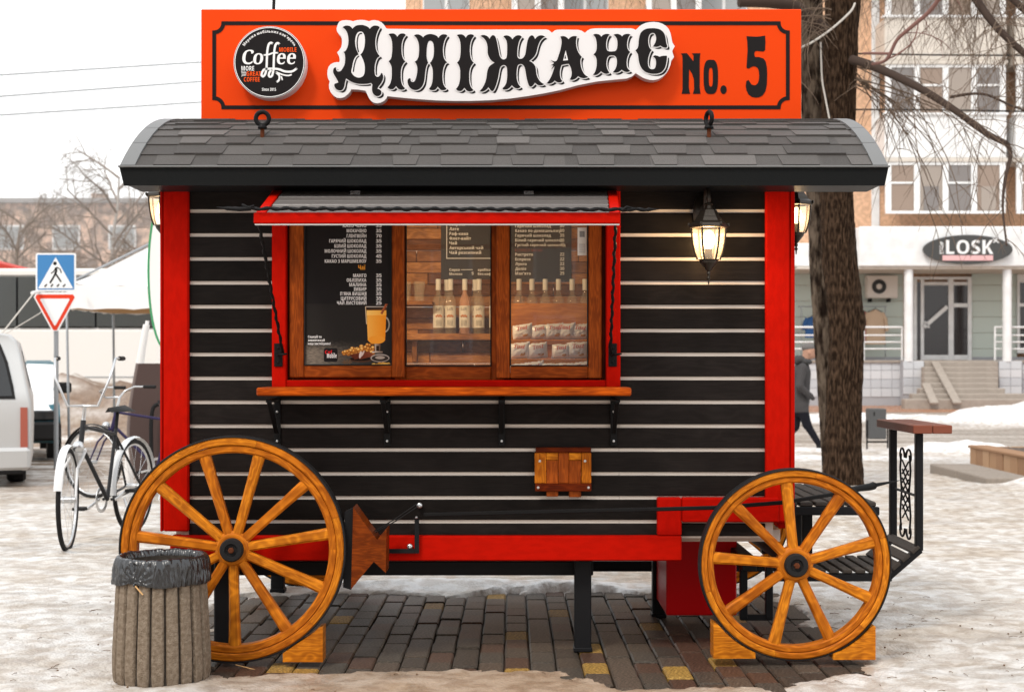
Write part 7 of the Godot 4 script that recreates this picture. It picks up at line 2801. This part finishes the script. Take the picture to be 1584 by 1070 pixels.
	m.tube(smooth_path3([P(1323, 5, 14.95), P(1316, 18, 14.9), P(1290, 42, 14.85), P(1262, 62, 14.8), P(1240, 73, 14.8), P(1180, 96, 14.8)]), 0.011, -1, 6)
	m.tube(smooth_path3([P(1270, 65, 15.0), P(1272, 120, 15.05), P(1277, 150, 15.05), P(1284, 186, 15.05)]), 0.009, -1, 6)
	ob("cord", m, M.rope, cd)
	var wl := ["upper dark cable crossing in front of the balconies at the right", "lower dark cable crossing in front of the balconies, just above the roof's right end"]
	for i in 2:
		var w := thing("street_cable", wl[i], "wire", Vector3.ZERO, "cables in front of the balconies")
		m = MB.new()
		var pts := []
		for k in 13:
			var f := k / 12.0
			pts.append(P(lerpf(1000, 1900, f), [72.0, 173.0][i] + 10.0 * f - 8.0 * sin(PI * f) * (1 if i else -1), 26.0))
		m.tube(pts, 0.016, -1, 5)
		ob("cable", m, M.rubber, w)

# ---- the walking person: one skin over a skeleton of tapered bones
func skin(bones: Array, cell: float, blend: float, m: MB, paint) -> void:
	var lo := Vector3.ONE * 1e9
	var hi := Vector3.ONE * -1e9
	for b in bones:
		for e in 2:
			var rr: float = b[2 + e] + blend + cell
			lo = lo.min((b[e] as Vector3) - Vector3.ONE * rr)
			hi = hi.max((b[e] as Vector3) + Vector3.ONE * rr)
	var n := Vector3i(((hi - lo) / cell).ceil()) + Vector3i.ONE
	var f := PackedFloat32Array()
	f.resize(n.x * n.y * n.z)
	f.fill(1.0)
	for b in bones:
		var a: Vector3 = b[0]
		var c: Vector3 = b[1]
		var ra: float = b[2]
		var rb: float = b[3]
		var reach := maxf(ra, rb) + blend * 2.0
		var l := Vector3i(((a.min(c) - Vector3.ONE * reach - lo) / cell).floor()).clamp(Vector3i.ZERO, n - Vector3i.ONE)
		var h := Vector3i(((a.max(c) + Vector3.ONE * reach - lo) / cell).ceil()).clamp(Vector3i.ZERO, n - Vector3i.ONE)
		var ac := c - a
		var sq := maxf(ac.length_squared(), 1e-9)
		for z in range(l.z, h.z + 1):
			for y in range(l.y, h.y + 1):
				for x in range(l.x, h.x + 1):
					var p := lo + Vector3(x, y, z) * cell
					var t := clampf((p - a).dot(ac) / sq, 0, 1)
					var dd := p.distance_to(a + ac * t) - lerpf(ra, rb, t)
					var i := x + n.x * (y + n.y * z)
					var k := clampf(0.5 + 0.5 * (f[i] - dd) / blend, 0, 1)
					f[i] = lerpf(f[i], dd, k) - blend * k * (1 - k)
	var id := {}
	var at := PackedVector3Array()
	for z in n.z - 1:
		for y in n.y - 1:
			for x in n.x - 1:
				var s := Vector3.ZERO
				var cnt := 0
				var i0 := x + n.x * (y + n.y * z)
				var inside := 0
				var vals := []
				for k in 8:
					var v := f[i0 + (k & 1) + n.x * ((k >> 1) & 1) + n.x * n.y * (k >> 2)]
					vals.append(v)
					if v < 0:
						inside += 1
				if inside == 0 or inside == 8:
					continue
				for k in 8:
					for ax in 3:
						var k2: int = k | (1 << ax)
						if k2 == k or (vals[k] < 0) == (vals[k2] < 0):
							continue
						var t: float = vals[k] / (vals[k] - vals[k2])
						var p := Vector3(k & 1, (k >> 1) & 1, k >> 2)
						p[ax] += t
						s += p
						cnt += 1
				id[i0] = at.size()
				at.append(lo + (Vector3(x, y, z) + s / cnt) * cell)
	var first := m.v.size()
	for p in at:
		var q := (p - lo) / cell
		var xi := clampi(int(q.x), 1, n.x - 3)
		var yi := clampi(int(q.y), 1, n.y - 3)
		var zi := clampi(int(q.z), 1, n.z - 3)
		var i := xi + n.x * (yi + n.y * zi)
		var g := Vector3(f[i + 2] + f[i + 1] - f[i] - f[i - 1], f[i + 2 * n.x] + f[i + n.x] - f[i] - f[i - n.x], f[i + 2 * n.x * n.y] + f[i + n.x * n.y] - f[i] - f[i - n.x * n.y])
		m.col = paint.call(p)
		m.vert(p, g.normalized())
	var st := [1, n.x, n.x * n.y]
	for i0 in id:
		var z: int = i0 / (n.x * n.y)
		var y: int = (i0 / n.x) % n.y
		var x: int = i0 % n.x
		var c := [x, y, z]
		for ax in 3:
			var b: int = (ax + 1) % 3
			var d: int = (ax + 2) % 3
			if c[b] == 0 or c[d] == 0:
				continue
			var s0 := f[i0] < 0
			var s1 := f[i0 + st[ax]] < 0
			if s0 == s1:
				continue
			var q := [i0, i0 - st[b], i0 - st[b] - st[d], i0 - st[d]]
			var ok := true
			for k in q:
				if not id.has(k):
					ok = false
			if not ok:
				continue
			var v := [first + id[q[0]], first + id[q[1]], first + id[q[2]], first + id[q[3]]]
			if not s0:
				v.reverse()
			m.ccw(v[0], v[1], v[2])
			m.ccw(v[0], v[2], v[3])

func build_person() -> void:
	var d := 22.7
	var x := (1238.0 - 792) * d / F
	var p := thing("person", "person in dark grey hooded jacket, black trousers and cap, walking right behind the wagon", "person", Vector3(x, land(x, CZ - d), CZ - d))
	var V := func(px, py, z = 0.0): return Vector3((px - 1238.0) * d / F, EYE - (py - 555.0) * d / F - p.position.y, z)
	var hip: Vector3 = V.call(1237, 618)
	var ch: Vector3 = V.call(1240, 577)
	var nk: Vector3 = V.call(1246, 557)
	var hd: Vector3 = V.call(1251, 544)
	var bones := [
		[hip, ch, 0.155, 0.15], [hip + Vector3(0, -0.12, 0), hip, 0.15, 0.155], [ch, nk, 0.14, 0.06], [nk, hd, 0.06, 0.085],
		[hd + Vector3(0.01, 0.035, 0), hd + Vector3(0.015, -0.03, 0), 0.1, 0.085], [hd + Vector3(0.09, -0.005, 0), hd + Vector3(0.11, -0.02, 0), 0.018, 0.02], [hd + Vector3(0.06, -0.06, 0), hd + Vector3(0.08, -0.07, 0), 0.04, 0.035],
	]
	for s in [-1.0, 1.0]:
		bones.append([ch + Vector3(-0.01, 0.09, 0.15 * s), ch + Vector3(-0.08, -0.20, 0.23 * s), 0.075, 0.062])
		bones.append([ch + Vector3(-0.08, -0.20, 0.23 * s), ch + Vector3(0.10, -0.36, 0.20 * s), 0.06, 0.045])
		bones.append([ch + Vector3(0.10, -0.36, 0.20 * s), ch + Vector3(0.15, -0.40, 0.17 * s), 0.04, 0.035])
	var kn: Vector3 = V.call(1247, 656, 0.08)
	var an: Vector3 = V.call(1269, 692, 0.08)
	bones.append([hip + Vector3(0.02, -0.1, 0.08), kn, 0.10, 0.07])
	bones.append([kn, an, 0.066, 0.045])
	bones.append([an + Vector3(-0.04, -0.03, 0), an + Vector3(0.19, -0.035, 0), 0.05, 0.04])
	kn = V.call(1232, 660, -0.09)
	an = V.call(1213, 688, -0.09)
	bones.append([hip + Vector3(0.0, -0.1, -0.08), kn, 0.10, 0.07])
	bones.append([kn, an, 0.066, 0.045])
	bones.append([an + Vector3(0.0, -0.04, 0), an + Vector3(0.17, -0.075, 0), 0.048, 0.038])
	var m := MB.new()
	m.colored = true
	var top := hip.y - 0.20
	var paint := func(q: Vector3) -> Color:
		if q.y < 0.12:
			return Color(0.02, 0.02, 0.022)
		if q.y < top:
			return Color(0.014, 0.015, 0.018)
		if q.y > nk.y + 0.015:
			return Color(0.42, 0.24, 0.17)
		return Color(0.060, 0.058, 0.058)
	skin(bones, 0.02, 0.03, m, paint)
	var bm := mat(Color.WHITE, 0.85)
	bm.vertex_color_use_as_albedo = true
	ob("body", m, bm, p)
	m = MB.new()
	m.sphere(hd + Vector3(0.0, 0.065, 0), Vector3(0.112, 0.075, 0.105), 16, 10)
	m.beam(hd + Vector3(0.07, 0.05, 0), hd + Vector3(0.18, 0.03, 0), 0.15, 0.014, 0.004)
	ob("cap", m, mat(lin(0.13, 0.12, 0.115), 0.9), p)
	m = MB.new()
	skin([[nk + Vector3(-0.09, 0.02, -0.09), nk + Vector3(-0.12, 0.0, 0.0), 0.06, 0.075], [nk + Vector3(-0.12, 0.0, 0.0), nk + Vector3(-0.09, 0.02, 0.09), 0.075, 0.06], [nk + Vector3(-0.03, -0.02, -0.12), nk + Vector3(0.06, -0.03, -0.07), 0.05, 0.04], [nk + Vector3(-0.03, -0.02, 0.12), nk + Vector3(0.06, -0.03, 0.07), 0.05, 0.04]], 0.02, 0.03, m, func(_q): return Color.WHITE)
	ob("hood", m, mat(lin(0.060, 0.058, 0.058), 0.9), p)
	for s in [-1.0, 1.0]:
		m = MB.new()
		m.sphere(hd + Vector3(0.092, 0.01, 0.033 * s), Vector3(0.008, 0.008, 0.012), 8, 6)
		ob("eye", m, M.rubber, p)
		m = MB.new()
		m.sphere(hd + Vector3(-0.005, -0.01, 0.092 * s), Vector3(0.026, 0.034, 0.014), 10, 8)
		ob("ear", m, mat(lin(0.42, 0.24, 0.17), 0.8), p)

func build_street_things() -> void:
	build_person()
	# litter bin on a frame
	var d := 22.4
	var b := thing("grey_litter_bin", "grey box shaped litter bin on a thin frame behind the wagon's table board", "bin")
	px_box("box", 1345.5, 632, 1372, 679, d, 0.26, M.bin_grey, b, 0.015)
	for x in [1341, 1373.2]:
		px_box("frame_post", x, 650, x + 2, 699, d + 0.1, 0.03, M.rubber, b, 0.002)
	px_box("frame_rail", 1343.2, 682, 1373, 684.5, d + 0.1, 0.03, M.rubber, b, 0.002)
	m_slot(b, d)
	# planter wall clad in brown tiles, with kerb slabs in front
	var pl := thing("planter", "low planter wall clad with brown tiles at the right edge", "planter")
	var top := 0.048
	bx("core", Vector3(8.3, top - 0.2, -10.2), Vector3(4.6, 0.36, 5.0), M.plinth_brown, pl, 0.01)
	for k in 20:
		bx("cladding_tile", Vector3(5.985 + 0.004 * sin(k * 2.7), top - 0.145, -12.6 + k * 0.25), Vector3(0.03, 0.31, 0.236), M.clad[k % 3], pl, 0.006)
	for k in 18:
		bx("cladding_tile", Vector3(6.12 + k * 0.25, top - 0.145, -12.715), Vector3(0.236, 0.31, 0.03), M.clad[k % 3], pl, 0.006)
	bx("rim_stone", Vector3(6.08, top + 0.012, -10.2), Vector3(0.26, 0.035, 5.1), M.clad[1], pl, 0.008)
	bx("soil", Vector3(8.4, top - 0.01, -10.2), Vector3(4.3, 0.03, 4.8), M.soil, pl, 0.01)
	for k in 2:
		var ks := thing("kerb_slab", ["far grey concrete kerb slab beside the brown planter wall", "near grey concrete kerb slab beside the brown planter wall"][k], "kerb slab", Vector3(5.35, land(5.3, -10.8) + 0.035, -11.0 + k * 1.05), "concrete slabs by the planter")
		bx("slab", Vector3.ZERO, Vector3(0.52, 0.13, 1.02), M.kerb, ks, 0.012)

func m_slot(b: Node3D, d: float) -> void:
	px_box("slot", 1352, 637, 1354, 643, d - 0.003, 0.01, M.rubber, b)

func more_materials() -> void:
	var g_pl := grain(Color(0.42, 0.26, 0.13), Color(0.72, 0.50, 0.29), 61)
	M.plank = textured(mat(Color.WHITE, 0.55), g_pl, M.grain, Vector3(1.2, 3.0, 1), 0.05, false)
	M.plank2 = textured(mat(Color(0.82, 0.78, 0.74), 0.55), g_pl, M.grain, Vector3(1.0, 2.6, 1), 0.05, false)
	M.plank3 = textured(mat(Color(0.68, 0.62, 0.58), 0.55), g_pl, M.grain, Vector3(1.4, 3.4, 1), 0.05, false)
	M.pine = textured(mat(Color(1.0, 0.92, 0.8), 0.5), grain(Color(0.55, 0.33, 0.13), Color(0.76, 0.53, 0.26), 71), M.grain, Vector3(1.2, 3.0, 1), 0.03, false)
	M.shelf = textured(mat(Color(0.95, 0.86, 0.8), 0.3), grain(Color(0.40, 0.15, 0.03), Color(0.80, 0.40, 0.09), 81), M.grain, Vector3(0.8, 3.0, 1), 0.03, false)
	M.awning = textured(mat(lin(0.12, 0.104, 0.095), 0.35), null, M.grain, Vector3(1.5, 3.0, 1), 0.12, false)
	M.table = textured(mat(lin(0.20, 0.065, 0.040), 0.45), null, M.grain, Vector3(1.4, 3.0, 1), 0.08, false)
	M.slat = textured(mat(lin(0.05, 0.042, 0.036), 0.5), null, M.grain, Vector3(1.4, 3.0, 1), 0.12, false)
	M.bottle = glass(Color(0.92, 0.86, 0.76), 0.12, 0.05)
	M.bottle_pink = glass(Color(0.93, 0.72, 0.6), 0.4, 0.05)
	M.paper = mat(lin(0.72, 0.69, 0.64), 0.7)
	M.print_grey = mat(lin(0.10, 0.09, 0.085), 0.6)
	M.packet = mat(lin(0.62, 0.59, 0.57), 0.3)
	M.board = mat(lin(0.045, 0.040, 0.036), 0.6)
	M.bronze = textured(mat(lin(0.035, 0.027, 0.02), 0.36, 0.6), null, M.bumps, Vector3(25, 25, 25), 0.03)
	M.lantern_glass = glass(Color(1, 0.97, 0.92), 0.10, 0.12)
	var bulb := mat(Color(1, 0.9, 0.75), 0.5)
	bulb.emission_enabled = true
	bulb.emission = Color(1, 0.88, 0.68)
	bulb.emission_energy_multiplier = 5.0
	M.bulb = bulb
	var cn := ntex(0.03, Color(0.82, 0.80, 0.78), Color(1, 1, 1), 6, 512, 17, 0.25, 0.75)
	M.concrete = textured(mat(lin(0.235, 0.185, 0.138), 0.88), cn, ntex(0.09, Color.BLACK, Color.WHITE, 5, 512, 19), Vector3(3, 3, 3), 0.35)
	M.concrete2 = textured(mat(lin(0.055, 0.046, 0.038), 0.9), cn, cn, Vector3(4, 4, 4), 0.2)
	M.bag = mat(lin(0.012, 0.012, 0.013), 0.26)
	M.bag.metallic_specular = 0.6
	M.pale_wood = mat(lin(0.6, 0.36, 0.16), 0.7)
	# snow: two scales of tone and relief
	var sn := mat(Color.WHITE, 0.5)
	sn.vertex_color_use_as_albedo = true
	sn.albedo_texture = ntex(0.008, Color(0.86, 0.83, 0.80), Color(1, 1, 1), 6, 1024, 23, 0.3, 0.62)
	sn.heightmap_enabled = true
	sn.heightmap_texture = ntex(0.05, Color.BLACK, Color.WHITE, 5, 1024, 29)
	sn.heightmap_scale = 0.5
	sn.roughness_texture = ntex(0.012, Color(0.45, 0.45, 0.45), Color(1, 1, 1), 4, 512, 33, 0.3, 0.7)
	sn.roughness = 0.62
	sn.uv1_triplanar = true
	sn.uv1_scale = Vector3(0.9, 0.9, 0.9)
	M.snow = sn
	M.snow_white = textured(mat(lin(0.82, 0.81, 0.80), 0.8), null, M.bumps, Vector3(3, 3, 3), 0.5)
	var pt := ntex(0.06, Color(0.6, 0.6, 0.6), Color(1, 1, 1), 5, 256, 37, 0.2, 0.8)
	M.paver = []
	for c in [[0.105, 0.081, 0.061], [0.080, 0.064, 0.050], [0.130, 0.097, 0.072], [0.118, 0.066, 0.045], [0.100, 0.084, 0.067]]:
		M.paver.append(textured(mat(lin(c[0], c[1], c[2]), 0.42), pt, pt, Vector3(5, 5, 5), 0.12))
	M.paver_yellow = textured(mat(lin(0.46, 0.27, 0.07), 0.5), pt, pt, Vector3(5, 5, 5), 0.12)
	M.grey_metal = mat(lin(0.30, 0.31, 0.32), 0.5, 0.5)
	M.sign_white = mat(lin(0.78, 0.77, 0.76), 0.45)
	M.sign_blue = mat(lin(0.06, 0.20, 0.42), 0.45)
	M.sign_red = mat(lin(0.66, 0.05, 0.02), 0.45)
	M.chrome = mat(lin(0.55, 0.54, 0.52), 0.25, 0.8)
	M.bike_white = mat(lin(0.66, 0.66, 0.66), 0.35)
	M.bike_black = mat(lin(0.03, 0.03, 0.032), 0.35)
	M.bike_dark = mat(lin(0.035, 0.028, 0.07), 0.35)
	M.silver = mat(lin(0.48, 0.475, 0.465), 0.35, 0.25)
	M.silver_dark = mat(lin(0.33, 0.325, 0.32), 0.45, 0.2)
	M.car_glass = mat(lin(0.02, 0.02, 0.02), 0.06)
	M.tail = mat(lin(0.35, 0.10, 0.07), 0.25)
	M.coach_white = mat(lin(0.74, 0.71, 0.67), 0.45)
	M.coach_glass = mat(lin(0.055, 0.06, 0.058), 0.15)
	M.tent = mat(lin(0.76, 0.74, 0.72), 0.85)
	M.tent.backlight_enabled = true
	M.tent.backlight = Color(0.3, 0.28, 0.25)
	M.beige = mat(lin(0.50, 0.30, 0.15), 0.9)
	M.rope = mat(lin(0.55, 0.51, 0.46), 0.8)
	M.green = mat(lin(0.06, 0.27, 0.12), 0.5)
	M.brown_panel = mat(lin(0.075, 0.050, 0.045), 0.5)
	M.brown_trim = mat(lin(0.16, 0.125, 0.115), 0.45)
	M.far_brick = textured(mat(lin(0.68, 0.46, 0.34), 0.9), M.cloudy, null, Vector3(0.15, 0.15, 0.15), 0.1)
	M.far_roof = mat(lin(0.30, 0.28, 0.27), 0.8)
	M.far_glass = mat(lin(0.30, 0.31, 0.31), 0.25)
	M.birch = mat(lin(0.45, 0.42, 0.39), 0.8)
	M.far_twig = mat(lin(0.27, 0.225, 0.19), 0.9)
	M.brick = textured(mat(lin(0.73, 0.46, 0.30), 0.9), ntex(0.02, Color(0.9, 0.9, 0.9), Color(1, 1, 1), 5, 512, 43, 0.25, 0.75), null, Vector3(0.6, 0.6, 0.6), 0.1)
	M.facade_white = textured(mat(lin(0.84, 0.835, 0.825), 0.7), ntex(0.02, Color(0.9, 0.9, 0.9), Color(1, 1, 1), 5, 512, 91), null, Vector3(0.2, 0.2, 0.2), 0.1)
	M.facade_cream = textured(mat(lin(0.66, 0.60, 0.53), 0.8), M.facade_white.albedo_texture, null, Vector3(0.3, 0.3, 0.3), 0.1)
	M.balcony_glass = [mat(lin(0.26, 0.19, 0.145), 0.2), mat(lin(0.30, 0.25, 0.21), 0.2), mat(lin(0.18, 0.16, 0.15), 0.2)]
	M.mint = mat(lin(0.52, 0.57, 0.515), 0.5)
	M.plinth = mat(lin(0.36, 0.36, 0.375), 0.7)
	M.tile = [mat(lin(0.52, 0.53, 0.545), 0.5), mat(lin(0.47, 0.48, 0.50), 0.5), mat(lin(0.56, 0.56, 0.57), 0.5)]
	M.step = textured(mat(lin(0.36, 0.31, 0.265), 0.85), M.facade_white.albedo_texture, null, Vector3(0.5, 0.5, 0.5), 0.1)
	M.shop_glass = mat(lin(0.025, 0.02, 0.02), 0.12)
	M.ac_white = mat(lin(0.68, 0.62, 0.56), 0.5)
	var bk := ntex(0.022, Color(0.42, 0.4, 0.38), Color(1, 1, 1), 5, 512, 47, 0.3, 0.72)
	M.bark = textured(mat(lin(0.078, 0.047, 0.029), 0.95), bk, bk, Vector3(3.2, 0.62, 3.2), 1.5)
	M.bark_grey = textured(mat(lin(0.12, 0.09, 0.066), 0.95), ntex(0.012, Color(0.3, 0.26, 0.24), Color(1, 1, 1), 5, 512, 53, 0.3, 0.6), bk, Vector3(1.6, 0.5, 1.6), 1.0)
	M.branch = mat(lin(0.06, 0.042, 0.034), 0.9)
	M.twig = mat(lin(0.16, 0.115, 0.085), 0.9)
	M.branch_red = mat(lin(0.19, 0.10, 0.085), 0.8)
	M.bin_grey = mat(lin(0.085, 0.085, 0.085), 0.5)
	M.plinth_brown = mat(lin(0.10, 0.07, 0.05), 0.9)
	M.clad = [mat(lin(0.36, 0.215, 0.125), 0.75), mat(lin(0.31, 0.18, 0.105), 0.75), mat(lin(0.40, 0.25, 0.15), 0.75)]
	M.soil = textured(mat(lin(0.17, 0.125, 0.10), 0.5), M.cloudy, M.bumps, Vector3(2, 2, 2), 1.0)
	M.kerb = textured(mat(lin(0.29, 0.245, 0.205), 0.8), M.facade_white.albedo_texture, M.bumps, Vector3(2, 2, 2), 0.05)

func shiny() -> void:
	for k in ["car_glass", "coach_glass", "shop_glass", "far_glass", "chrome", "awning", "clear", "bottle", "bottle_pink", "lantern_glass", "silver", "packet", "snow"]:
		M[k].metallic_specular = 0.5
	for m in M.balcony_glass:
		m.metallic_specular = 0.5

func _ready() -> void:
	var cam := Camera3D.new()
	cam.name = "camera"
	cam.position = Vector3(0, EYE, CZ)
	cam.projection = Camera3D.PROJECTION_FRUSTUM
	cam.near = 0.1
	cam.far = 600.0
	cam.size = 2.0 * cam.near * 535.0 / F
	cam.frustum_offset = Vector2(0, cam.near * 20.0 / F)
	var at := CameraAttributesPhysical.new()
	at.frustum_focal_length = 50.0
	at.frustum_focus_distance = 5.85
	at.exposure_aperture = 5.0
	at.frustum_near = 0.1
	at.frustum_far = 600.0
	cam.attributes = at
	add_child(cam)
	cam.current = true
	var we := WorldEnvironment.new()
	we.name = "world"
	var env := Environment.new()
	env.background_mode = Environment.BG_SKY
	env.tonemap_mode = Environment.TONE_MAPPER_LINEAR
	env.tonemap_exposure = 1.38
	env.volumetric_fog_enabled = true
	env.volumetric_fog_density = 0.0
	var sm := ProceduralSkyMaterial.new()
	sm.sky_top_color = Color(0.93, 0.95, 0.97)
	sm.sky_horizon_color = Color(0.985, 0.98, 0.975)
	sm.sky_curve = 0.3
	sm.ground_horizon_color = Color(0.75, 0.73, 0.71)
	sm.ground_bottom_color = Color(0.6, 0.58, 0.56)
	sm.sky_energy_multiplier = 1.13
	env.sky = Sky.new()
	env.sky.sky_material = sm
	env.sdfgi_enabled = true
	env.ssao_enabled = true
	env.ssil_enabled = true
	we.environment = env
	add_child(we)
	var sun := DirectionalLight3D.new()
	sun.name = "sun"
	sun.light_energy = 0.5
	sun.light_angular_distance = 12.0
	sun.light_color = Color(1, 0.97, 0.93)
	sun.sky_mode = DirectionalLight3D.SKY_MODE_LIGHT_ONLY
	sun.shadow_enabled = true
	sun.rotation_degrees = Vector3(-52, -32, 0)
	add_child(sun)

	rng.seed = 7
	noise.seed = 3
	noise.frequency = 0.02
	noise.fractal_octaves = 4
	make_materials()
	more_materials()
	shiny()
	build_ground()
	build_wagon()
	build_block()
	build_trees()
	build_sign()
	build_poster()
	build_interior()
	build_lanterns()
	build_bin()
	build_chocks()
	build_left()
	build_street_things()
	build_opposite()
	# thin winter haze over the street beyond the pavement
	var hz := FogVolume.new()
	hz.name = "street_haze"
	hz.shape = RenderingServer.FOG_VOLUME_SHAPE_BOX
	hz.size = Vector3(260, 26, 70)
	hz.position = Vector3(0, 12, -79)
	var fm := FogMaterial.new()
	fm.density = 0.007
	fm.albedo = Color(0.985, 0.98, 0.975)
	hz.material = fm
	stuff(hz)
	hz.set_meta("label", "thin pale haze over the street and the far houses")
	hz.set_meta("category", "haze")
	add_child(hz)
